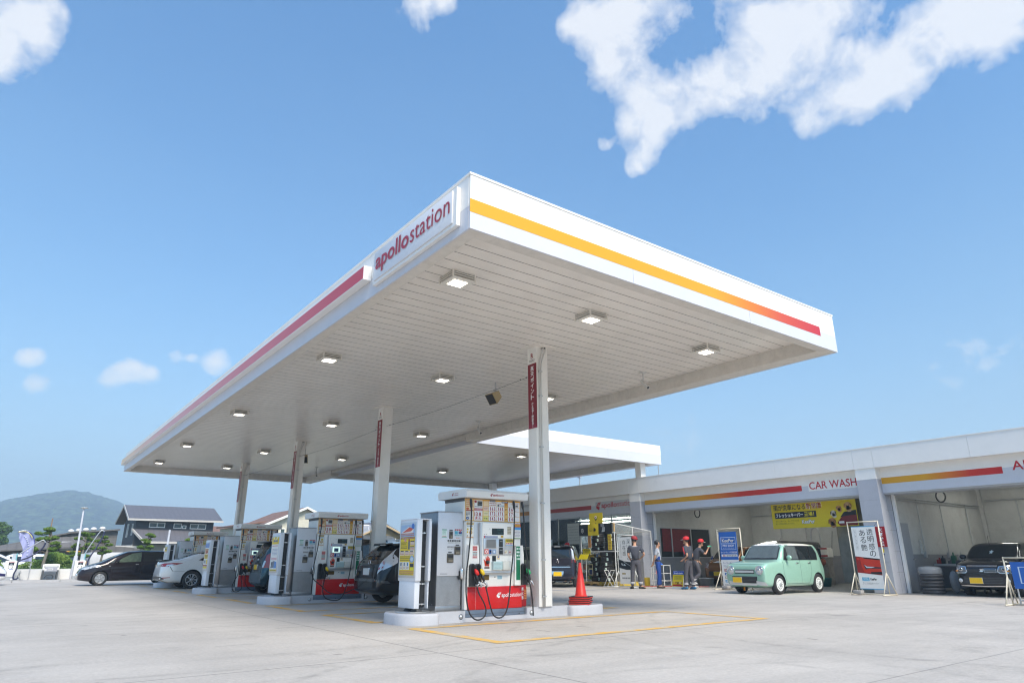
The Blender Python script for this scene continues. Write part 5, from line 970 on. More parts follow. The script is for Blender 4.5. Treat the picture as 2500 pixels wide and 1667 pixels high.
mb.cyl((19.85, 21.72, 2.42), (19.85, 19.72, 2.42), .02, .02, WP, 8); mb.cyl((22.0, 21.72, 2.15), (22.0, 19.72, 2.15), .02, .02, WP, 8)
mb.box(19.83, 21.3, 19.70, 21.74, 1.325, 1.362, WP); t.part('frame', mb)
mb = MB(); mb.box(19.80, 19.85, 19.74, 21.72, 2.425, 2.455, mat('wood_batten', (.50, .34, .17), .6)); mb.box(19.8, 19.85, 19.68, 19.74, 2.1, 2.45, mat('wood_batten', (.5, .34, .17), .6)); t.part('batten', mb)
def vin_fn(tr_, b):
    b.inputs['Alpha'].default_value = .30
VIN = mat('clear_vinyl', (.33, .33, .32), .3, var=.1, fn=vin_fn); mb = MB()
vs = [Vector((19.85+2.15*i/8, 19.72+2.0*j/8, 2.43-.27*i/8-.05*math.sin(math.pi*i/8)*math.sin(math.pi*j/8))) for i in range(9) for j in range(9)]
mb.add(vs, [(i*9+j, (i+1)*9+j, (i+1)*9+j+1, i*9+j+1) for i in range(8) for j in range(8)], VIN, True)
vs = [Vector((19.9+2.05*i/8, 19.70+.01*math.sin(i*2.1), z)) for z in (1.98, 2.42-.0) for i in range(9)]; vs = [Vector((v.x, v.y, v.z if v.z < 2 else 2.42-.27*(v.x-19.85)/2.15)) for v in vs]
mb.add(vs, [(i, i+1, 10+i, 9+i) for i in range(8)], VIN, True); t.part('vinyl_cover', mb)
t = Thing('display_cloth', 'black and yellow cloth draped over the front of the tyre rack', 'cloth', (19.78, 20.8, 2.2), world=True)
for i, (a, b_, zb, zt, c) in enumerate(((21.74, 21.12, 1.98, 2.43, '15171C'), (21.16, 20.52, 1.98, 2.44, 'DCC416'), (20.54, 19.78, 2.02, 2.45, '15171C'))):
    mb = MB(); wavy_cloth(mb, (19.775-.012*(i == 1), a, zb), (0, -1, 0), (0, 0, 1), a-b_, zt-zb, pm(c), 16, .014, i); o = t.part('cloth_panel', mb)
    mb = MB(); p = Panel(mb, (19.745-.012*(i == 1), a, zb), (0, -1, 0), (0, 0, 1))
    if i == 1: p.disc(.40, .22, .085, '26240E', 1); p.disc(.40, .22, .072, 'DCC416', 2); p.poly([(.35, .22), (.52, .22), (.40, .29)], '26240E', 3); p.poly([(.35, .22), (.52, .22), (.40, .15)], '26240E', 3); p.lines(.08, .14, .25, .30, '4A4420', 3, 1, .3)
    if i == 0: p.disc(.24, .20, .075, 'D8D8D8', 1, sv=1.2); p.disc(.24, .20, .055, '30343A', 2, sv=1.2); p.disc(.24, .2, .03, 'B0B0B0', 3, sv=1.2)
    if i == 2: p.lines(.16, .28, .36, .42, 'B8BCC0', 4, 1, .6); p.poly([(.20, .08), (.38, .10), (.40, .26), (.26, .27)], 'D0D4D4', 1); p.lines(.22, .11, .38, .25, '3A4046', 3, 2, .4)
    t.part('print', mb, o)
t = Thing('tyre_brand_flag', 'square yellow sign standing on top of the tyre rack', 'sign', (19.82, 20.7, 2.45), world=True)
mb = MB(); mb.box(19.79, 19.80, 20.30, 21.10, 2.42, 2.88, pm('DCC416')); mb.cyl((19.81, 21.1, 2.3), (19.81, 21.1, 2.92), .01, .01, WP, 6); t.part('board', mb)
mb = MB(); p = Panel(mb, (19.79, 21.10, 2.42), (0, -1, 0), (0, 0, 1)); p.poly([(.26, .32), (.40, .12), (.54, .32), (.40, .20)], '26240E', 1); p.disc(.40, .28, .062, 'F0F0E8', 2); p.disc(.40, .28, .03, 'B02030', 3); p.poly([(.33, .0), (.36, .06), (.46, .02), (.44, .0)], '26240E', 1); t.part('emblem', mb)
t = Thing('price_strip', 'orange and yellow price strips hanging beside the upper tyres', 'price strip', (19.80, 20.5, 1.7), world=True)
for (a, b_, z0, z1, c, c2) in ((21.22, 21.05, 1.50, 2.02, 'D89A50', '7A3418'), (20.05, 19.85, 1.40, 2.0, 'E0C830', 'A04020')):
    mb = MB(); mb.box(19.79, 19.80, b_, a, z0, z1, pm(c)); p = Panel(mb, (19.79, a, z0), (0, -1, 0), (0, 0, 1)); p.lines(.03, .04, a-b_-.03, z1-z0-.04, c2, 9, 1, .5); t.part('strip', mb)
t = Thing('season_poster', 'bright yellow poster leaning on the left of the tyre display', 'poster', (19.5, 21.2, 1.0), world=True); mb = MB()
mb.box(19.60, 19.605, 20.90, 21.36, 1.26, 1.45, pm('D8C81A')); mb.prism([(19.5, 21.0, 1.04), (19.5, 21.54, 1.04), (19.6, 21.5, 1.245), (19.6, 20.98, 1.245)], (-.004, 0, 0), pm('D8C81A')); mb.cyl((19.62, 21.2, .17), (19.62, 21.2, 1.3), .012, .012, WP, 6); t.part('sheet', mb)
mb = MB(); p = Panel(mb, (19.597, 21.30, 1.33), (0, -1, 0), (0, 0, 1)); p.text('ALL SEASON', .03, .05, .38, .10, '4A4A14', 1, .03); p.text('MAXX', .06, -.01, .30, .035, '4A4A14', 1, .03); t.part('lettering', mb)
t = Thing('tyre_tag', 'white and navy tag hanging on the lower left tyres', 'tag', (20.0, 21.4, .8), world=True); mb = MB(); p = Panel(mb, (20.0, 21.46, .42), (0, -1, 0), (0, 0, 1)); mb.box(20.0, 20.005, 21.22, 21.46, .42, .86, pm('E8E0B0')); p.rect(.02, .02, .22, .22, '2A3A6A', 1); p.rect(.02, .26, .22, .40, '3A3A3A', 1); t.part('card', mb)
t = Thing('folding_stand', 'white folding X-shaped stand in front of the tyre pallet', 'stand', (19.65, 19.9, 0), R(8)); mb = MB()
for x in (-.12, .12):
    for s_ in (-1, 1): mb.cyl((x, -.22*s_, .015), (x, .16*s_, .62), .011, .011, WP, 8)
    mb.cyl((x, -.24, .015), (x, .24, .015), .011, .011, WP, 8)
for (y, z) in ((.16, .62), (-.16, .62)): mb.cyl((-.12, y, z), (.12, y, z), .011, .011, WP, 8)
t.part('frame', mb)
t = Thing('hand_truck', 'black two-wheeled hand truck parked behind the tyre rack', 'hand truck', (20.6, 21.95, 0), R(20)); mb = MB(); mb.tube(spline([(0, .2, .1), (0, .2, 1.3), (0, .16, 1.55), (0, 0, 1.6), (0, -.16, 1.55), (0, -.2, 1.3), (0, -.2, .1)], 4), .014, BLKPL, 8)
for z in (.4, .8, 1.2): mb.cyl((0, -.2, z), (0, .2, z), .012, .012, BLKPL, 8)
mb.box(-.22, 0, -.2, .2, .03, .045, BLKPL); t.part('frame', mb)
for s_ in (-1, 1): mb = MB(); mb.lathe([(0, -.03), (.1, -.03), (.1, .03), (0, .03)], BLACK, 16, (.04, .24*s_, .1), 'y'); t.part('wheel', mb)

# ------------------------------------------------------------------ things in and by the bays
t = Thing('steel_trolley', 'white tube trolley with a blue cloth, behind the man in blue overalls', 'trolley', (21.5, 18.87, 0)); mb = MB()
for x in (-.2, .2):
    for y in (-.32, .32): mb.cyl((x, y, .04), (x, y, .82), .016, .016, WP, 8); mb.ball((x, y, .03), .03, BLKPL, 1)
for z in (.22, .50, .80):
    for y in (-.32, .32): mb.cyl((-.2, y, z), (.2, y, z), .012, .012, WP, 6)
    for x in (-.2, .2): mb.cyl((x, -.32, z), (x, .32, z), .012, .012, WP, 6)
mb.box(-.2, .2, -.32, .32, .215, .23, WP); mb.box(-.2, .2, -.32, .32, .785, .80, WP); t.part('frame', mb); mb = MB(); mb.ball((0, .05, .84), .14, mat('blue_cloth', (.02, .12, .50), .8), 2, (1, 1.1, .35)); t.part('cloth', mb)
def bucket(x, y, z, lab, c, r=.15, h=.28):
    t = Thing('bucket', lab, 'bucket', (x, y, z), group='buckets and tubs in the wash bay'); mb = MB(); mb.lathe([(0, .0), (r*.8, 0), (r, h), (r*1.04, h), (r*1.04, h-.02), (r*.96, h-.02), (r*.78, .02), (0, .02)], c, 20); t.part('tub', mb); return t
b1 = bucket(23.3, 18.6, .012, 'white paint bucket holding brushes by the wash bay wall', PWH, .2, .42)
mb = MB()
for i in range(7): a = i*.9; mb.cyl((.08*math.cos(a), .08*math.sin(a), .1), (.2*math.cos(a), .2*math.sin(a), .75+.05*(i % 3)), .012, .012, BLKPL, 6)
b1.part('brushes', mb)
bucket(23.2, 18.0, .012, 'wide grey tub beside the brush bucket', GALV, .3, .3); bucket(23.9, 9.85, .012, 'red bucket at the foot of the grey side door', mat('red_bucket', (.45, .02, .03), .4), .14, .34)
bucket(26.0, 14.6, .012, 'teal tub behind the rear wheel of the mint car', mat('teal_tub', (.01, .16, .18), .4), .3, .3)
t = Thing('work_table', 'cluttered work table with bottles inside the wash bay', 'table', (25.6, 18.6, .012)); mb = MB(); mb.box(-.4, .4, -.9, .9, .82, .87, FRM)
for x in (-.36, .36):
    for y in (-.85, .85): mb.box(x-.03, x+.03, y-.03, y+.03, 0, .82, FRM)
t.part('table_top', mb)
for i in range(9):
    rd = random.Random(i); c = ('2A58B0', 'DDE6EE', '2A58B0', '3A3A3A', '7A7A70', 'E8E0C8', '2E5A3A', 'B8B8B8', '284A90')[i]; r = rd.uniform(.045, .07); h = rd.uniform(.18, .32)
    tt = Thing('spray_bottle', ('leftmost', 'second', 'third', 'fourth', 'fifth', 'sixth', 'seventh', 'eighth', 'rightmost')[i]+' bottle from the left on the cluttered wash bay table', 'bottle', (25.45+rd.uniform(-.1, .25), 19.35-i*.17, .885), group='bottles on the wash bay table'); mb = MB(); mb.lathe([(0, 0), (r, 0), (r, h*.6), (r*.4, h*.8), (r*.4, h), (0, h)], pm(c), 12); tt.part('bottle', mb)
t = Thing('compressor', 'dark machine with hoses standing deep in the wash bay', 'machine', (27.0, 17.6, .012)); mb = MB(); mb.box(-.4, .4, -.5, .5, .1, .8, DKGREY, .05); mb.cyl((0, -.5, 1.0), (0, .5, 1.0), .2, .2, BLKPL, 18); mb.ball((0, -.5, 1.0), .2, BLKPL, 2, (1, .4, 1)); t.part('housing', mb); mb = MB(); mb.tube(spline([(-.4, 0, .5), (-.9, .2, .3), (-1.3, -.3, .02), (-1.9, 0, .02), (-2.3, -.8, .02)], 8), .018, BLACK, 6); t.part('hose', mb)
t = Thing('hose_reel_stand', 'grey looped hose arm on a red and white cabinet behind the mint car', 'hose stand', (27.5, 15.4, .012)); mb = MB(); mb.box(-.2, .2, -.35, .35, 0, 1.05, mat('cabinet_grime', (.33, .31, .28), .6, var=.3, vscale=8)); mb.box(-.22, .22, -.4, .4, 1.08, 1.45, PWH); t.part('cabinet', mb)
mb = MB(); mb.box(-.225, -.22, -.4, .4, 1.10, 1.16, ER); mb.box(-.225, -.22, -.4, .4, 1.38, 1.44, ER); mb.box(-.226, -.22, -.12, .1, 1.12, 1.43, mat('grime_black', (.03, .03, .03), .6)); t.part('trim', mb)
mb = MB(); mb.tube(spline([(0, .3, 1.4), (0, .33, 2.0), (0, .2, 2.25), (0, 0, 2.2), (0, -.05, 1.9), (0, -.06, 1.45)], 6), .025, GALV, 8); mb.cyl((0, -.5, 1.4), (0, -.62, 2.1), .012, .012, BLKPL, 6); t.part('arm', mb)
for i, (y, z) in enumerate(((15.62, .75), (15.25, .9), (15.55, .45))):
    mb = MB(); mb.ball((27.25, y, z), .16, mat('orange_sponge', (.38, .12, .07), .9, var=.2, vscale=10), 2, (.5, 1, .9)); single('wash_mitt', mb, ('lower left', 'upper right', 'lowest')[i]+' brown wash mitt hanging on the grimy cabinet', 'wash mitt', 'wash mitts on the cabinet', loc=(27.25, y, z))
def convex_mirror(y, z, lab):
    t = Thing('hanging_ring', lab, 'hose ring', (22.9, y, 3.0), world=True); mb = MB(); mb.tube([(22.9, y+.13*math.cos(a), z+.17*math.sin(a)) for a in [2*math.pi*i/20 for i in range(21)]], .022, BLKPL, 8, False); mb.cyl((22.9, y, z+.17), (22.9, y, 3.0), .01, .01, BLKPL, 6); t.part('ring', mb); return t
convex_mirror(17.92, 2.83, 'black rubber ring hanging at the top of the wash bay opening'); convex_mirror(8.72, 2.82, 'oval black ring hanging at the top of the repair bay opening')
TW = 'worn tyres wrapped in clear film'
for i in range(4):
    t = Thing('used_tyre', ('lowest', 'second', 'third', 'topmost film-wrapped')[i]+' tyre of the worn stack beside the black car', 'tyre', (22.75+.01*(i % 2), 9.36+.02*(i % 2), .012+i*.19), group=TW); mb = MB(); tyre_mesh(mb, .31, .18, .2, mat('worn_tyre', (.06, .06, .065), .6, var=.2)); t.part('rubber', mb)
    if i == 3:
        mb = MB(); mb.lathe([(.0, .215), (.2, .21), (.30, .18), (.33, .08), (.32, .0)], mat('clear_film', (.5, .52, .54), .12, var=0, fn=lambda t_, b: b.inputs['Alpha'].__setattr__('default_value', .45)), 26); t.part('film', mb)
mb = MB(); mb.ball((23.3, 8.95, .35), .22, mat('clear_film', (.5, .5, .5), .1), 2, (1, .6, 1.5)); single('film_bag', mb, 'crumpled clear film bag between the worn tyres and the black car', 'plastic bag', loc=(23.3, 8.95, .02))
t = Thing('workbench', 'cluttered workbench with tools and a glass cover in the repair bay', 'workbench', (25.2, 9.5, .012)); mb = MB(); mb.box(-.4, .4, -.9, .55, .78, .84, FRM); mb.box(-.38, .38, -.88, .53, .1, .76, DKGREY); t.part('bench', mb)
for i in range(10):
    rd = random.Random(50+i); tt = Thing('bench_item', ('red oil can', 'dark motor housing', 'grey vice', 'green parts tray', 'black toolbox', 'white carton', 'red jack', 'steel funnel', 'coiled black lead', 'blue can')[i]+' on the cluttered repair bay workbench', 'tool', (25.0+rd.uniform(-.1, .2), 9.95-i*.14, .856), group='things on the repair bench'); mb = MB(); c = pm(('A02020', '202224', '6A6C70', '2A6A50', '1A1A1C', 'C8C8C0', 'A01818', 'B0B4B8', '141416', '3050A0')[i]); h = rd.uniform(.12, .38); w_ = rd.uniform(.05, .09)
    mb.box(-w_, w_, -w_, w_, 0, h*.7, c, .015); mb.cyl((0, 0, h*.7), (0, 0, h), w_*.4, w_*.3, c, 10); tt.part('body', mb)
t = Thing('tool_cart', 'dark tool cart with green drawers between the worn tyres and the black car', 'cart', (24.3, 8.75, .012)); mb = MB(); mb.box(-.3, .3, -.35, .35, .1, .95, DKGREY, .02)
for z in (.2, .42, .64): mb.box(-.31, -.3, -.32, .32, z, z+.16, mat('green_drawer', (.03, .20, .14), .4))
t.part('cabinet', mb)
for x in (-.22, .22):
    for y in (-.27, .27): mb = MB(); mb.lathe([(0, -.02), (.05, -.02), (.05, .02), (0, .02)], BLACK, 12, (x, y, .05), 'y'); t.part('castor', mb)
mb = MB()
for i in range(5): mb.ball((24.1, 10.05, 1.55-i*.09), .05, mat('white_rag', (.6, .6, .56), .9), 1, (.6, .9+.1*i, 1.2))
single('rag', mb, 'white rag hanging on the repair bay wall', 'rag', loc=(24.1, 10.05, 1.2))
for i, (x, y, lab) in enumerate(((20.75, 15.25, 'grey weight block on the foot of the blue coating banner stand'), (20.55, 10.5, 'grey weight block on the foot of the red car banner stand'))):
    mb = MB(); mb.box(x-.1, x+.1, y-.1, y+.14, .04, .14, mat('block_concrete', (.32, .31, .30), .8, var=.2), .015); single('weight_block', mb, lab, 'concrete block', 'concrete weights on the stands', loc=(x, y, .04))
mb = MB()
for i in range(3): mb.box(22.2-.05*i, 22.75, 10.85-.0, 11.3, .02+.10*i, .10+.10*i, mat('block_concrete', (.3, .3, .3), .8), .01)
single('block_pile', mb, 'low pile of grey concrete blocks behind the red car banner at the pillar foot', 'blocks', loc=(22.3, 10.9, 0))
mb = MB(); mb.tube(spline([(21.3, 19.9, .02), (20.9, 19.2, .02), (21.2, 18.6, .02), (21.9, 18.2, .02), (21.7, 17.6, .02), (22.3, 17.2, .02)], 8), .014, mat('red_hose', (.42, .07, .05), .5), 6); single('air_hose', mb, 'thin red air hose snaking along the pillar foot', 'hose', loc=(21.3, 18.5, 0))
mb = MB(); mb.box(21.4, 21.6, 19.55, 19.70, 0, .33, mat('yellow_case', (.65, .45, .03), .5), .02); single('yellow_case', mb, 'small yellow case on the ground between the pillar and the man seen from behind', 'case', loc=(21.5, 19.6, 0))

for i, (x, y, lab) in enumerate(((29.5, 6.4, 'tall grey parts shelf against the back wall of the repair bay'), (29.5, 3.6, 'grey parts shelf farther right on the repair bay back wall'), (29.5, 12.9, 'grey shelf with bottles against the wash bay back wall'))):
    t = Thing('parts_shelf', lab, 'shelf', (x, y, .012), group='shelves in the bays'); mb = MB()
    for z in (.1, .6, 1.1, 1.6): mb.box(-.22, .22, -.8, .8, z, z+.03, FRM)
    for yy in (-.8, .77):
        for xx in (-.22, .19): mb.box(xx, xx+.03, yy, yy+.03, 0, 1.9, FRM)
    t.part('frame', mb); mb = MB(); rd = random.Random(i+70)
    for z in (.13, .63, 1.13, 1.63):
        yy = -.72
        while yy < .6: ww = rd.uniform(.09, .26); mb.box(-.18, .18, yy, yy+ww, z, z+rd.uniform(.12, .36), pm(rd.choice(['2A3A5A', '8A2A2A', 'B8B8B0', '1E1E20', 'B89030', '3A5A4A', '6A6A66', '4A4A4A']))); yy += ww+.03
    t.part('stock', mb)
# ------------------------------------------------------------------ cars
CG = mat('car_glass', (.012, .016, .018), .03, var=0, spec=.8)
CGL = mat('car_windscreen', (.10, .12, .12), .05, var=.2, vscale=6, spec=.7)
TYR = mat('tyre_rubber', (.022, .022, .023), .7, var=.15, vscale=20)
WELL = mat('wheel_well', (.008, .008, .008), .9, var=0)
SEAM = mat('panel_gap', (.015, .015, .015), .6, var=0)
LENSR = mat('red_lens', (.35, .006, .008), .12, var=0, coat=1); LENSC = mat('clear_lens', (.62, .64, .66), .10, .3, var=.1, vscale=30, coat=1)
YPLT = mat('yellow_plate', (.80, .50, .01), .4); WPLT = mat('white_plate', (.72, .72, .70), .4); AMBER = mat('amber_lens', (.7, .25, .02), .2)
def paint(name, c, rough=.28, metal=.25, var=.03): return mat(name, c, rough, metal, var=var, coat=1.0 if sum(c) > .5 else .55, spec=.5 if sum(c) > .5 else .3)
def lerp1(L, x):
    if x <= L[0][0]: return L[0][1]
    for (a, b_), (c, d) in zip(L[:-1], L[1:]):
        if x <= c: return b_+(d-b_)*(x-a)/(c-a) if c > a else d
    return L[-1][1]
class Car:
    """local frame: x forward from the rear bumper (0) to the nose (L), y left, z up"""
    def __init__(s, label, L, W, top, belt, bot, pmat, roofm=None, roofz=9, loc=(0, 0, 0), rot=0, wheels=(), wr=.29, tumble=.14, cat='car', name='parked_car', group='cars on the forecourt', taper=.10, rimfn=None, tw=.165, noses=(.12, .12), low=None, lowz=0):
        s.L, s.W = L, W; s.t = Thing(name, label, cat, loc, rot, group)
        xs = sorted(set([p[0] for p in top]+[p[0] for p in belt]+[L*i/22 for i in range(23)])); xs = [x for i, x in enumerate(xs) if i == 0 or x-xs[i-1] > .012]
        rings = []
        for x in xs:
            zt, zb, zl = lerp1(top, x), lerp1(bot, x), lerp1(belt, x); zl = min(zl, zt-.03)
            d = min(x/.55, (L-x)/.55, 1); k = 1-(noses[0] if x < L/2 else noses[1])*(1-d)**2.2; w_ = W/2*k
            c = max(0, min(1, (zt-zl)/.33)); wr_ = w_*(1-tumble*min(1, (zt-zl)/.5))-.02*c
            h = zt-zl; m_ = zb+(zl-zb)*.5
            R_ = [(0, zb), (.70*w_, zb), (.93*w_, zb+.02), (.985*w_, zb+.12), (w_, m_), (.992*w_, zl-(zl-zb)*.16), (.965*w_, zl-.005*(1-c)), 
                  ((1-c)*.86*w_+c*(.95*w_*.5+wr_*.5+.005), zl+h*(.45*(1-c)+.50*c)), ((1-c)*.66*w_+c*wr_, zl+h*(.80*(1-c)+.86*c)), ((1-c)*.46*w_+c*(wr_-.05), zl+h*(.93*(1-c)+.965*c)), (.40*w_, zl+h*.985), (0, zt)]
            rings.append((x, R_))
        bm = bmesh.new(); vr = []
        for x, R_ in rings:
            row = [bm.verts.new((x, -y, z)) for y, z in R_]+[bm.verts.new((x, y, z)) for y, z in R_[-2:0:-1]]
            vr.append(row)
        n = len(vr[0])
        for a, b_ in zip(vr[:-1], vr[1:]):
            for k in range(n): bm.faces.new((a[k], b_[k], b_[(k+1) % n], a[(k+1) % n]))
        for row, fl in ((vr[0], 0), (vr[-1], 1)):
            cx = Vector((0, 0, 0))
            for v in row: cx += v.co
            cx /= n; inner = []
            for v in row: inner.append(bm.verts.new(cx+(v.co-cx)*.75+Vector(((.012 if fl else -.012), 0, 0))))
            for k in range(n):
                f = (row[k], row[(k+1) % n], inner[(k+1) % n], inner[k]); bm.faces.new(f if not fl else f[::-1])
            bm.faces.new(inner if not fl else inner[::-1])
        bmesh.ops.recalc_face_normals(bm, faces=bm.faces[:])
        me = bpy.data.meshes.new('b'); bm.to_mesh(me); bm.free(); me.materials.append(pmat); me.materials.append(WELL)
        ob = bpy.data.objects.new('b', me); COL.objects.link(ob)
        sub = ob.modifiers.new('s', 'SUBSURF'); sub.levels = 1; sub.render_levels = 1
        cut = MB()
        for (wx, sy) in wheels: cut.cyl((wx, sy*(W/2-.32), wr+.0), (wx, sy*(W/2+.2), wr+.0), wr+.05, wr+.05, WELL, 30)
        co = bpy.data.objects.new('c', cut.mesh('c')); COL.objects.link(co)
        bo = ob.modifiers.new('b', 'BOOLEAN'); bo.object = co; bo.operation = 'DIFFERENCE'; bo.solver = 'EXACT'; bo.material_mode = 'TRANSFER' if hasattr(bo, 'material_mode') else None
        dg = bpy.context.evaluated_depsgraph_get(); dg.update(); ev = ob.evaluated_get(dg); m2 = bpy.data.meshes.new_from_object(ev)
        if len(m2.polygons) < 50:
            ob.modifiers.remove(bo); dg.update(); m2 = bpy.data.meshes.new_from_object(ob.evaluated_get(dg))
        bpy.data.objects.remove(ob); bpy.data.objects.remove(co)
        mi = [p.material_index for p in m2.polygons]
        if roofm or low:
            names = [m.name for m in m2.materials if m]
            if roofm: m2.materials.append(roofm); ri = len(m2.materials)-1
            if low: m2.materials.append(low); li = len(m2.materials)-1
            for p in m2.polygons:
                if p.material_index == 0:
                    if roofm and p.center.z > roofz: p.material_index = ri
                    if low and p.center.z < lowz: p.material_index = li
        m2.polygons.foreach_set('use_smooth', [True]*len(m2.polygons)); m2.name = 'body'
        try: m2.set_sharp_from_angle(angle=R(42))
        except Exception: pass
        s.body = bpy.data.objects.new('body', m2); COL.objects.link(s.body); s.body.parent = s.t.o
        bm = bmesh.new(); bm.from_mesh(m2); s.bvh = BVHTree.FromBMesh(bm); bm.free()
        for i, (wx, sy) in enumerate(wheels): s.wheel(wx, sy, wr, tw, rimfn or rim_multi)
    def wheel(s, wx, sy, r, tw, rimfn):
        y1 = sy*(s.W/2-.012); y0 = y1-sy*tw; mb = MB(); rr = r*.66; O = (wx, (y0+y1)/2, r); h = tw/2
        mb.lathe([(rr, -h*.9), (rr+.02, -h), (r-.03, -h), (r-.006, -h*.8), (r, -h*.4), (r, h*.4), (r-.006, h*.8), (r-.03, h), (rr+.02, h), (rr, h*.9)], TYR, 32, O, 'y')
        mb2 = MB(); rimfn(mb2, Vector((wx, y1-sy*.012, r)), sy, rr); w_ = s.t.part('wheel', mb2); s.t.part('tyre', mb, w_)
    def cast(s, a, b_, axis):
        L = s.L
        o, d = {'r': (Vector((a, -3, b_)), Vector((0, 1, 0))), 'l': (Vector((a, 3, b_)), Vector((0, -1, 0))), 'f': (Vector((L+3, a, b_)), Vector((-1, 0, 0))), 'b': (Vector((-3, a, b_)), Vector((1, 0, 0))), 't': (Vector((a, b_, 4)), Vector((0, 0, -1)))}[axis]
        h = s.bvh.ray_cast(o, d); return (h[0], h[1], d) if h[0] is not None else (None, None, d)
    def patch(s, name, poly, axis, m_, off=.004, parent=None, mb=None, res=.07, th=0):
        own = mb is None; mb = mb or MB(); bm = bmesh.new()
        f = bm.faces.new([bm.verts.new((a, b_, 0)) for a, b_ in poly]); bm.normal_update()
        xs = [p[0] for p in poly]; ys = [p[1] for p in poly]
        for ax, (lo, hi) in ((0, (min(xs), max(xs))), (1, (min(ys), max(ys)))):
            n = max(1, int((hi-lo)/res))
            for i in range(1, n):
                c = lo+(hi-lo)*i/n; co = (c, 0, 0) if ax == 0 else (0, c, 0); no = (1, 0, 0) if ax == 0 else (0, 1, 0)
                bmesh.ops.bisect_plane(bm, geom=bm.verts[:]+bm.edges[:]+bm.faces[:], plane_co=co, plane_no=no)
        bm.verts.ensure_lookup_table(); bm.verts.index_update(); pts = []; last = None
        for v in bm.verts:
            h, nn, d = s.cast(v.co.x, v.co.y, axis)
            if h is None: pts.append(None); continue
            p = h-d*off if nn.dot(d) > -.25 else h+nn*off; pts.append(p)
        fs = [[v.index for v in fc.verts] for fc in bm.faces]; fs = [fc for fc in fs if all(pts[i] is not None for i in fc)]; bm.free()
        pts = [p if p is not None else Vector((0, 0, 0)) for p in pts]
        for fc in fs:
            a, b_, c = pts[fc[0]], pts[fc[1]], pts[fc[2]]; nrm = (b_-a).cross(c-a); dd = s.cast(0, 0, axis)[2]
            if nrm.dot(dd) > 0: fc.reverse()
        mb.add(pts, fs, m_, True)
        if own: return s.t.part(name, mb, parent)
    def strip(s, mb, pts, axis, w_, m_, off=.003):
        for (a, b_), (c, d) in zip(pts[:-1], pts[1:]):
            dx, dy = c-a, d-b_; l = math.hypot(dx, dy); nx, ny = -dy/l*w_/2, dx/l*w_/2
            s.patch('', [(a-nx, b_-ny), (c-nx, d-ny), (c+nx, d+ny), (a+nx, b_+ny)], axis, m_, off, mb=mb, res=.08)
    def part(s, name, mb, parent=None, label=None): return s.t.part(name, mb, parent, label)
    def mirror(s, x, z, m_, axis='r', d=.0, w_=.10):
        sy = -1 if axis == 'r' else 1; h = s.cast(x, z, axis)[0]; y = (h.y if h else sy*s.W/2*.9); mb = MB()
        mb.ball((x, y+sy*.12, z+.04), .1, m_, 2, (.55, .95, .72)); mb.tube([(x, y-sy*.02, z-.02), (x, y+sy*.08, z)], .03, BLKPL, 6); return s.part('door_mirror', mb)
    def handle(s, x, z, m_, axis='r'):
        sy = -1 if axis == 'r' else 1; h = s.cast(x, z, axis)[0]
        if h is None: return
        mb = MB(); mb.box(x-.07, x+.07, h.y+sy*.028 if sy > 0 else h.y-.028, h.y, z-.012, z+.014, m_, .008); return s.part('door_handle', mb)
    def plate(s, y, z, m_, axis='b', w_=.33, hgt=.165, tilt=0):
        h = s.cast(y, z, axis)[0]
        if h is None: return
        sx = -1 if axis == 'b' else 1; mb = MB(); x0 = h.x+sx*.03; mb.box(min(h.x-sx*.03, x0), max(h.x-sx*.03, x0), y-w_/2, y+w_/2, z-hgt/2, z+hgt/2, CHROME, .004); mb.box(min(x0, x0+sx*.004), max(x0, x0+sx*.004), y-w_/2+.008, y+w_/2-.008, z-hgt/2+.008, z+hgt/2-.008, m_); return s.part('number_plate', mb)
def rim_base(mb, c, sy, r, m_, inner):
    mb.lathe([(r, -.002), (r*.93, .006), (r*.88, -.004), (r*.86, -.03), (0, -.05)] if sy > 0 else [(r, .002), (r*.93, -.006), (r*.88, .004), (r*.86, .03), (0, .05)], m_, 28, c, 'y') if False else None
    k = sy; mb.lathe([(r, -.02*k), (r*.99, .006*k), (r*.91, .004*k), (r*.88, -.03*k)], m_, 28, c, 'y'); mb.lathe([(r*.90, -.03*k), (0.0, -.034*k)], inner, 28, c, 'y'); mb.lathe([(r*.22, -.03*k), (r*.22, .004*k), (r*.14, .010*k), (0, .010*k)], m_, 16, c, 'y')
def spokes(mb, c, sy, r, m_, n, w0, w1, off=0, th=.02):
    for i in range(n):
        a = 2*math.pi*i/n+off; u = Vector((math.cos(a), 0, math.sin(a))); v = Vector((-math.sin(a), 0, math.cos(a))); y = Vector((0, sy, 0))
        P = [c+u*r*.15+v*w0, c+u*r*.92+v*w1, c+u*r*.92-v*w1, c+u*r*.15-v*w0]
        mb.add([p+y*.004 for p in P]+[p-y*th for p in P], [(0, 1, 2, 3), (4, 7, 6, 5), (0, 4, 5, 1), (1, 5, 6, 2), (2, 6, 7, 3), (3, 7, 4, 0)], m_)
SILV = mat('wheel_silver', (.55, .56, .58), .3, .7, var=0); WWH = mat('wheel_white', (.72, .74, .72), .35, var=.03); HUBG = mat('hub_grey', (.38, .40, .40), .4, .3)
def rim_multi(mb, c, sy, r): rim_base(mb, c, sy, r, SILV, WELL); spokes(mb, c, sy, r, SILV, 10, .012, .022)
def rim_twin(mb, c, sy, r): rim_base(mb, c, sy, r, SILV, WELL); spokes(mb, c, sy, r, SILV, 5, .008, .014, .10); spokes(mb, c, sy, r, SILV, 5, .008, .014, -.10+.0); spokes(mb, c, sy, r, SILV, 5, .006, .010, .63)
def rim_six(mb, c, sy, r): rim_base(mb, c, sy, r, SILV, HUBG); spokes(mb, c, sy, r, SILV, 6, .035, .05, .2)
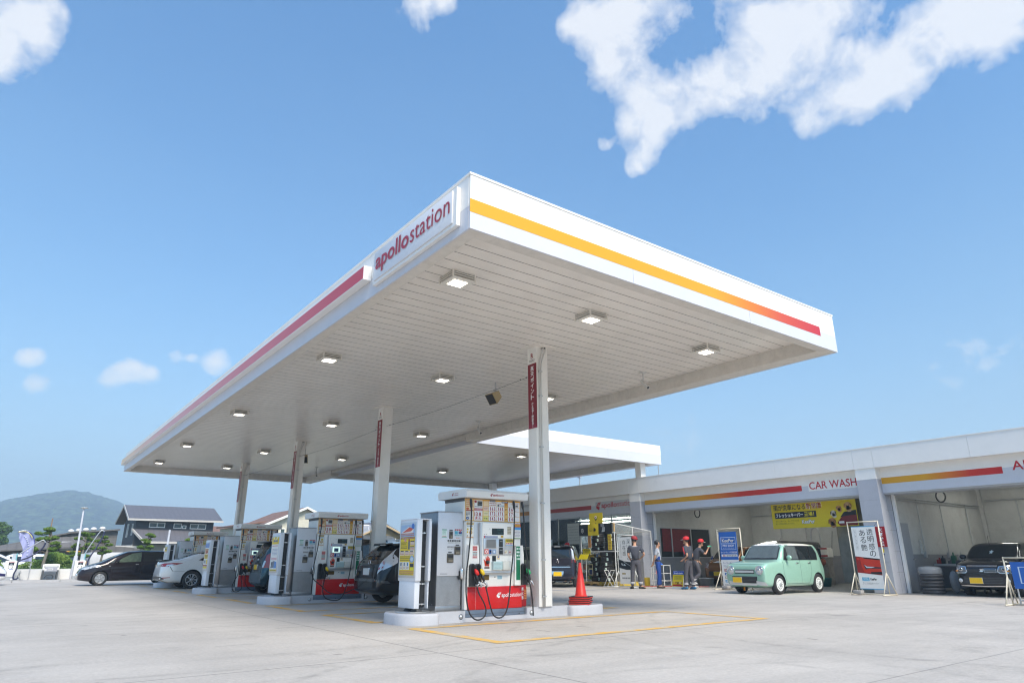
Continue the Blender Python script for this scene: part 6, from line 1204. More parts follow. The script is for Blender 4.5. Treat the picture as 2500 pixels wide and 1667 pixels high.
def rim_white(mb, c, sy, r):
    k = sy; mb.lathe([(r, -.02*k), (r*.99, .008*k), (r*.90, .010*k), (r*.82, -.004*k), (r*.50, .008*k), (r*.40, .018*k), (.0, .022*k)], WWH, 30, c, 'y')
    mb.lathe([(r*.36, .020*k), (r*.34, .028*k), (0, .030*k)], HUBG, 20, c, 'y')
    for i in range(12): a = 2*math.pi*i/12; p = c+Vector((math.cos(a), 0, math.sin(a)))*r*.66; mb.cyl(p+Vector((0, sy*.0055, 0)), p+Vector((0, sy*.0085, 0)), r*.075, r*.075, WELL, 10)
def wh(a, b_): return ((a, -1), (a, 1), (b_, -1), (b_, 1))

# ---- mint kei car -------------------------------------------------------------
MINT = paint('mint_paint', (.30, .52, .41), .3, .1); CRW = paint('cream_roof_paint', (.74, .74, .70), .3, 0)
L_ = 3.395
c = Car('mint green kei car with a cream roof and white wheels parked outside the wash bay', L_, 1.475,
        [(0, .82), (.03, 1.0), (.10, 1.22), (.20, 1.42), (.34, 1.485), (.9, 1.515), (1.6, 1.515), (2.02, 1.49), (2.16, 1.44), (2.50, 1.05), (2.60, 1.0), (2.8, .975), (3.2, .93), (3.36, .885), (3.395, .80)],
        [(0, .80), (.3, .97), (2.4, .955), (2.7, .94), (3.2, .89), (3.395, .78)], [(0, .30), (.25, .20), (3.0, .20), (3.3, .20), (3.395, .26)], MINT, CRW, 1.425,
        loc=(18.45+L_/1, 12.94, 0), rot=R(180), wheels=wh(.52, 2.72), wr=.283, tumble=.15, rimfn=rim_white, noses=(.10, .08))
# heading -X: the car's left side (+y local) faces the forecourt
c.t.o.location = (18.52+L_, 12.90, 0)
c.patch('windscreen', [(-.60, 1.00), (.60, 1.00), (.535, 1.425), (-.535, 1.425)], 'f', BLKPL, .004); c.patch('windscreen_glass', [(-.555, 1.03), (.555, 1.03), (.50, 1.405), (-.50, 1.405)], 'f', CGL, .007)
mb = MB()
for poly in ([(1.50, .985), (2.36, .985), (2.22, 1.22), (2.08, 1.425), (1.50, 1.425)], [(.42, .985), (1.50, .985), (1.50, 1.425), (.46, 1.425), (.36, 1.2)]): c.patch('', poly, 'l', BLKPL, .004, mb=mb)
c.part('window_surround', mb)
c.patch('window', [(1.53, 1.01), (2.10, 1.01), (2.05, 1.40), (1.53, 1.40)], 'l', CGL, .008); c.patch('window', [(.86, 1.01), (1.48, 1.01), (1.48, 1.40), (.86, 1.40)], 'l', CG, .008); c.patch('window', [(.46, 1.01), (.82, 1.01), (.82, 1.40), (.50, 1.40), (.41, 1.2)], 'l', CG, .008)
mb = MB(); c.strip(mb, [(2.43, .98), (2.46, .6), (2.30, .30)], 'l', .008, SEAM); c.strip(mb, [(1.50, .98), (1.50, .30)], 'l', .008, SEAM); c.strip(mb, [(1.50, .30), (2.30, .30)], 'l', .008, SEAM); c.strip(mb, [(.86, .98), (.90, .62), (1.06, .30), (1.5, .30)], 'l', .008, SEAM); c.strip(mb, [(-.60, .875), (.60, .875)], 'f', .007, SEAM); c.part('panel_gaps', mb)
for y in (-.50, .50):
    h = c.cast(y, .695, 'f')[0]; mb = MB(); mb.lathe([(.0, .0), (.095, .0), (.108, .008), (.124, .026), (.131, .014), (.133, -.06)], CHROME, 26, h+Vector((-.005, 0, 0)), 'x'); mb.lathe([(0, .018), (.095, .010), (.104, .0)], LENSC, 24, h+Vector((0, 0, 0)), 'x'); mb.ball(h+Vector((.014, .0, .0)), .04, CHROME, 2, (.3, 1, 1)); c.part('headlight', mb)
mb = MB(); c.patch('', [(-.34, .60), (.34, .60), (.33, .715), (-.33, .715)], 'f', BLKPL, .010, mb=mb); c.patch('', [(-.325, .625), (.325, .625), (.325, .69), (-.325, .69)], 'f', mat('grille_silver', (.62, .64, .64), .3, .3), .022, mb=mb); c.part('grille', mb)
c.patch('air_intake', [(-.44, .33), (.40, .33), (.42, .52), (-.46, .52)], 'f', BLKPL, .008)
mb = MB()
for z in (.37, .41, .45, .49): c.strip(mb, [(-.40, z), (.38, z)], 'f', .012, DKGREY, .012)
c.part('intake_bars', mb)
mb = MB(); BS = mat('bumper_silver', (.60, .62, .62), .35, .3)
for a, b_ in ((-.66, -.40), (.38, .66)): c.patch('', [(a, .29), (b_, .27), (b_, .36), (a, .40)], 'f', BS, .016, mb=mb)
c.patch('', [(-.40, .27), (.38, .27), (.38, .325), (-.40, .325)], 'f', BS, .016, mb=mb); c.part('bumper_trim', mb)
c.plate(-.27, .415, YPLT, 'f'); c.mirror(2.22, 1.02, MINT, 'l'); c.mirror(2.22, 1.02, MINT, 'r'); c.handle(1.66, .90, CHROME, 'l'); c.handle(.98, .90, CHROME, 'l')
mb = MB()
for a, b_ in ((-.45, .0), (.10, .52)): p0 = c.cast(a, 1.035, 'f')[0]; p1 = c.cast(b_, 1.06, 'f')[0]; mb.tube([p0+Vector((.02, 0, 0)), p1+Vector((.03, 0, .0))], .007, BLKPL, 5)
c.part('wiper', mb); mb = MB(); mb.tube([(1.95, .35, 1.50), (1.82, .38, 1.66)], .005, BLKPL, 5); c.part('antenna', mb)
mb = MB(); p = Panel(mb, (3.345, -.45, .20), (0, 1, 0), (0, 0, 1)); mb.box(3.20, 3.23, -.22, -.18, .10, .20, AMBER); c.part('tow_hook', mb)

# ---- black kei hatchback in the repair bay ------------------------------------
BLKP = paint('black_paint', (.010, .011, .014), .15, .1, var=0)
L_ = 3.395
c = Car('glossy black kei hatchback facing out of the repair bay with a yellow plate', L_, 1.475,
        [(0, .80), (.06, 1.05), (.22, 1.38), (.45, 1.45), (1.3, 1.475), (1.9, 1.45), (2.12, 1.38), (2.62, 1.06), (2.72, 1.0), (3.1, .92), (3.3, .86), (3.395, .76)],
        [(0, .82), (.4, .96), (2.4, .95), (2.8, .93), (3.2, .86), (3.395, .72)], [(0, .28), (.25, .19), (3.1, .19), (3.395, .24)], BLKP, loc=(22.0+L_, 7.72, .0), rot=R(180), wheels=wh(.50, 2.72), wr=.28, tumble=.16)
c.patch('windscreen', [(-.61, 1.05), (.61, 1.05), (.53, 1.38), (-.53, 1.38)], 'f', CG, .004)
mb = MB(); p = [(.10*math.cos(R(90+36*i))*(.5 if i % 2 else 1)*.6, 1.18+.10*math.sin(R(90+36*i))*(.5 if i % 2 else 1)*.6) for i in range(10)]; c.patch('', p, 'f', pm('D8E0D8'), .012, mb=mb, res=1); c.part('sun_sticker', mb)
c.patch('window', [(1.52, 1.0), (2.36, 1.0), (2.12, 1.36), (1.52, 1.36)], 'l', CG, .005); c.patch('window', [(.5, 1.0), (1.48, 1.0), (1.48, 1.36), (.60, 1.36)], 'l', CG, .005)
for s_ in (-1, 1):
    mb = MB(); P = [(s_*.36, .66), (s_*.40, .80), (s_*.66, .83), (s_*.69, .70), (s_*.66, .62), (s_*.42, .62)]; c.patch('', P, 'f', CHROME, .008, mb=mb); P2 = [(s_*.39, .675), (s_*.42, .785), (s_*.64, .81), (s_*.665, .70), (s_*.645, .64), (s_*.43, .64)]; c.patch('', P2, 'f', mat('headlamp_dark', (.10, .11, .12), .1, var=.1, coat=1), .012, mb=mb)
    h = c.cast(s_*.52, .725, 'f')[0]; mb.ball(h+Vector((.01, 0, 0)), .055, CHROME, 2, (.35, 1, 1)); mb.ball(h+Vector((.02, 0, 0)), .035, CG, 2, (.5, 1, 1)); mb.box(h.x+.01, h.x+.02, s_*.62-.03, s_*.62+.03, .67, .70, AMBER); c.part('headlight', mb)
    h = c.cast(s_*.57, .43, 'f')[0]; mb = MB(); mb.lathe([(0, .012), (.045, .008), (.055, 0)], LENSC, 18, h, 'x'); c.part('fog_lamp', mb)
mb = MB(); c.patch('', [(-.37, .80), (.37, .80), (.37, .82), (-.37, .82)], 'f', CHROME, .010, mb=mb); c.patch('', [(-.36, .64), (.36, .64), (.37, .785), (-.37, .785)], 'f', BLKPL, .006, mb=mb)
for z in (.645, .69, .735): c.strip(mb, [(.06, z), (.34, z)], 'f', .008, CHROME, .014)
c.strip(mb, [(.06, .645), (.06, .735)], 'f', .008, CHROME, .014); c.strip(mb, [(.34, .645), (.34, .735)], 'f', .008, CHROME, .014); c.part('grille', mb)
mb = MB(); c.patch('', [(-.06, .73), (.04, .735), (.05, .715), (-.02, .70), (.05, .68), (-.03, .645), (-.07, .665), (-.01, .69)][:4], 'f', CHROME, .015, mb=mb, res=1); c.patch('', [(.055, .70), (-.035, .70), (-.065, .665), (.01, .655)], 'f', CHROME, .015, mb=mb, res=1); c.part('emblem', mb)
mb = MB(); c.patch('', [(-.52, .34), (.52, .34), (.48, .54), (-.48, .54)], 'f', BLKPL, .005, mb=mb)
for z in (.37, .41, .45, .49): c.strip(mb, [(-.46, z), (.46, z)], 'f', .012, DKGREY, .012)
c.part('air_intake', mb); mb = MB(); c.strip(mb, [(-.66, .30), (0, .285), (.66, .30)], 'f', .018, CHROME, .010); c.part('lip_trim', mb)
c.plate(-.18, .43, YPLT, 'f'); c.mirror(2.28, 1.02, BLKP, 'l'); c.mirror(2.28, 1.02, BLKP, 'r')
mb = MB(); mb.tube([(1.9, -.2, 1.45), (1.84, -.21, 1.66)], .006, BLKPL, 5); c.part('antenna', mb)

# ---- dark kei car seen from behind, by the shop --------------------------------
NAVY = paint('dark_violet_paint', (.028, .028, .042), .2, .4, var=0)
L_ = 3.395
c = Car('dark violet kei car seen from behind beside the tyre display', L_, 1.475,
        [(0, .55), (.02, .80), (.06, 1.02), (.22, 1.50), (.36, 1.57), (1.2, 1.60), (2.0, 1.57), (2.3, 1.46), (2.78, 1.08), (3.2, .96), (3.395, .80)],
        [(0, .54), (.2, 1.0), (.5, 1.02), (2.6, .99), (3.2, .92), (3.395, .76)], [(0, .32), (.2, .24), (3.1, .2), (3.395, .26)], NAVY, loc=(17.72, 20.80, 0), rot=R(44), wheels=wh(.50, 2.85), wr=.28, tumble=.13)
mb = MB(); c.patch('', [(-.52, 1.08), (.52, 1.08), (.47, 1.46), (-.47, 1.46)], 'b', BLKPL, .004, mb=mb); c.part('rear_window_frame', mb); c.patch('rear_window', [(-.49, 1.10), (.49, 1.10), (.445, 1.42), (-.445, 1.42)], 'b', CG, .008)
mb = MB(); mb.box(.06, .34, -.52, .52, 1.50, 1.535, BLKP, .012); mb.box(.055, .065, -.12, .12, 1.508, 1.525, LENSC); c.part('spoiler', mb)
for s_ in (-1, 1):
    mb = MB(); c.patch('', [(s_*.57, 1.04), (s_*.66, 1.02), (s_*.60, 1.38), (s_*.55, 1.40)], 'b', LENSC, .010, mb=mb); c.patch('', [(s_*.56, .92), (s_*.69, .92), (s_*.67, 1.05), (s_*.56, 1.05)], 'b', LENSR, .012, mb=mb); c.part('tail_light', mb)
mb = MB(); c.strip(mb, [(-.56, 1.02), (-.55, .74), (.55, .74), (.56, 1.02)], 'b', .010, SEAM); c.part('panel_gaps', mb); mb = MB(); c.strip(mb, [(-.5, .755), (.5, .755)], 'b', .035, CHROME, .012); c.part('tailgate_trim', mb)
mb = MB(); c.patch('', [(-.2, .40), (.2, .40), (.24, .60), (-.24, .60)], 'b', CHROME, .004, mb=mb); c.part('plate_recess', mb); c.plate(0, .50, YPLT, 'b')
h = c.cast(0, .92, 'b')[0]; mb = MB(); mb.tube([h+Vector((-.012, .05*math.cos(a), .04*math.sin(a))) for a in [i*.35 for i in range(15)]], .007, CHROME, 5); mb.box(h.x-.015, h.x-.005, -.47, -.36, .80, .83, CHROME); mb.box(h.x-.02, h.x-.008, .36, .50, .93, .96, CHROME); c.part('emblem', mb)
mb = MB(); mb.ball((-.01, 0, 1.04), .035, CHROME, 2); p0 = c.cast(0, 1.09, 'b')[0]; mb.tube([p0+Vector((-.02, 0, -.03)), p0+Vector((0, -.12, .02)), c.cast(.34, 1.11, 'b')[0]+Vector((-.02, 0, 0))], .010, BLKPL, 5); c.part('wiper', mb)
mb = MB()
for s_ in (-1, 1): mb.box(-.0, .015, s_*.50-.08, s_*.50+.08, .345, .37, LENSR)
mb.cyl((-.02, .28, .27), (.2, .28, .27), .035, .035, CHROME, 12); c.part('reflectors', mb)

# ---- black hatchback being filled (rear towards camera) ------------------------
L_ = 4.4
c = Car('black hatchback with clear tail lamps being filled between the two nearest islands', L_, 1.74,
        [(0, .62), (.03, .92), (.12, 1.02), (.45, 1.30), (.62, 1.415), (1.3, 1.475), (2.1, 1.49), (2.6, 1.44), (3.45, 1.08), (4.1, .92), (4.4, .66)],
        [(0, .60), (.3, 1.0), (.8, 1.02), (3.2, .97), (4.0, .88), (4.4, .62)], [(0, .30), (.25, .22), (4.1, .2), (4.4, .26)], BLKP, loc=(7.30, 15.72, 0), wheels=wh(.86, 3.56), wr=.325, tumble=.17, rimfn=rim_six, noses=(.16, .2))
c.patch('rear_window', [(-.60, 1.04), (.60, 1.04), (.50, 1.33), (-.50, 1.33)], 'b', CG, .005)
mb = MB(); mb.prism([(.42, -.58, 1.36), (.40, -.50, 1.40), (.40, .50, 1.40), (.42, .58, 1.36), (.95, .62, 1.45), (.95, -.62, 1.45)], (0, 0, .022), BLKP); mb.box(.40, .44, -.15, .15, 1.372, 1.392, CHROME); c.part('spoiler', mb)
for s_ in (-1, 1):
    mb = MB(); c.patch('', [(s_*.58, .70), (s_*.70, .80), (s_*.80, 1.0), (s_*.74, 1.10), (s_*.66, 1.28), (s_*.60, 1.0)], 'b', LENSC, .012, mb=mb); c.patch('', [(.02, .74), (.10, .80), (.40, .96), (.42, 1.06), (.26, 1.27), (.12, 1.08)], 'r' if s_ < 0 else 'l', LENSC, .010, mb=mb)
    h = c.cast(s_*.67, .95, 'b')[0]
    if h: mb.ball(h+Vector((-.006, 0, 0)), .06, mat('lamp_ring', (.5, .3, .32), .2, var=0), 2, (.25, .8, 1))
    c.patch('', [(s_*.60, .80), (s_*.70, .84), (s_*.71, .88), (s_*.61, .85)], 'b', LENSR, .020, mb=mb); c.part('tail_light', mb)
mb = MB(); c.patch('', [(-.34, .62), (.34, .62), (.30, .90), (-.30, .90)], 'b', BLKPL, .004, mb=mb); c.part('plate_recess', mb); c.plate(.0, .76, WPLT, 'b'); mb = MB(); h = c.cast(0, .97, 'b')[0]
mb.tube([h+Vector((-.014, .055*math.cos(a), .05*math.sin(a))) for a in [i*.35 for i in range(19)]], .010, CHROME, 5); mb.box(h.x-.02, h.x, -.52, -.40, .82, .855, CHROME); c.part('emblem', mb)
mb = MB(); p0 = c.cast(0.0, 1.06, 'b')[0]; mb.ball(p0, .05, BLKPL, 2); mb.tube([p0, c.cast(.2, 1.16, 'b')[0]+Vector((-.02, 0, 0)), c.cast(.38, 1.2, 'b')[0]+Vector((-.02, 0, 0))], .012, BLKPL, 5); c.part('wiper', mb)
mb = MB(); c.patch('', [(-.83, .50), (-.55, .54), (.55, .54), (.83, .50), (.80, .56), (.5, .60), (-.5, .60), (-.80, .56)][:8], 'b', mat('bumper_shade', (.05, .055, .06), .25, coat=1), .01, mb=mb); c.part('bumper_step', mb)
for a, b_ in ((.95, 1.9), (1.95, 2.95)): c.patch('window', [(a, 1.06), (b_, 1.05), (b_-.15 if b_ > 2 else b_, 1.38), (a+.12 if a < 1 else a, 1.38)], 'r', CG, .005)
mb = MB(); mb.tube([(1.15, 0, 1.48), (.98, -.05, 1.50), (.80, -.08, 1.66)], [.03, .015, .006], BLKPL, 6); c.part('antenna', mb)
mb = MB(); c.strip(mb, [(-.6, .92), (.6, .92)], 'b', .008, SEAM); c.strip(mb, [(.9, 1.0), (1.0, .6), (1.15, .3)], 'r', .008, SEAM); c.part('panel_gaps', mb)

# ---- dark blue boxy car ---------------------------------------------------------
TEAL = paint('dark_teal_paint', (.030, .075, .10), .18, .5, var=0)
L_ = 3.395
c = Car('dark blue boxy kei car with a yellow plate between the second and third islands', L_, 1.475,
        [(0, .60), (.02, .95), (.05, 1.10), (.30, 1.60), (.42, 1.635), (1.4, 1.66), (2.3, 1.60), (2.9, 1.10), (3.2, .98), (3.395, .78)],
        [(0, .58), (.25, 1.02), (2.7, 1.0), (3.2, .92), (3.395, .76)], [(0, .30), (.2, .22), (3.1, .2), (3.395, .26)], TEAL, loc=(6.92, 23.38, 0), wheels=wh(.50, 2.92), wr=.28, tumble=.12, low=mat('bumper_teal_grey', (.07, .10, .12), .3), lowz=.0)
c.patch('rear_window', [(-.56, 1.12), (.56, 1.12), (.50, 1.52), (-.50, 1.52)], 'b', CG, .005)
mb = MB(); mb.box(.14, .42, -.60, .60, 1.585, 1.625, BLKPL, .015); c.part('spoiler', mb)
for s_ in (-1, 1):
    mb = MB(); c.patch('', [(s_*.60, .80), (s_*.70, .80), (s_*.69, 1.10), (s_*.66, 1.28), (s_*.60, 1.05)], 'b', LENSR, .012, mb=mb); c.patch('', [(.02, .80), (.26, .82), (.30, 1.0), (.28, 1.28), (.14, 1.2)], 'r' if s_ < 0 else 'l', LENSR, .010, mb=mb); c.strip(mb, [(s_*.61, .82), (s_*.61, 1.02)], 'b', .03, LENSC, .02); c.part('tail_light', mb)
mb = MB(); c.patch('', [(-.26, .72), (.26, .72), (.24, .98), (-.24, .98)], 'b', BLKPL, .004, mb=mb); c.part('plate_recess', mb); c.plate(0, .83, YPLT, 'b')
c.patch('bumper', [(-.62, .36), (.62, .36), (.66, .66), (-.66, .66)], 'b', mat('bumper_teal_grey', (.07, .10, .12), .3), .010)
mb = MB(); h = c.cast(0, 1.06, 'b')[0]; mb.ball(h, .05, CHROME, 2, (.3, 1, 1)); c.part('emblem', mb); mb = MB(); p0 = c.cast(.05, 1.12, 'b')[0]; mb.ball(p0, .05, BLKPL, 2); mb.tube([p0, c.cast(.36, 1.16, 'b')[0]+Vector((-.02, 0, 0))], .012, BLKPL, 5); c.part('wiper', mb)
for a, b_ in ((.38, 1.3), (1.35, 2.3)): c.patch('window', [(a, 1.08), (b_, 1.08), (b_ if b_ < 2 else b_-.1, 1.54), (a+.05, 1.54)], 'r', CG, .005)

# ---- white sedan ------------------------------------------------------------------
WPRL = paint('pearl_white_paint', (.80, .81, .81), .22, .1)
L_ = 4.885
c = Car('white sedan with black roof and red tail lamps, rear towards the camera', L_, 1.84,
        [(0, .60), (.02, .90), (.08, 1.04), (.32, 1.06), (.62, 1.09), (1.45, 1.38), (1.9, 1.435), (2.5, 1.445), (3.0, 1.38), (3.75, 1.02), (4.5, .86), (4.80, .72), (4.885, .55)],
        [(0, .60), (.2, .95), (.62, 1.0), (3.6, .94), (4.4, .82), (4.885, .5)], [(0, .34), (.3, .22), (4.5, .18), (4.885, .24)], WPRL, BLKP, 1.30, loc=(5.20, 30.42, 0), wheels=wh(1.12, 3.94), wr=.335, tumble=.24, rimfn=rim_twin, noses=(.20, .22), taper=.12)
c.patch('rear_window', [(.66, -.52), (1.38, -.50), (1.38, .50), (.66, .52)], 't', CG, .004)
mb = MB()
for pl in ([(1.55, 1.03), (2.25, 1.02), (2.25, 1.33), (1.95, 1.31)], [(2.30, 1.02), (3.45, .99), (3.0, 1.30), (2.30, 1.33)], [(1.30, 1.06), (1.55, 1.03), (1.95, 1.31), (1.6, 1.22)]): c.patch('', pl, 'r', CG, .006, mb=mb)
c.part('window', mb)
mb = MB(); c.strip(mb, [(1.30, 1.06), (1.60, 1.24), (2.0, 1.34)], 'r', .02, CHROME, .009); c.part('window_trim', mb)
for s_ in (-1, 1):
    mb = MB(); c.patch('', [(s_*.40, .84), (s_*.86, .82), (s_*.86, .93), (s_*.40, .94)], 'b', LENSR, .012, mb=mb); c.patch('', [(.02, .82), (.35, .86), (.75, .945), (.45, .96), (.02, .94)], 'r' if s_ < 0 else 'l', LENSR, .010, mb=mb); c.patch('', [(.14, .83), (.36, .865), (.50, .91), (.2, .90)], 'r' if s_ < 0 else 'l', LENSC, .014, mb=mb); c.part('tail_light', mb)
mb = MB(); c.strip(mb, [(.30, .82), (.40, .66)], 'r', .022, BLKPL, .006); c.part('bumper_vent', mb)
mb = MB(); c.strip(mb, [(1.42, .98), (1.50, .78), (1.78, .45), (1.9, .24)], 'r', .008, SEAM); c.strip(mb, [(2.35, 1.0), (2.38, .3)], 'r', .008, SEAM); c.strip(mb, [(.42, .66), (1.0, .64)], 'r', .006, SEAM); c.part('panel_gaps', mb)
mb = MB(); mb.box(.02, .30, -.70, .70, 1.055, 1.085, BLKP, .012); c.part('boot_spoiler', mb); c.handle(1.62, .90, WPRL, 'r'); c.handle(2.55, .90, WPRL, 'r'); c.mirror(3.3, .98, WPRL, 'r')
mb = MB(); c.patch('', [(-.8, .36), (.8, .36), (.74, .46), (-.74, .46)], 'b', BLKPL, .008, mb=mb)
for s_ in (-1, 1):
    for q in (.52, .66): mb.cyl((-.02, s_*q, .34), (.15, s_*q, .34), .045, .045, CHROME, 14)
c.part('exhaust', mb); c.patch('reflector', [(.10, .40), (.34, .42), (.34, .44), (.10, .43)], 'r', LENSR, .012)

# ---- dark hatchback in profile ------------------------------------------------------
PLUM = paint('plum_black_paint', (.022, .014, .018), .2, .4, var=.1)
L_ = 4.1
c = Car('dark plum compact hatchback seen from its side at the far left', L_, 1.695,
        [(0, .60), (.03, 1.0), (.20, 1.25), (.45, 1.46), (.8, 1.51), (1.7, 1.525), (2.3, 1.47), (2.9, 1.20), (3.25, 1.02), (3.8, .84), (4.0, .72), (4.1, .56)],
        [(0, .60), (.3, 1.02), (1.5, .99), (3.0, .93), (3.7, .80), (4.1, .52)], [(0, .30), (.3, .20), (3.7, .18), (4.1, .24)], PLUM, loc=(3.08+L_, 36.98, 0), rot=R(180), wheels=wh(.66, 3.26), wr=.30, tumble=.18, rimfn=rim_six, noses=(.14, .24))
mb = MB(); c.patch('', [(1.72, 1.02), (2.72, .98), (2.50, 1.16), (2.12, 1.37), (1.72, 1.43)], 'l', mat('tinted_interior_glass', (.16, .20, .13), .06, var=.35, vscale=9), .006, mb=mb); c.patch('', [(2.80, .97), (3.02, .95), (2.72, 1.15)], 'l', CGL, .006, mb=mb); c.part('window', mb); c.patch('window', [(.55, 1.04), (1.64, 1.02), (1.64, 1.43), (.80, 1.40), (.6, 1.25)], 'l', CG, .006)
mb = MB(); c.patch('', [(3.25, .80), (3.60, .76), (3.92, .66), (3.86, .76), (3.5, .88)], 'l', LENSC, .010, mb=mb); c.patch('', [(.46, .66), (.80, .70), (.78, .80), (.5, .76)], 'f', LENSC, .010, mb=mb); c.part('headlight', mb)
mb = MB(); c.strip(mb, [(2.86, .95), (2.86, .5), (2.75, .26)], 'l', .009, SEAM); c.strip(mb, [(1.68, 1.0), (1.68, .26)], 'l', .009, SEAM); c.strip(mb, [(1.68, .26), (2.75, .26)], 'l', .009, SEAM); c.strip(mb, [(.85, 1.0), (.95, .6), (1.2, .3)], 'l', .009, SEAM); c.part('panel_gaps', mb)
c.patch('windscreen', [(2.42, -.60), (3.16, -.68), (3.16, .68), (2.42, .60)], 't', CG, .005); c.mirror(2.66, 1.0, PLUM, 'l'); c.handle(1.86, .90, CHROME, 'l'); mb = MB(); c.strip(mb, [(1.2, .235), (2.5, .23)], 'l', .02, CHROME, .008); c.part('sill_trim', mb)
mb = MB(); h = c.cast(2.95, .83, 'l')[0]; mb.ball(h, .03, LENSC, 1, (1.4, .3, .6)); c.part('side_repeater', mb); c.plate(0, .42, WPLT, 'f')

# ---- other cars, partly seen ----------------------------------------------------------
BRZ = paint('copper_paint', (.30, .13, .045), .25, .5)
def simple_car(label, L_, W_, H_, pm_, loc, rot, wr=.28, kind='kei', win=('f', 'l', 'r', 'b'), plate=None, name='parked_car', cat='car', group='cars on the forecourt'):
    if kind == 'kei': top = [(0, .62), (.02, .98), (.22, H_-.14), (.36, H_-.03), (1.4, H_), (L_*.64, H_-.04), (L_*.70, H_-.12), (L_*.83, 1.06), (L_*.94, .92), (L_, .74)]; x1, x2 = L_*.665, L_*.80
    elif kind == 'van': top = [(0, .7), (.02, 1.1), (.10, H_-.1), (.25, H_), (L_*.7, H_), (L_*.80, H_-.12), (L_*.92, 1.15), (L_*.97, .98), (L_, .72)]; x1, x2 = L_*.75, L_*.90
    else: top = [(0, .6), (.03, .98), (.3, H_-.12), (.6, H_), (L_*.5, H_), (L_*.6, H_-.08), (L_*.78, 1.0), (L_*.94, .84), (L_, .6)]; x1, x2 = L_*.58, L_*.76
    c = Car(label, L_, W_, top, [(0, .6), (.3, 1.0), (L_*.8, .96), (L_, .7)], [(0, .3), (.2, .2), (L_-.3, .2), (L_, .26)], pm_, loc=loc, rot=rot, wheels=wh(.55, L_-.68), wr=wr, name=name, cat=cat, group=group)
    if 'f' in win: w_ = W_/2*.80; c.patch('windscreen', [(-w_, 1.04 if kind != 'van' else 1.16), (w_, 1.04 if kind != 'van' else 1.16), (w_*.88, H_-.14), (-w_*.88, H_-.14)], 'f', CG, .005)
    if 'b' in win: w_ = W_/2*.78; c.patch('rear_window', [(-w_, 1.08), (w_, 1.08), (w_*.88, H_-.14), (-w_*.88, H_-.14)], 'b', CG, .005)
    for s_ in ('l', 'r'):
        if s_ in win: c.patch('window', [(L_*.42, 1.03), (x2-.12, 1.01), (x1-.06, H_-.15), (L_*.42, H_-.13)], s_, CG, .005); c.patch('window', [(.40, 1.04), (L_*.40, 1.03), (L_*.40, H_-.13), (.48, H_-.15)], s_, CG, .005)
    for s_ in (-1, 1):
        mb = MB(); w_ = W_/2; c.patch('', [(s_*w_*.55, .66), (s_*w_*.92, .70), (s_*w_*.92, .86), (s_*w_*.62, .84)], 'f', LENSC, .010, mb=mb); c.part('headlight', mb)
        mb = MB(); c.patch('', [(s_*w_*.80, .80), (s_*w_*.93, .80), (s_*w_*.92, 1.10), (s_*w_*.80, 1.05)], 'b', LENSR, .010, mb=mb); c.part('tail_light', mb)
    if plate: c.plate(0, .45, plate, 'f')
    mb = MB(); c.patch('', [(-W_*.3, .36), (W_*.3, .36), (W_*.28, .54), (-W_*.28, .54)], 'f', BLKPL, .006, mb=mb); c.part('grille', mb); return c
c = simple_car('copper brown kei car covered in foam inside the wash bay', 3.395, 1.475, 1.55, BRZ, (23.9+3.395, 17.95, .012), R(180), plate=YPLT); c.mirror(2.3, 1.0, BRZ, 'r')
mb = MB(); c.patch('', [(-.3, .86), (-.1, .93), (.2, .90), (.4, .86), (.2, .87), (0, .86)], 'f', pm('E8E8E8'), .02, mb=mb); c.part('foam', mb)
simple_car('dark van with a copper roof edge inside the wash bay behind the mint car', 3.6, 1.7, 1.72, mat('dark_brown_paint', (.03, .022, .018), .2, .3, coat=1), (24.2+3.6, 16.1, .012), R(180), kind='van')
c = simple_car('white compact car cut off by the left edge of the picture', 3.9, 1.69, 1.5, WPRL, (-3.35, 40.4, 0), 0, kind='hatch')
c.patch('navy_trim', [(3.4, .42), (3.86, .40), (3.86, .50), (3.5, .56)], 'r', mat('navy_trim', (.02, .02, .10), .3), .01)
simple_car('white minivan standing behind the payment machine of the second island', 3.5, 1.6, 1.75, WPRL, (9.9, 19.62, 0), R(180), kind='van', plate=WPLT)
c = simple_car('white delivery van parked far back behind the black hatchback', 4.6, 1.8, 2.0, paint('van_white', (.68, .68, .66), .35, 0), (13.4, 30.6, 0), R(-8), kind='van', wr=.32)
simple_car('pale grey car parked farther right behind the black hatchback', 4.2, 1.7, 1.62, paint('pale_silver', (.50, .51, .51), .3, .5), (14.6, 33.6, 0), R(0), kind='hatch')
simple_car('grey car parked by the shop front behind the nearest pump', 3.395, 1.475, 1.6, mat('green_grey_paint', (.16, .19, .15), .25, .4, coat=1), (17.6, 24.6, 0), R(8))
simple_car('white pickup truck parked behind the low wall at the left', 5.2, 1.7, 1.55, paint('truck_white', (.68, .69, .70), .35, 0), (-2.9, 50.6, 0), 0, kind='hatch', name='pickup_truck', cat='pickup truck', group='vehicles behind the low wall')
simple_car('white car parked behind the flag and the low wall', 4.1, 1.65, 1.5, WPRL, (.2, 51.4, 0), 0, kind='hatch', group='vehicles behind the low wall')

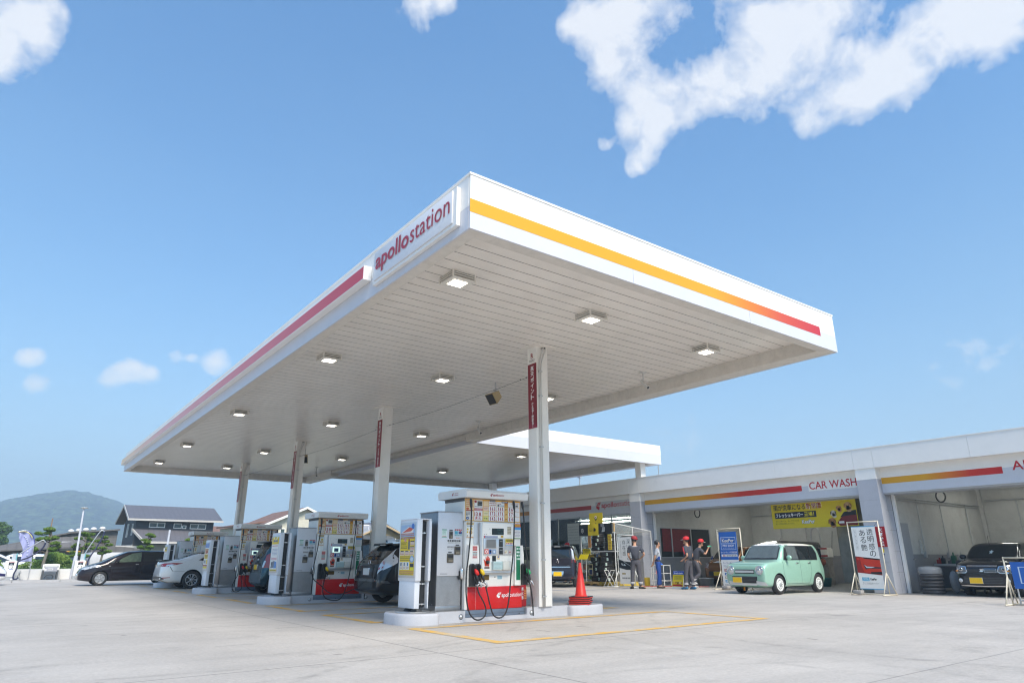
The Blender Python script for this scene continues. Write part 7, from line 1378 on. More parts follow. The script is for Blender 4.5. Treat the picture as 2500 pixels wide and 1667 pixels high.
# ------------------------------------------------------------------ people
SKIN = mat('skin', (.50, .27, .17), .55, var=.04); HAIR = mat('black_hair', (.010, .009, .009), .5, var=.1)
UNI = mat('charcoal_uniform', (.055, .058, .075), .85, var=.12, vscale=20, bump=.5, bscale=25); UNT = mat('grey_work_trousers', (.075, .072, .085), .85, var=.12, vscale=20, bump=.5, bscale=25)
BLU = mat('blue_overalls', (.012, .055, .25), .8, var=.12, vscale=18, bump=.4, bscale=25); LBL = mat('pale_blue_shirt', (.42, .45, .50), .8, var=.08); CAPR = mat('red_cap_cloth', (.60, .018, .025), .7, var=.06); CAPD = mat('dark_red_cap_cloth', (.30, .018, .022), .7, var=.06)
def skinned(chains, m_, name='x', sub=1):
    """one continuous surface grown round joined chains of (point, radius); a chain may start at ('#', k), the k-th joint so far"""
    vs, es, rs = [], [], []
    for ch in chains:
        prev = None
        for it in ch:
            if it[0] == '#': prev = it[1]; continue
            vs.append(Vector(it[0])); rs.append(it[1] if isinstance(it[1], tuple) else (it[1], it[1])); i = len(vs)-1
            if prev is not None: es.append((prev, i))
            prev = i
    me = bpy.data.meshes.new('sk'); me.from_pydata(vs, es, []); ob = bpy.data.objects.new('sk', me); COL.objects.link(ob)
    ob.modifiers.new('k', 'SKIN'); s_ = ob.modifiers.new('s', 'SUBSURF'); s_.levels = sub; s_.render_levels = sub
    for i, v in enumerate(me.skin_vertices[0].data): v.radius = rs[i]; v.use_root = (i == 0)
    dg = bpy.context.evaluated_depsgraph_get(); dg.update(); m2 = bpy.data.meshes.new_from_object(ob.evaluated_get(dg)); bpy.data.objects.remove(ob)
    mb = MB(); mb.add([v.co for v in m2.vertices], [list(p.vertices) for p in m2.polygons], m_, True); bpy.data.meshes.remove(m2); return mb
def person(label, loc, rot, h, shirt, trouser, cap, shoe, J, hairm=HAIR, bill='W', extra=None, sleeves=.55):
    k = h/1.75; V = lambda p: Vector(p)*k
    t = Thing('person', label, 'person', loc, rot, 'staff in front of the bays')
    g = dict(pel=(0, 0, .95), wai=(0, 0, 1.08), che=(0, 0, 1.30), nk=(.0, 0, 1.47), nk2=(.015, 0, 1.54), h0=(.035, 0, 1.60), h1=(.03, 0, 1.67), h2=(.02, 0, 1.715), shL=(0, .185, 1.42), shR=(0, -.185, 1.42),
             elL=(-.03, .24, 1.14), wrL=(.05, .25, .90), elR=(-.03, -.24, 1.14), wrR=(.05, -.25, .90), hiL=(0, .09, .90), hiR=(0, -.09, .90), knL=(.02, .11, .50), anL=(-.01, .13, .085), knR=(.02, -.11, .50), anR=(-.01, -.13, .085), tL=(.17, .15, .03), tR=(.17, -.15, .03)); g.update(J)
    P = {a: V(b_) for a, b_ in g.items()}
    def hand(wr, el, start):
        d = (wr-el).normalized(); s_ = Vector((0, 0, 1)).cross(d); s_ = s_.normalized() if s_.length > .1 else Vector((1, 0, 0)); n_ = d.cross(s_)
        palm = wr+d*.055*k; ch = [[('#', start), (palm, .028*k)]]
        return palm, d, s_, n_, ch
    chains = [[(P['pel'], (.12*k, .10*k)), (P['wai'], (.115*k, .09*k)), (P['che'], (.14*k, .10*k)), (P['nk'], .065*k), (P['nk2'], .055*k), (P['h0'], (.068*k, .075*k)), (P['h1'], (.085*k, .098*k)), (P['h2'], (.07*k, .08*k))],
              [('#', 2), (P['shL'], .055*k), (P['elL'], .040*k), (P['wrL'], .027*k)], [('#', 2), (P['shR'], .055*k), (P['elR'], .040*k), (P['wrR'], .027*k)],
              [('#', 0), (P['hiL'], .085*k), (P['knL'], .055*k), (P['anL'], .04*k), (P['tL'], .03*k)], [('#', 0), (P['hiR'], .085*k), (P['knR'], .055*k), (P['anR'], .04*k), (P['tR'], .03*k)]]
    # nose, chin and ears give the head a face; hands have a palm, four fingers and a thumb
    hd = (P['h2']-P['h0']).normalized(); F = J.get('face', (1, 0, 0)); F = Vector(F).normalized(); S_ = hd.cross(F).normalized()
    n0 = sum(1 for ch in chains for it in ch if it[0] != '#')
    body = skinned(chains, SKIN)
    hc = P['h1']; body.ball(hc+F*.085*k-hd*.012*k, .024*k, SKIN, 1, (1, .8, 1.2)); body.ball(hc+F*.065*k-hd*.095*k, .036*k, SKIN, 1)
    for s_ in (-1, 1):
        body.ball(hc+S_*s_*.085*k-hd*.02*k, .024*k, SKIN, 1, (.7, .6, 1.3)); body.ball(hc+F*.084*k+S_*s_*.032*k+hd*.012*k, .010*k, HAIR, 1); body.ball(hc+F*.086*k+S_*s_*.032*k+hd*.032*k, .012*k, HAIR, 1, (.5, 1.4, .4))
    body.ball(hc+F*.086*k-hd*.058*k, .014*k, mat('lips', (.35, .12, .09), .5), 1, (.5, 1.5, .4))
    for a, b_ in (('wrL', 'elL'), ('wrR', 'elR')):
        d = (P[a]-P[b_]).normalized(); s_ = Vector((0, 0, 1)).cross(d); s_ = s_.normalized() if s_.length > .15 else Vector((1, 0, 0)); n_ = d.cross(s_)
        body.tube([P[a]-d*.02, P[a]+d*.03*k, P[a]+d*.075*k, P[a]+d*.09*k], [.025*k, .030*k, .034*k, .026*k], SKIN, 8)
        for q, ln in ((-.026, .060), (-.009, .072), (.009, .068), (.026, .052)):
            b0 = P[a]+d*.08*k+s_*q*k; body.tube([b0, b0+d*ln*.5*k+n_*.006*k, b0+d*ln*.85*k+n_*.022*k, b0+d*ln*.95*k+n_*.030*k], [.010*k, .009*k, .008*k, .006*k], SKIN, 6)
        b0 = P[a]+d*.035*k-s_*.028*k; body.tube([b0, b0-s_*.018*k+d*.022*k+n_*.01*k, b0-s_*.022*k+d*.048*k+n_*.02*k], [.012*k, .011*k, .008*k], SKIN, 6)
    t.part('body', body)
    ml = lambda a, b_, f: P[a].lerp(P[b_], f)
    sh = skinned([[(P['pel']+V((0, 0, .0)), (.158*k, .130*k)), (P['wai'], (.158*k, .128*k)), (P['che'], (.185*k, .135*k)), (P['nk']-V((0, 0, .02)), .080*k)], [('#', 2), (P['shL'], .082*k), (ml('shL', 'elL', sleeves), .066*k), (ml('shL', 'elL', sleeves+.22), .066*k)], [('#', 2), (P['shR'], .082*k), (ml('shR', 'elR', sleeves), .066*k), (ml('shR', 'elR', sleeves+.22), .066*k)]], shirt)
    so = t.part('shirt', sh)
    tr = skinned([[(P['pel'], (.145*k, .115*k)), (P['wai']-V((0, 0, .04)), (.140*k, .108*k))], [('#', 0), (P['hiL'], .108*k), (ml('hiL', 'knL', .5), .095*k), (P['knL'], .080*k), (ml('knL', 'anL', .6), .074*k), (ml('knL', 'anL', .97), .070*k)], [('#', 0), (P['hiR'], .108*k), (ml('hiR', 'knR', .5), .095*k), (P['knR'], .080*k), (ml('knR', 'anR', .6), .074*k), (ml('knR', 'anR', .97), .070*k)]], trouser)
    to = t.part('trousers', tr)
    mb = MB(); mb.tube([P['wai']-V((0, 0, .055))+V((.142*math.cos(a), .155*math.sin(a), 0)) for a in [2*math.pi*i/16 for i in range(17)]], .015*k, BLKPL, 6); t.part('belt', mb, to)
    mb = MB()
    for a in ('anL', 'anR'):
        for q in (.22, .32): c0 = P[a].lerp(P['kn'+a[-1]], q); mb.tube([c0+V((.075*math.cos(b_), .075*math.sin(b_), 0)) for b_ in [2*math.pi*i/12 for i in range(13)]], .011*k, mat('reflective_tape', (.6, .6, .62), .4), 5)
    if extra != 'overalls': t.part('reflective_bands', mb, to)
    for a, b_ in (('anL', 'tL'), ('anR', 'tR')):
        d = (P[b_]-P[a]); d.z = 0; L_ = d.length; d = d.normalized() if L_ > .01 else Vector((1, 0, 0)); mb = MB(); c0 = P[a]; zz = max(0.0, c0.z-.085*k)
        mb.tube([c0-d*.07*k+Vector((0, 0, -.04*k)), c0-d*.02*k+Vector((0, 0, -.03*k)), c0+d*.08*k+Vector((0, 0, -.042*k)), c0+d*.16*k+Vector((0, 0, -.055*k)), c0+d*.19*k+Vector((0, 0, -.06*k))], [.038*k, .048*k, .044*k, .036*k, .02*k], shoe, 10)
        t.part('shoe', mb)
    # hair and cap
    mb = MB(); m3 = Matrix((( F.x, S_.x, hd.x, 0), (F.y, S_.y, hd.y, 0), (F.z, S_.z, hd.z, 0), (0, 0, 0, 1)))
    hc2 = P['h1'].lerp(P['h2'], .35); mb.M = Matrix.Translation(hc2) @ m3
    r = .112*k
    prof = [(r*math.cos(R(a)), r*math.sin(R(a))*1.02) for a in (-38, -20, 0, 20, 40, 60, 75, 90)]
    bm = bmesh.new(); bmesh.ops.create_icosphere(bm, subdivisions=3, radius=r)
    for v in bm.verts:
        v.co.y *= .90; v.co.x *= 1.02
        v.co += Vector((-.010*k, 0, 0))
    dele = [v for v in bm.verts if (v.co.x > .035*k and v.co.z < .045*k) or v.co.z < -.075*k]
    bmesh.ops.delete(bm, geom=dele, context='VERTS'); mb.bm(bm, hairm, True); t.part('hair', mb)
    if cap:
        mb = MB(); mb.M = Matrix.Translation(hc2+hd*.018*k) @ m3
        mb.lathe([(r*1.06, -.012*k), (r*1.07, .01*k), (r*1.03, .045*k), (r*.85, .085*k), (r*.5, .108*k), (.0, .115*k)], cap, 22)
        mb.ball((0, 0, .115*k), .009*k, cap, 1); co = t.part('cap', mb); mb = MB(); mb.M = Matrix.Translation(hc2+hd*.018*k) @ m3
        vs = []; n = 9
        for i in range(n+1):
            a = R(-52+104*i/n); vs += [(r*1.03*math.cos(a), r*1.03*math.sin(a), -.004*k), (r*1.03*math.cos(a)+.075*k*math.cos(a*.6), r*.98*math.sin(a), -.022*k)]
        vs2 = [(x, y, z+.006*k) for x, y, z in vs]; N_ = len(vs)
        mb.add(vs+vs2, [(2*i, 2*i+1, 2*i+3, 2*i+2) for i in range(n)]+[(N_+2*i, N_+2*i+2, N_+2*i+3, N_+2*i+1) for i in range(n)]+[(2*i+1, N_+2*i+1, N_+2*i+3, 2*i+3) for i in range(n)], PWH if bill == 'W' else cap, True); t.part('cap_visor', mb, co)
    return t, P, so, to
t1, P, so, to = person('man seen from behind in charcoal uniform and dark red cap, one hand on his hip', (19.1, 17.95, 0), R(42), 1.80, UNI, UNT, CAPD, mat('black_shoe', (.012, .012, .012), .4),
    dict(elR=(-.02, -.33, 1.16), wrR=(.10, -.17, 1.02), elL=(-.02, .25, 1.14), wrL=(.14, .16, .95), face=(.8, -.6, 0), anL=(0, .16, .085), tL=(.15, .22, .03), knL=(.02, .13, .5), anR=(-.02, -.14, .085), tR=(.10, -.32, .03)), bill='C')
mb = MB(); mb.box(-.165, -.162, -.10, .10, 1.475, 1.49, pm('D8D8DC')); t1.part('back_lettering', mb, so)
t2, P, so, to = person('young man in blue overalls and pale sleeves with black hair and his hands behind him', (20.1, 17.75, 0), R(-50), 1.68, LBL, BLU, None, mat('brown_shoe', (.06, .035, .025), .5),
    dict(elL=(-.12, .20, 1.15), wrL=(-.17, .08, .95), elR=(-.10, -.23, 1.14), wrR=(-.20, -.12, .90), face=(1, .25, 0), knL=(.03, .10, .5), anL=(.02, .10, .085), tL=(.19, .11, .03), anR=(-.03, -.09, .085), tR=(.14, -.10, .03)), extra='overalls')
bib = skinned([[(Vector((.0, 0, .93))*.96, (.150, .125)), (Vector((.01, 0, 1.10))*.96, (.150, .122)), (Vector((.025, 0, 1.26))*.96, (.150, .112))], [('#', 2), (Vector((.03, .08, 1.40))*.96, .045), (Vector((-.02, .085, 1.46))*.96, .035)], [('#', 2), (Vector((.03, -.08, 1.40))*.96, .045), (Vector((-.02, -.085, 1.46))*.96, .035)]], BLU); t2.part('overall_bib', bib)
mb = MB(); mb.box(-.09, -.075, -.16, -.10, .50, .62, CAPR, .004); t2.part('red_patch', mb, to)
t3, P, so, to = person('man in charcoal uniform with red stripe and bright red cap, facing left, hand on hip', (20.15, 16.36, 0), R(95), 1.76, UNI, UNT, CAPR, mat('blue_trainer', (.01, .12, .26), .5),
    dict(elL=(-.14, .22, 1.14), wrL=(.10, .17, 1.0), elR=(-.02, -.26, 1.14), wrR=(.12, -.20, .98), face=(.95, .3, 0), knL=(.06, .12, .5), anL=(.08, .14, .085), tL=(.25, .16, .03), anR=(-.10, -.10, .085), tR=(.07, -.12, .03)))
mb = MB(); mb.tube([Vector((.02, .235, 1.44)), Vector((-.03, .27, 1.32)), Vector((-.06, .275, 1.20))], .016, CAPR, 6); t3.part('sleeve_stripe', mb, so)
t4, P, so, to = person('man bending forward behind the others with one arm raised holding a green sponge', (21.3, 16.95, 0), R(-35), 1.74, UNI, UNT, CAPR, mat('white_trainer', (.5, .5, .5), .5),
    dict(che=(.12, 0, 1.28), nk=(.20, 0, 1.43), nk2=(.22, 0, 1.50), h0=(.25, 0, 1.56), h1=(.26, 0, 1.63), h2=(.26, 0, 1.68), shL=(.14, .17, 1.40), shR=(.14, -.17, 1.40), elR=(.34, -.22, 1.20), wrR=(.48, -.14, 1.40), elL=(.10, .26, 1.14), wrL=(.2, .2, .95), knL=(-.02, .11, .5), anL=(-.12, .12, .085), tL=(.06, .13, .03), knR=(.10, -.10, .52), anR=(-.22, -.10, .22), tR=(-.10, -.11, .12)))
mb = MB(); mb.box(.46, .62, -.16, -.10, 1.47, 1.51, mat('green_sponge', (.10, .50, .30), .8), .01); mb.M = Matrix.Identity(4)
so2 = single('sponge', mb, 'green sponge held up in the bending man\'s raised hand', 'sponge', loc=(0, 0, 0)); so2.matrix_world = Matrix.Translation((21.3, 16.95, -.0)) @ Matrix.Rotation(R(-35), 4, 'Z')
person('person mostly hidden behind the dark violet car, only a red cap showing', (21.6, 24.6, 0), R(200), 1.74, UNI, UNT, CAPR, BLKPL, {})
# ------------------------------------------------------------------ left side: kerb, planter wall, vacuum machines
mb = MB(); mb.box(-40, 12.5, 44.6, 45.0, -.01, .12, mat('kerb_stone', (.42, .42, .43), .7, var=.12, vscale=6)); mb.box(-40, 12.5, 45.0, 46.0, -.01, .115, CONC)
for x in (-2.2, .9, 3.0): mb.box(x, x+.02, 44.59, 44.6, 0, .12, DKGREY)
single('kerb', mb, None, None, kind='structure')
mb = MB(); WW = mat('planter_wall_white', (.70, .70, .69), .6, var=.05, fn=dirt_fn(.15, 2, .55))
for i in range(14): a = -30+i*3.0; mb.box(a+.004, a+2.996, 46.0, 46.14, 0, .66, WW)
single('planter_wall', mb, 'low white planter wall behind the vacuum machines', 'wall', loc=(-10, 46, 0))
mb = MB(); rd = random.Random(3); HG = [mat('hedge_green_a', (.055, .12, .02), .8, var=.2), mat('hedge_green_b', (.09, .17, .035), .8, var=.2)]
def leaf(mb, p, s, m_, rd):
    a = Vector((rd.gauss(0, 1), rd.gauss(0, 1), rd.gauss(0, 1))).normalized(); b_ = a.orthogonal().normalized()*s*.5; a = a*s
    mb.add([p-a*.5, p+b_*.6, p+a*.5, p-b_*.6], [(0, 1, 2, 3)], m_)
for i in range(7000): leaf(mb, Vector((rd.uniform(-12, 12), 46.45+rd.uniform(-.28, .4), .62+abs(rd.gauss(0, .06)))), .09, HG[i % 2], rd)
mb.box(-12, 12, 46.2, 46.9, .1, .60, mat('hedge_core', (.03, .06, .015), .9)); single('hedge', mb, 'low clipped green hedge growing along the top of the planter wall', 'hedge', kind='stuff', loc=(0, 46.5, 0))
def vacuum(x, lab, pts, hz):
    t = Thing('vacuum_machine', lab, 'vacuum cleaner', (x, 45.3, .115), group='self-service vacuum machines', world=True); z0 = .115
    mb = MB(); mb.box(x-.26, x+.26, 45.05, 45.6, z0, z0+.16, GALV); mb.box(x-.25, x+.25, 45.06, 45.59, z0+.16, 1.09, PWH, .02); t.part('cabinet', mb)
    mb = MB(); p = Panel(mb, (x, 45.06, 0), (1, 0, 0), (0, 0, 1), .002); p.rect(-.10, .86, .14, 1.04, '1E2430', 1); p.rect(-.10, 1.0, .14, 1.05, 'C82030', 2); p.lines(-.09, 1.0, .13, 1.045, 'F0F0F0', 1, 3); p.disc(.02, .90, .05, '8A9098', 2)
    p.poly([(-.10, .70), (-.04, .70), (-.04, .72), (-.08, .72), (-.08, .79), (-.04, .79), (-.04, .81), (-.10, .81)], '2A2A2A', 1); p.poly([(.10, .70), (.04, .70), (.04, .72), (.08, .72), (.08, .79), (.04, .79), (.04, .81), (.10, .81)], '2A2A2A', 1); p.rect(-.04, .64, .14, .67, '2A5AB0', 1); p.rect(-.15, .34, .0, .35, '6A7080', 1); t.part('labels', mb)
    mb = MB(); mb.tube(spline([Vector((x+.1, 45.3, 1.09))]+[Vector(q) for q in pts[0]], 6), .028, GALV, 8); mb.box(x-.02, x+.2, 45.2, 45.4, 1.09, 1.45, mat('vac_top', (.45, .50, .55), .4)); mb.box(x+.15, x+.2, 45.19, 45.41, 1.15, 1.46, mat('vac_trim', (.15, .40, .45), .4)); t.part('boom', mb)
    mb = MB(); mb.tube(spline(pts[1], 6), .038, mat('navy_hose', (.008, .010, .05), .5), 8); t.part('hose', mb)
vacuum(.72, 'white vacuum machine with a low curved boom, left one beside the flag', ([(1.0, 45.3, 1.42), (1.5, 45.25, 1.85), (1.86, 45.2, 2.13), (1.98, 45.2, 2.10), (2.04, 45.2, 2.0)], [(2.04, 45.2, 2.02), (1.97, 45.2, 1.75), (1.70, 45.15, 1.45), (1.40, 45.1, 1.24), (1.08, 45.0, 1.10), (1.0, 44.95, 1.0), (1.0, 44.9, .7), (.93, 44.85, .42), (.95, 44.8, .20), (1.08, 44.8, .18), (1.14, 44.8, .26)]), 0)
vacuum(3.82, 'white vacuum machine with a tall steep boom, right one nearer the plum car', ([(3.98, 45.3, 1.45), (4.2, 45.3, 2.0), (4.50, 45.3, 2.62), (4.62, 45.3, 2.72), (4.73, 45.3, 2.63)], [(4.73, 45.3, 2.65), (4.68, 45.25, 2.35), (4.45, 45.15, 1.75), (4.25, 45.05, 1.35), (4.16, 45.0, 1.05), (4.18, 44.95, .8)]), 0)
t = Thing('mat_washer', 'grey and white floor mat washer stand by the low wall', 'mat washer', (2.5, 45.4, .115), world=True); mb = MB()
for x in (2.20, 2.86): mb.box(x-.04, x+.04, 45.2, 45.7, .115, .60, DKGREY); mb.box(x-.05, x+.05, 45.2, 45.75, .60, .90, PWH, .01)
t.part('legs', mb); mb = MB(); mb.box(2.24, 2.82, 45.2, 45.7, .52, .74, mat('washer_grey', (.35, .35, .40), .4)); mb.box(2.20, 2.86, 45.2, 45.75, .74, .80, ALU); mb.box(2.24, 2.84, 45.5, 45.75, .80, .92, PWH); mb.box(2.30, 2.80, 45.18, 45.2, .54, .58, GALV); t.part('tank', mb)
mb = MB(); p = Panel(mb, (2.24, 45.195, .52), (1, 0, 0), (0, 0, 1)); p.rect(.15, .08, .38, .17, 'E8E8E8'); p.lines(.17, .09, .36, .16, '707070', 1, 2); p.rect(.0, .06, .10, .14, 'E8E8E8'); t.part('labels', mb); mb = MB(); mb.tube(spline([(2.3, 45.2, .15), (2.35, 45.1, .3), (2.55, 45.1, .36), (2.68, 45.1, .28), (2.62, 45.1, .14), (2.4, 45.1, .13)], 5), .015, BLACK, 6); t.part('hose', mb)
mb = MB(); mb.cyl((1.20, 45.7, .12), (1.20, 45.7, .58), .02, .02, GALV, 8); mb.box(1.14, 1.26, 45.62, 45.7, .42, .54, GALV); mb.lathe([(0, 0), (.1, 0), (.08, .06), (0, .08)], GALV, 10, (1.2, 45.7, .115)); mb.tube(spline([(1.2, 45.6, .45), (1.12, 45.5, .3), (1.2, 45.4, .14), (1.4, 45.4, .13)], 4), .012, BLACK, 6); single('water_tap', mb, 'small standpipe tap on a post by the planter wall', 'tap', loc=(1.2, 45.7, .115))
mb = MB(); mb.box(.8, 1.2, 45.0, 45.4, .115, .2, ALU, .02); single('drain_box', mb, 'low metal box on the kerb under the vacuum hose end', 'box', loc=(1, 45.2, .115))
# feather flag
t = Thing('feather_flag', 'pale violet feather flag with navy and yellow edge by the vacuum machine', 'flag', (1.62, 45.9, .115), world=True)
mb = MB(); mb.tube(spline([(1.62, 45.9, .12), (1.60, 45.9, 1.2), (1.56, 45.9, 2.0), (1.46, 45.9, 2.35), (1.25, 45.9, 2.60), (1.02, 45.9, 2.66), (.74, 45.9, 2.60)], 6), .013, ALU, 6); t.part('pole', mb)
LAV = mat('lavender_flag', (.36, .38, .62), .7, var=.2, vscale=5); NAVF = mat('navy_flag_edge', (.05, .06, .28), .7); YF = mat('yellow_flag_edge', (.72, .65, .25), .7)
edge = spline([(1.60, 45.9, 1.05), (1.58, 45.9, 1.6), (1.55, 45.9, 2.05), (1.45, 45.9, 2.35), (1.25, 45.9, 2.57), (1.02, 45.9, 2.63), (.74, 45.9, 2.58)], 5)
inner = spline([(1.12, 45.9, 1.05), (1.12, 45.9, 1.35), (1.10, 45.9, 1.7), (.98, 45.9, 1.95), (.88, 45.9, 2.15), (.82, 45.9, 2.3), (.76, 45.9, 2.5)], 5)
mb = MB(); n = len(edge); rows = []
for i in range(n):
    rows.append([edge[i].lerp(inner[i], j/8)+Vector((0, .06*math.sin(i*.5+j*.8), 0)) for j in range(9)])
vs = [p for r in rows for p in r]
mb.add(vs, [(i*9+j, (i+1)*9+j, (i+1)*9+j+1, i*9+j+1) for i in range(n-1) for j in range(9-1)], LAV, True); t.part('cloth', mb)
mb = MB(); mb.tube([p+Vector((0, -.03, 0)) for p in edge[8:]], .022, NAVF, 6); mb.tube([e.lerp(i_, .1)+Vector((0, -.05, 0)) for e, i_ in zip(edge[14:], inner[14:])], .022, YF, 6)
for i in range(9): q = rows[4+i*2][4]; mb.ball(q+Vector((0, -.05, 0)), .05, mat('flag_print', (.60, .62, .78), .7), 1, (1, .2, .8))
t.part('print', mb)
# lamp post
t = Thing('lamp_post', 'tall tapered white lamp post leaning over the planter wall', 'lamp post', (3.62, 46.3, 0), world=True); mb = MB()
mb.cyl((3.62, 45.85, .1), (3.62, 45.85, 1.35), .13, .10, mat('pole_white', (.60, .61, .66), .4), 14); mb.cyl((3.62, 45.85, 1.35), (3.55, 45.85, 3.9), .058, .045, mat('pole_white', (.6, .6, .6), .4), 12); t.part('pole', mb)
mb = MB(); mb.lathe([(.0, .0), (.17, .02), (.20, .05), (.12, .085), (0, .09)], mat('lamp_head_grey', (.45, .44, .42), .5), 18, (3.58, 45.85, 3.9)); t.part('lamp_head', mb)
mb = MB(); mb.cyl((9.3, 52, 0), (9.3, 52, 3.1), .075, .065, mat('pole_white', (.6, .6, .6), .4), 12); mb.cyl((9.15, 52, 0), (9.15, 52, 1.9), .05, .05, mat('pole_white', (.6, .6, .6), .4), 12); single('signal_pole', mb, 'plain white pole behind the poster stand of the farthest island', 'pole', loc=(9.3, 52, 0))

# ------------------------------------------------------------------ trees
BARK = mat('pale_bark', (.20, .18, .145), .9, var=.3, vscale=14, bump=.8, bscale=20); BARKD = mat('dark_bark', (.09, .07, .05), .9, var=.3, vscale=10)
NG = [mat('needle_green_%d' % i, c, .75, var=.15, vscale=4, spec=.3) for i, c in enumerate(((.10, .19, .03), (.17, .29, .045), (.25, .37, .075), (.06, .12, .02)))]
def pad(mb, c, rx, rz, n, rd, s=.075, gs=NG):
    for i in range(n):
        a = rd.uniform(0, 2*math.pi); r = math.sqrt(rd.random()); zz = rd.uniform(-.5, 1)*(1-r*.75)
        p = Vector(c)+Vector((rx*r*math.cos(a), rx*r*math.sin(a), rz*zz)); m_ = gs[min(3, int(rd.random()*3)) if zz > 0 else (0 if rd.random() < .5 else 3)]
        d = Vector((rd.gauss(0, .5), rd.gauss(0, .5), rd.uniform(.3, 1))).normalized(); b_ = d.orthogonal().normalized(); l = s*rd.uniform(.7, 1.5)
        mb.add([p-b_*l*.28, p+b_*l*.28, p+d*l], [(0, 1, 2)], m_); b2 = d.cross(b_); mb.add([p-b2*l*.28, p+b2*l*.28, p+d*l], [(0, 1, 2)], m_)
def pine(label, x, y, z0, trunk, pads, seed, tr=.075):
    t = Thing('pine_tree', label, 'pine tree', (x, y, z0), group='cloud-pruned pines behind the planter wall'); rd = random.Random(seed)
    mb = MB(); n = len(trunk); mb.tube(spline(trunk, 4), [tr*(1-.65*i/(4*(n-1))) for i in range(4*(n-1)+1)], BARK, 8)
    for (px, py, pz, rx, rz) in pads:
        b0 = min(spline(trunk, 4), key=lambda q: abs(q.z-(pz-.15)) if q.z < pz else 9); mb.tube(spline([b0, Vector((b0.x*.5+px*.5, b0.y*.5+py*.5, (b0.z+pz)/2+.03)), Vector((px, py, pz-.02))], 4), [.035*(1-.08*i) for i in range(9)], BARKD, 6)
    t.part('trunk', mb); mb = MB()
    for (px, py, pz, rx, rz) in pads:
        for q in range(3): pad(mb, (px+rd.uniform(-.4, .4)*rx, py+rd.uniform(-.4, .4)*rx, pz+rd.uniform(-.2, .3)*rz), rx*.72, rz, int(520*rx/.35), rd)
    t.part('crown', mb)
pine('tall cloud-pruned pine with a pale trunk right of the flag', 2.22, 47, .1, [(0, 0, 0), (.0, .0, .8), (.05, 0, 1.3), (.10, .02, 1.7), (.12, 0, 2.2), (.06, 0, 2.6)],
     [(-.02, 0, 2.62, .30, .16), (-.48, .1, 2.40, .20, .12), (.02, .1, 2.15, .34, .14), (-.42, -.1, 2.08, .30, .13), (.32, .1, 2.20, .22, .14), (.36, -.1, 1.88, .24, .13), (.34, 0, 1.55, .30, .18), (-.62, .1, 1.55, .24, .16), (.5, .1, 1.7, .18, .12), (-.1, .1, 2.45, .2, .12)], 1, .10)
pine('cloud-pruned pine just right of the lamp post', 4.02, 47, .1, [(0, 0, 0), (.02, .0, .9), (-.02, 0, 1.4), (.03, .02, 1.9), (.0, 0, 2.4)],
     [(-.08, 0, 2.45, .20, .10), (.30, .1, 2.42, .14, .08), (.02, .1, 2.34, .18, .10), (-.30, -.1, 2.16, .26, .09), (.12, .1, 2.18, .14, .10), (.18, -.1, 1.82, .26, .10), (-.38, 0, 1.80, .18, .09), (-.55, .1, 1.70, .12, .08), (.02, .1, 1.60, .16, .12), (-.52, .1, 1.40, .16, .09), (-.2, 0, 1.28, .22, .10), (.20, 0, 1.18, .24, .10), (-.58, 0, 1.20, .15, .08)], 2)
pine('cloud-pruned pine behind the tall steep vacuum boom', 4.98, 47, .1, [(0, 0, 0), (.0, .0, .9), (.03, 0, 1.4), (-.03, .02, 1.8), (.0, 0, 2.2)],
     [(.02, 0, 2.25, .22, .10), (-.62, .1, 2.08, .18, .09), (-.3, .1, 2.05, .2, .09), (.1, .1, 2.0, .22, .10), (.30, .1, 1.82, .18, .09), (-.45, -.1, 1.62, .26, .10), (.0, -.1, 1.65, .22, .10), (.25, 0, 1.45, .26, .10), (.0, .1, 1.35, .22, .12)], 4)
pine('cloud-pruned pine rising behind the plum hatchback', 7.28, 47, .1, [(0, 0, 0), (.0, .0, .9), (-.03, 0, 1.4), (.03, .02, 1.9), (.0, 0, 2.35)],
     [(.02, 0, 2.42, .26, .11), (.22, .1, 2.34, .18, .08), (-.1, .1, 2.12, .30, .10), (.0, -.1, 1.98, .22, .10), (-.32, 0, 1.70, .22, .11), (.20, 0, 1.72, .28, .11), (.0, .1, 1.58, .22, .10), (-.28, .1, 1.45, .26, .10), (.15, .1, 1.40, .24, .12)], 5)
pine('small cloud-pruned pine showing behind the farthest payment machine', 10.6, 50, .1, [(0, 0, 0), (.0, .0, 1.2), (-.03, 0, 2.2), (.0, 0, 2.6)], [(.02, 0, 2.65, .32, .12), (.3, .1, 2.4, .25, .10), (-.3, .1, 2.25, .3, .10), (.0, -.1, 1.9, .3, .10)], 6)
def leafy(name, label, cat, x, y, z0, blobs, seed, s=.13, n=900, gs=NG, group=None, trunk=None, kind=None):
    t = Thing(name, label, cat, (x, y, z0), group=group); rd = random.Random(seed)
    if trunk: mb = MB(); mb.tube(spline([(0, 0, 0), (trunk*.05, 0, trunk*.5), (0, 0, trunk)], 4), [.05*trunk*(1-.06*i) for i in range(9)], BARKD, 8); t.part('trunk', mb)
    mb = MB()
    for (bx, by, bz, r, rz) in blobs:
        sh_ = rd.choice((0, 0, 1, 2))
        for i in range(int(n*r)):
            d = Vector((rd.gauss(0, 1), rd.gauss(0, 1), rd.gauss(0, 1))).normalized(); k = rd.uniform(.72, 1.05)*(1+.18*noise.noise(d*2+Vector((bx*3, seed, bz)))); p = Vector((bx+d.x*r*k, by+d.y*r*k, bz+d.z*rz*k))
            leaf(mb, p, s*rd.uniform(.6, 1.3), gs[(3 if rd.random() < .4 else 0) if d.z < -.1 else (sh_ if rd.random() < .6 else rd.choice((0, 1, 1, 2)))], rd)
    t.part('crown', mb); return t
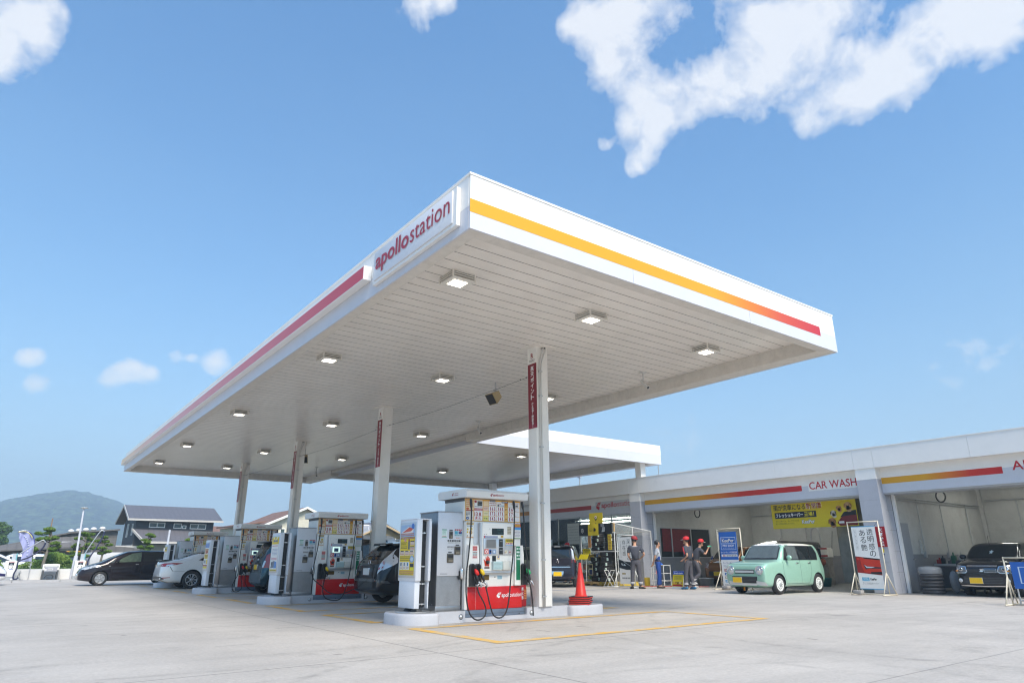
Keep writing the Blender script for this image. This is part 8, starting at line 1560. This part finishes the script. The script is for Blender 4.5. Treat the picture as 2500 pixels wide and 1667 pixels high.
leafy('bush', 'large rounded yellow-green bush behind the planter wall', 'bush', 2.85, 48.3, .1, [(0, 0, .75, .62, .65), (-.55, .1, .6, .5, .5), (.45, .1, .55, .5, .55), (-.2, 0, 1.1, .45, .38), (.3, -.1, 1.0, .4, .38), (.75, .1, .4, .35, .4), (-.8, .1, .45, .3, .35)], 11, .085, 3800)
leafy('bush', 'low grey-green bush left of the tall pine', 'bush', 1.75, 48.6, .1, [(0, 0, .6, .4, .5), (-.4, .1, .45, .35, .4), (.3, 0, .7, .3, .35)], 12, .08, 3200)
leafy('bush', 'bright green shrub at the far left behind the white car', 'bush', -.15, 48.0, .1, [(0, 0, .7, .5, .45), (-.5, .1, .8, .5, .5), (.35, 0, .5, .3, .35)], 13, .08, 3200)
leafy('bush', 'green shrub between the lamp post and the excavator', 'bush', 3.55, 49.6, .1, [(0, 0, .6, .35, .5), (.3, .1, .45, .3, .4)], 14, .08, 3200)
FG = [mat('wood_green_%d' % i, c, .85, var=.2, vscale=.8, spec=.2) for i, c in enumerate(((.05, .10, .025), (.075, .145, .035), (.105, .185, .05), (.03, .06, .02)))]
for i in range(9):
    rd = random.Random(100+i); x = -26+i*3.1+rd.uniform(-.6, .6); y = 108+rd.uniform(-8, 12); hgt = 6.6-.12*i+rd.uniform(-1.0, 1.0); 
    pass
    pass
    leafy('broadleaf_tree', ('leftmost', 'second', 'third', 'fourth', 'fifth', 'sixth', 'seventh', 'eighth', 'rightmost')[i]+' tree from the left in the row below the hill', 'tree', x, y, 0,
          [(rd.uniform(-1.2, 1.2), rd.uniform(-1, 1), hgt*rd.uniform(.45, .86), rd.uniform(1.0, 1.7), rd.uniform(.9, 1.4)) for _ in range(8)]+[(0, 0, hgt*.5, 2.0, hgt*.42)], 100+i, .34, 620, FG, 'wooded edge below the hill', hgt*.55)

# ------------------------------------------------------------------ houses and barns
def tiles_fn(ax, pitch, dark=.6, wav=.5):
    def fn(t, b):
        g = t.nodes.new('ShaderNodeNewGeometry'); sp = t.nodes.new('ShaderNodeSeparateXYZ'); t.links.new(g.outputs['Position'], sp.inputs[0])
        m_ = t.nodes.new('ShaderNodeMath'); m_.operation = 'PINGPONG'; m_.inputs[1].default_value = pitch/2; t.links.new(sp.outputs[ax], m_.inputs[0])
        mr = t.nodes.new('ShaderNodeMapRange'); mr.inputs[1].default_value = 0; mr.inputs[2].default_value = pitch/2*.35; mr.inputs[3].default_value = dark; mr.inputs[4].default_value = 1; t.links.new(m_.outputs[0], mr.inputs[0])
        old = b.inputs['Base Color'].links[0].from_socket; sc = t.nodes.new('ShaderNodeVectorMath'); sc.operation = 'SCALE'; t.links.new(old, sc.inputs[0]); t.links.new(mr.outputs[0], sc.inputs['Scale']); t.links.new(sc.outputs[0], b.inputs['Base Color'])
    return fn
HDK = mat('dark_siding', (.045, .047, .055), .7, var=.12, vscale=2, fn=tiles_fn(2, .18, .7)); HRF = mat('slate_metal_roof', (.13, .125, .14), .5, var=.06, vscale=1, fn=tiles_fn(0, .46, .85)); HTR = mat('pale_trim', (.55, .52, .48), .5); HWW = mat('house_white_wall', (.58, .58, .58), .7, var=.05)
SOFB = mat('wooden_eaves', (.10, .065, .035), .7); HGL = mat('house_window_glass', (.06, .09, .09), .08, var=.3, vscale=2)
def gable(mb, x0, x1, y0, y1, zw, ridge, m_w, along='x', zb=0):
    """walls with gables; ridge gives its height"""
    if along == 'x': yc = (y0+y1)/2; mb.add([(x0, y0, zb), (x1, y0, zb), (x1, y1, zb), (x0, y1, zb), (x0, y0, zw), (x1, y0, zw), (x1, y1, zw), (x0, y1, zw), (x0, yc, ridge), (x1, yc, ridge)], [(0, 1, 5, 4), (2, 3, 7, 6), (3, 0, 4, 8, 7), (1, 2, 6, 9, 5)], m_w)
    else: xc = (x0+x1)/2; mb.add([(x0, y0, zb), (x1, y0, zb), (x1, y1, zb), (x0, y1, zb), (x0, y0, zw), (x1, y0, zw), (x1, y1, zw), (x0, y1, zw), (xc, y0, ridge), (xc, y1, ridge)], [(0, 1, 5, 8, 4), (2, 3, 7, 9, 6), (3, 0, 4, 7), (1, 2, 6, 5)], m_w)
def roofslab(mb, x0, x1, y0, y1, ze, ridge, m_, along='x', th=.14, top=None):
    if along == 'x':
        yc = (y0+y1)/2
        for (a, b_) in ((y0, yc), (y1, yc)): mb.prism([(x0, a, ze), (x0, b_, ridge), (x0, b_, ridge+th), (x0, a, ze+th)], (x1-x0, 0, 0), m_)
    else:
        xc = (x0+x1)/2
        for (a, b_) in ((x0, xc), (x1, xc)): mb.prism([(a, y0, ze), (b_, y0, ridge), (b_, y0, ridge+th), (a, y0, ze+th)], (0, y1-y0, 0), m_)
def win(h, x0, x1, z0, z1, y, panes=2, axis='y'):
    mb = MB(); f = .07
    if axis == 'y':
        mb.box(x0, x1, y-.05, y, z0, z0+f, PWH); mb.box(x0, x1, y-.05, y, z1-f, z1, PWH)
        for i in range(panes+1): c = x0+(x1-x0-f)*i/panes; mb.box(c, c+f, y-.05, y, z0+f, z1-f, PWH)
    else:
        mb.box(y-.05, y, x0, x1, z0, z0+f, PWH); mb.box(y-.05, y, x0, x1, z1-f, z1, PWH)
        for i in range(panes+1): c = x0+(x1-x0-f)*i/panes; mb.box(y-.05, y, c, c+f, z0+f, z1-f, PWH)
    w_ = h.part('window', mb); mb = MB()
    if axis == 'y': mb.box(x0+f, x1-f, y-.02, y-.01, z0+f, z1-f, HGL)
    else: mb.box(y-.02, y-.01, x0+f, x1-f, z0+f, z1-f, HGL)
    h.part('pane', mb, w_)
h = Thing('dark_house', 'two-storey dark grey house with slate roof and white lower wall at the left', 'house', (13.5, 78, 0), world=True)
mb = MB(); gable(mb, 10.35, 17.45, 75, 82.5, 5.0, 6.32, HDK, zb=2.5); mb.box(8.85, 17.45, 75.02, 82.5, 0, 2.5, HWW); mb.box(10.33, 10.35, 75.0, 82.5, 2.45, 2.6, HTR); h.part('wall', mb)
mb = MB(); roofslab(mb, 9.55, 18.15, 74.3, 83.2, 4.86, 6.38, HRF); mb.box(9.5, 18.2, 74.22, 74.32, 4.80, 4.98, HTR); 
for y0_, y1_ in ((74.3, 78.75), (83.2, 78.75)): mb.prism([(9.5, y0_, 4.80), (9.5, y1_, 6.32), (9.5, y1_, 6.54), (9.5, y0_, 5.02)], (.06, 0, 0), HTR); mb.prism([(9.56, y0_, 4.78), (9.56, y1_, 6.30), (10.34, y1_, 6.30), (10.34, y0_, 4.78)], (0, 0, .04), SOFB)
h.part('roof', mb)
mb = MB(); mb.prism([(10.1, 75.0, 3.95), (18.0, 75.0, 3.80), (18.0, 73.0, 2.72), (11.0, 73.0, 2.72)], (0, 0, .12), HRF); mb.box(10.95, 18.05, 72.93, 73.0, 2.66, 2.86, HTR); mb.prism([(10.02, 75.0, 3.90), (10.12, 75.0, 3.90), (11.05, 73.0, 2.66), (10.95, 73.0, 2.66)], (0, 0, .22), HTR); h.part('lower_roof', mb)
for (a, b_, c_, d_, n_) in ((11.5, 12.92, 4.2, 4.70, 2), (13.69, 14.45, 4.17, 4.66, 1), (14.49, 14.88, 4.15, 4.48, 1), (15.21, 16.74, 4.14, 4.65, 2)): win(h, a, b_, c_, d_, 74.99, n_)
win(h, 76.2, 77.0, 3.5, 4.6, 10.34, 2, 'x'); win(h, 79.2, 80.2, 3.4, 4.7, 10.34, 2, 'x')
mb = MB(); mb.box(11.2, 17.4, 74.6, 74.7, 0, 2.6, mat('cream_lower_wall', (.50, .49, .45), .7)); h.part('porch_wall', mb)
# old barn with roof vents
BR = mat('weathered_board', (.15, .14, .13), .85, var=.22, vscale=3, fn=tiles_fn(2, .22, .75)); BRR = mat('weathered_barn_roof', (.14, .13, .125), .8, var=.2, vscale=.8, fn=tiles_fn(0, .6, .8))
h = Thing('old_barn', 'long weathered grey barn with five white round roof vents', 'barn', (3, 72, 0), world=True)
mb = MB(); mb.prism([(-3.0, 70, 0), (8.35, 70, 0), (8.35, 70, 3.62), (4.83, 70, 3.33), (3.4, 70, 3.02), (0.2, 70, 2.05), (-3.0, 70, 1.8)], (0, 8, 0), BR); h.part('wall', mb)
mb = MB(); P = [(-4.5, 69.6, 1.55), (0.1, 69.6, 2.07), (3.4, 69.6, 3.02), (4.83, 69.6, 3.35), (8.45, 69.6, 3.68)]
for a, b_ in zip(P[:-1], P[1:]): mb.prism([a, b_, (b_[0], b_[1], b_[2]+.12), (a[0], a[1], a[2]+.12)], (0, 9, 0), BRR)
mb.prism([(-1.0, 67.5, 1.75), (5.7, 67.5, 2.15), (6.2, 69.7, 3.1), (2.6, 69.7, 2.8), (-1.0, 69.7, 1.95)], (0, 0, .1), BRR); mb.prism([(4.2, 69, 1.5), (8.6, 69, 2.0), (8.6, 69, 2.15), (4.2, 69, 1.65)], (0, .5, 0), BRR)
h.part('roof', mb)
mb = MB(); mb.box(-3.5, .9, 69.2, 69.6, .9, 1.75, mat('barn_dark_board', (.05, .045, .04), .9)); mb.box(.8, 3.9, 68.9, 69.3, 0, 1.85, BR); mb.box(-3.5, .7, 69.1, 69.2, 1.05, 1.25, mat('bleached_beam', (.35, .27, .18), .8)); mb.box(4.2, 5.1, 68.6, 69.4, 1.9, 2.65, HWW); h.part('lean_to', mb)  # near-black boarding under the lean-to roof, weathered boards beside it
for i, x in enumerate((4.98, 5.55, 6.09, 6.68, 7.36)):
    z = 3.38+.07*i; mb = MB(); mb.lathe([(.27, -.15), (.20, -.02), (.15, .04), (.13, .13), (.20, .15), (.25, .19), (.25, .30), (.18, .38), (.06, .42), (0, .43)], mat('vent_white', (.70, .69, .68), .5), 18, (x, 72.5, z)); h.part('roof_vent', mb)
h = Thing('curved_shed', 'dark arched shed roof below the dark house', 'shed', (7.6, 63, 0), world=True)
mb = MB(); mb.prism([(5.6, 60, 1.7)]+[(5.6+4.4*i/10, 60, 1.72+.42*math.sin(math.pi*(.15+.85*i/10))-.05*i/10) for i in range(11)]+[(10.0, 60, 1.4), (5.6, 60, 1.4)], (0, 5, 0), BRR); h.part('roof', mb); mb = MB(); mb.box(5.7, 9.9, 60.3, 64.7, 0, 1.4, BR); h.part('wall', mb)
t = Thing('white_truck_box', 'plain white box truck body behind the plum hatchback', 'truck', (5.6, 50, 0), world=True)
mb = MB(); mb.box(4.72, 6.9, 50, 54.5, .55, 1.58, mat('truck_box_white', (.62, .62, .64), .5), .02); t.part('box_body', mb); mb = MB()
for x in (4.9, 6.7):
    for y in (50.6, 53.9): mb.lathe([(0, -.1), (.3, -.1), (.3, .1), (0, .1)], TYR, 18, (x, y, .3), 'x')
mb.box(4.9, 6.7, 50.1, 54.3, .35, .55, DKGREY); t.part('chassis', mb)
# excavator
t = Thing('excavator', 'small yellow excavator partly seen behind the right vacuum machine', 'excavator', (3.75, 52, 0)); XO = mat('machine_yellow', (.62, .30, .02), .5)
mb = MB(); mb.box(-.6, .6, -.4, .4, .45, .95, XO, .05); mb.box(-.1, .55, -.35, .35, .95, 1.0, XO); t.part('body', mb); mb = MB(); mb.box(-.15, .45, -.35, .35, 1.0, 1.45, HGL); mb.box(-.22, .52, -.4, .4, 1.62, 1.68, XO, .01)
for x in (-.15, .45): mb.box(x-.03, x+.03, -.38, -.32, .95, 1.62, BLKPL)
t.part('cab', mb); mb = MB(); mb.box(-.7, .7, -.55, -.3, .0, .38, BLACK, .1); mb.box(-.7, .7, .3, .55, .0, .38, BLACK, .1); t.part('track', mb); mb = MB(); mb.tube([(.5, 0, .8), (.8, 0, 1.1), (1.15, 0, .75), (1.1, 0, .45)], .07, XO, 6); t.part('arm', mb)
# cream house with tiled roof
CRM = mat('cream_wall', (.60, .57, .47), .75, var=.04, fn=tiles_fn(2, .24, .93)); TRF = mat('terracotta_tiles', (.24, .135, .10), .7, var=.18, vscale=3, fn=tiles_fn(1, .24, .62))
h = Thing('cream_house', 'cream house with a brown tiled roof and white gable trim', 'house', (21.5, 64, 0), world=True)
mb = MB(); gable(mb, 18.55, 24.6, 60, 69, 4.05, 5.48, CRM, 'y'); mb.box(16.7, 18.55, 62.5, 69, 0, 3.95, CRM); h.part('wall', mb)
mb = MB(); roofslab(mb, 17.95, 25.2, 59.6, 69.3, 3.90, 5.50, TRF, 'y', .12); mb.prism([(16.2, 62.2, 3.85), (18.9, 62.2, 4.35), (19.8, 69.3, 4.6), (16.4, 69.3, 4.0)], (0, 0, .12), TRF)
for a, b_ in (((17.95, 3.84), (21.575, 5.45)), ((25.2, 3.84), (21.575, 5.45))): mb.prism([(a[0], 59.5, a[1]), (b_[0], 59.5, b_[1]), (b_[0], 59.5, b_[1]+.2), (a[0], 59.5, a[1]+.2)], (0, .12, 0), PWH)
h.part('roof', mb); mb = MB(); mb.cyl((21.4, 62, 5.5), (21.4, 62, 5.75), .03, .03, BLKPL, 6); h.part('roof_finial', mb); win(h, 19.45, 19.92, 3.05, 3.75, 59.99, 1); win(h, 22.6, 23.4, 3.0, 3.8, 59.99, 2)
h = Thing('brown_roof_house', 'low house with a brown roof between the dark house and the cream house', 'house', (20, 84, 0), world=True)
mb = MB(); mb.box(17.6, 23, 84, 90, 0, 4.0, CRM); h.part('wall', mb); mb = MB(); roofslab(mb, 17.2, 23.4, 83.6, 90.4, 3.9, 4.9, TRF); h.part('roof', mb)
h = Thing('tan_house', 'tan gabled house with a pale ribbed metal roof', 'house', (30.5, 63, 0), world=True); TAN = mat('tan_wall', (.27, .21, .12), .8, var=.06); MR = mat('pale_ribbed_roof', (.48, .46, .44), .5, fn=tiles_fn(1, .42, .5))
mb = MB(); gable(mb, 26.9, 31.2, 60, 67, 3.25, 4.25, TAN, 'y'); h.part('wall', mb); mb = MB(); roofslab(mb, 26.5, 31.9, 59.5, 67.4, 3.12, 4.28, MR, 'y', .1)
for a, b_ in (((26.5, 3.02), (29.2, 4.2)), ((31.9, 3.02), (29.2, 4.2))): mb.prism([(a[0], 59.45, a[1]), (b_[0], 59.45, b_[1]), (b_[0], 59.45, b_[1]+.14), (a[0], 59.45, a[1]+.14)], (0, .06, 0), mat('wood_barge', (.50, .36, .20), .6))
h.part('roof', mb); win(h, 29.3, 29.65, 2.3, 3.0, 59.99, 1); mb = MB(); mb.tube([(30.0, 59.9, 2.2), (30.0, 59.9, 3.15), (30.2, 59.9, 3.25)], .04, BLKPL, 6); mb.cyl((30.6, 59.98, 3.0), (30.6, 59.9, 3.0), .07, .07, PWH, 12); h.part('flue', mb)
h = Thing('small_white_house', 'small white gabled house seen between the pump and the second column', 'house', (27, 74, 0), world=True)
mb = MB(); gable(mb, 32.6, 37.0, 72, 80, 4.1, 5.2, HWW, 'y'); h.part('wall', mb); mb = MB(); roofslab(mb, 32.2, 37.4, 71.6, 80.4, 4.0, 5.25, HRF, 'y', .1); h.part('roof', mb)
mb = MB(); mb.cyl((28.0, 60.5, 0), (28.0, 60.5, 4.25), .06, .05, mat('pole_white', (.6, .6, .6), .4), 10); mb.box(27.45, 28.05, 60.42, 60.58, 4.2, 4.3, PWH); single('thin_lamp_post', mb, 'thin pale lamp post left of the second canopy column, far behind', 'lamp post', loc=(28, 60.5, 0))
mb = MB(); mb.box(31.6, 31.75, 59.8, 59.9, 1.5, 3.2, mat('red_banner', (.45, .02, .02), .6)); mb.cyl((31.6, 59.9, 0), (31.6, 59.9, 3.3), .03, .03, PWH, 6); single('red_flag', mb, 'narrow red banner standing beside the tan house', 'banner', loc=(31.6, 59.9, 0))
mb = MB(); mb.cyl((-7.2, 100, 0), (-7.2, 100, 5.6), .12, .09, mat('pole_brown', (.30, .18, .10), .7), 8); single('utility_pole', mb, 'thin utility pole among the trees at the far left', 'pole', loc=(-7.2, 100, 0))
mb = MB(); mb.cyl((5.2, 110, 0), (5.2, 110, 6.6), .09, .07, mat('pole_brown', (.3, .18, .1), .7), 8); single('red_mast', mb, 'thin reddish mast above the tall pine, far away', 'mast', loc=(5.2, 110, 0))

# ------------------------------------------------------------------ the wooded hill
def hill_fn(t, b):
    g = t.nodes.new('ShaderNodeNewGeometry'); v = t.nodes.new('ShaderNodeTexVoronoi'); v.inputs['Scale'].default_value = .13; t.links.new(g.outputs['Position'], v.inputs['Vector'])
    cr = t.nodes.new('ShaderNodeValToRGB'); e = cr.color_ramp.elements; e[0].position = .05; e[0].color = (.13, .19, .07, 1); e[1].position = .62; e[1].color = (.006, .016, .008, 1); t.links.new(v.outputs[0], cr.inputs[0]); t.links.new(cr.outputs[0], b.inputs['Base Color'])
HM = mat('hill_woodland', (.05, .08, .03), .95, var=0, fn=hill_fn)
mb = MB(); nx, ny = 260, 60; prof = [(-420, 30), (-260, 44), (-140, 52), (-60, 58), (-8, 63), (22, 71), (52, 77.5), (70, 76.5), (93, 70.5), (110, 63), (133, 52), (165, 36), (210, 18), (300, 4), (420, 0)]
vs = []
for j in range(ny+1):
    yy = 640+560*j/ny; s = math.sin(math.pi*min(1, j/(ny*.93))*.5)**1.1 if j < ny*.93 else 1-(j/ny-.93)/.07*.6
    for i in range(nx+1):
        x = -420+840*i/nx; hh = lerp1(prof, x*(900/ (640+560*.46)))*s*1.0
        hh *= (640+560*.93)/900*.80 if False else 1.0
        dv = noise.fractal(Vector((x*.012, yy*.012, 0)), 1, 2, 4)*5*s+noise.noise(Vector((x*.16, yy*.16, 3)))*1.7*s+abs(noise.noise(Vector((x*.42, yy*.42, 7))))*3.2*s
        vs.append((x*yy/900, yy, max(-.5, hh*yy/900*.985+dv-1.2)))
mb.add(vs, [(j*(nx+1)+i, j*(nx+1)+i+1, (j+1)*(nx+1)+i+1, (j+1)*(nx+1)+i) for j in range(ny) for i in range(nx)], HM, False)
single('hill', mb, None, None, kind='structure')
mb = MB(); rd = random.Random(5)
# air between here and the hill
HZ = bpy.data.materials.new('haze_air'); HZ.use_nodes = True; t_ = HZ.node_tree; t_.nodes.clear(); o_ = t_.nodes.new('ShaderNodeOutputMaterial'); pv = t_.nodes.new('ShaderNodeVolumePrincipled'); pv.inputs['Color'].default_value = (.60, .80, 1.0, 1); pv.inputs['Density'].default_value = .0012; pv.inputs['Anisotropy'].default_value = .0; t_.links.new(pv.outputs[0], o_.inputs['Volume'])
if HAZE:
    mb = MB(); mb.box(-620, 620, -60, 1260, -1.5, 118, HZ); hz_ = single('haze', mb, None, None, kind='stuff'); hz_['label'] = 'pale blue air between the forecourt and the hill'
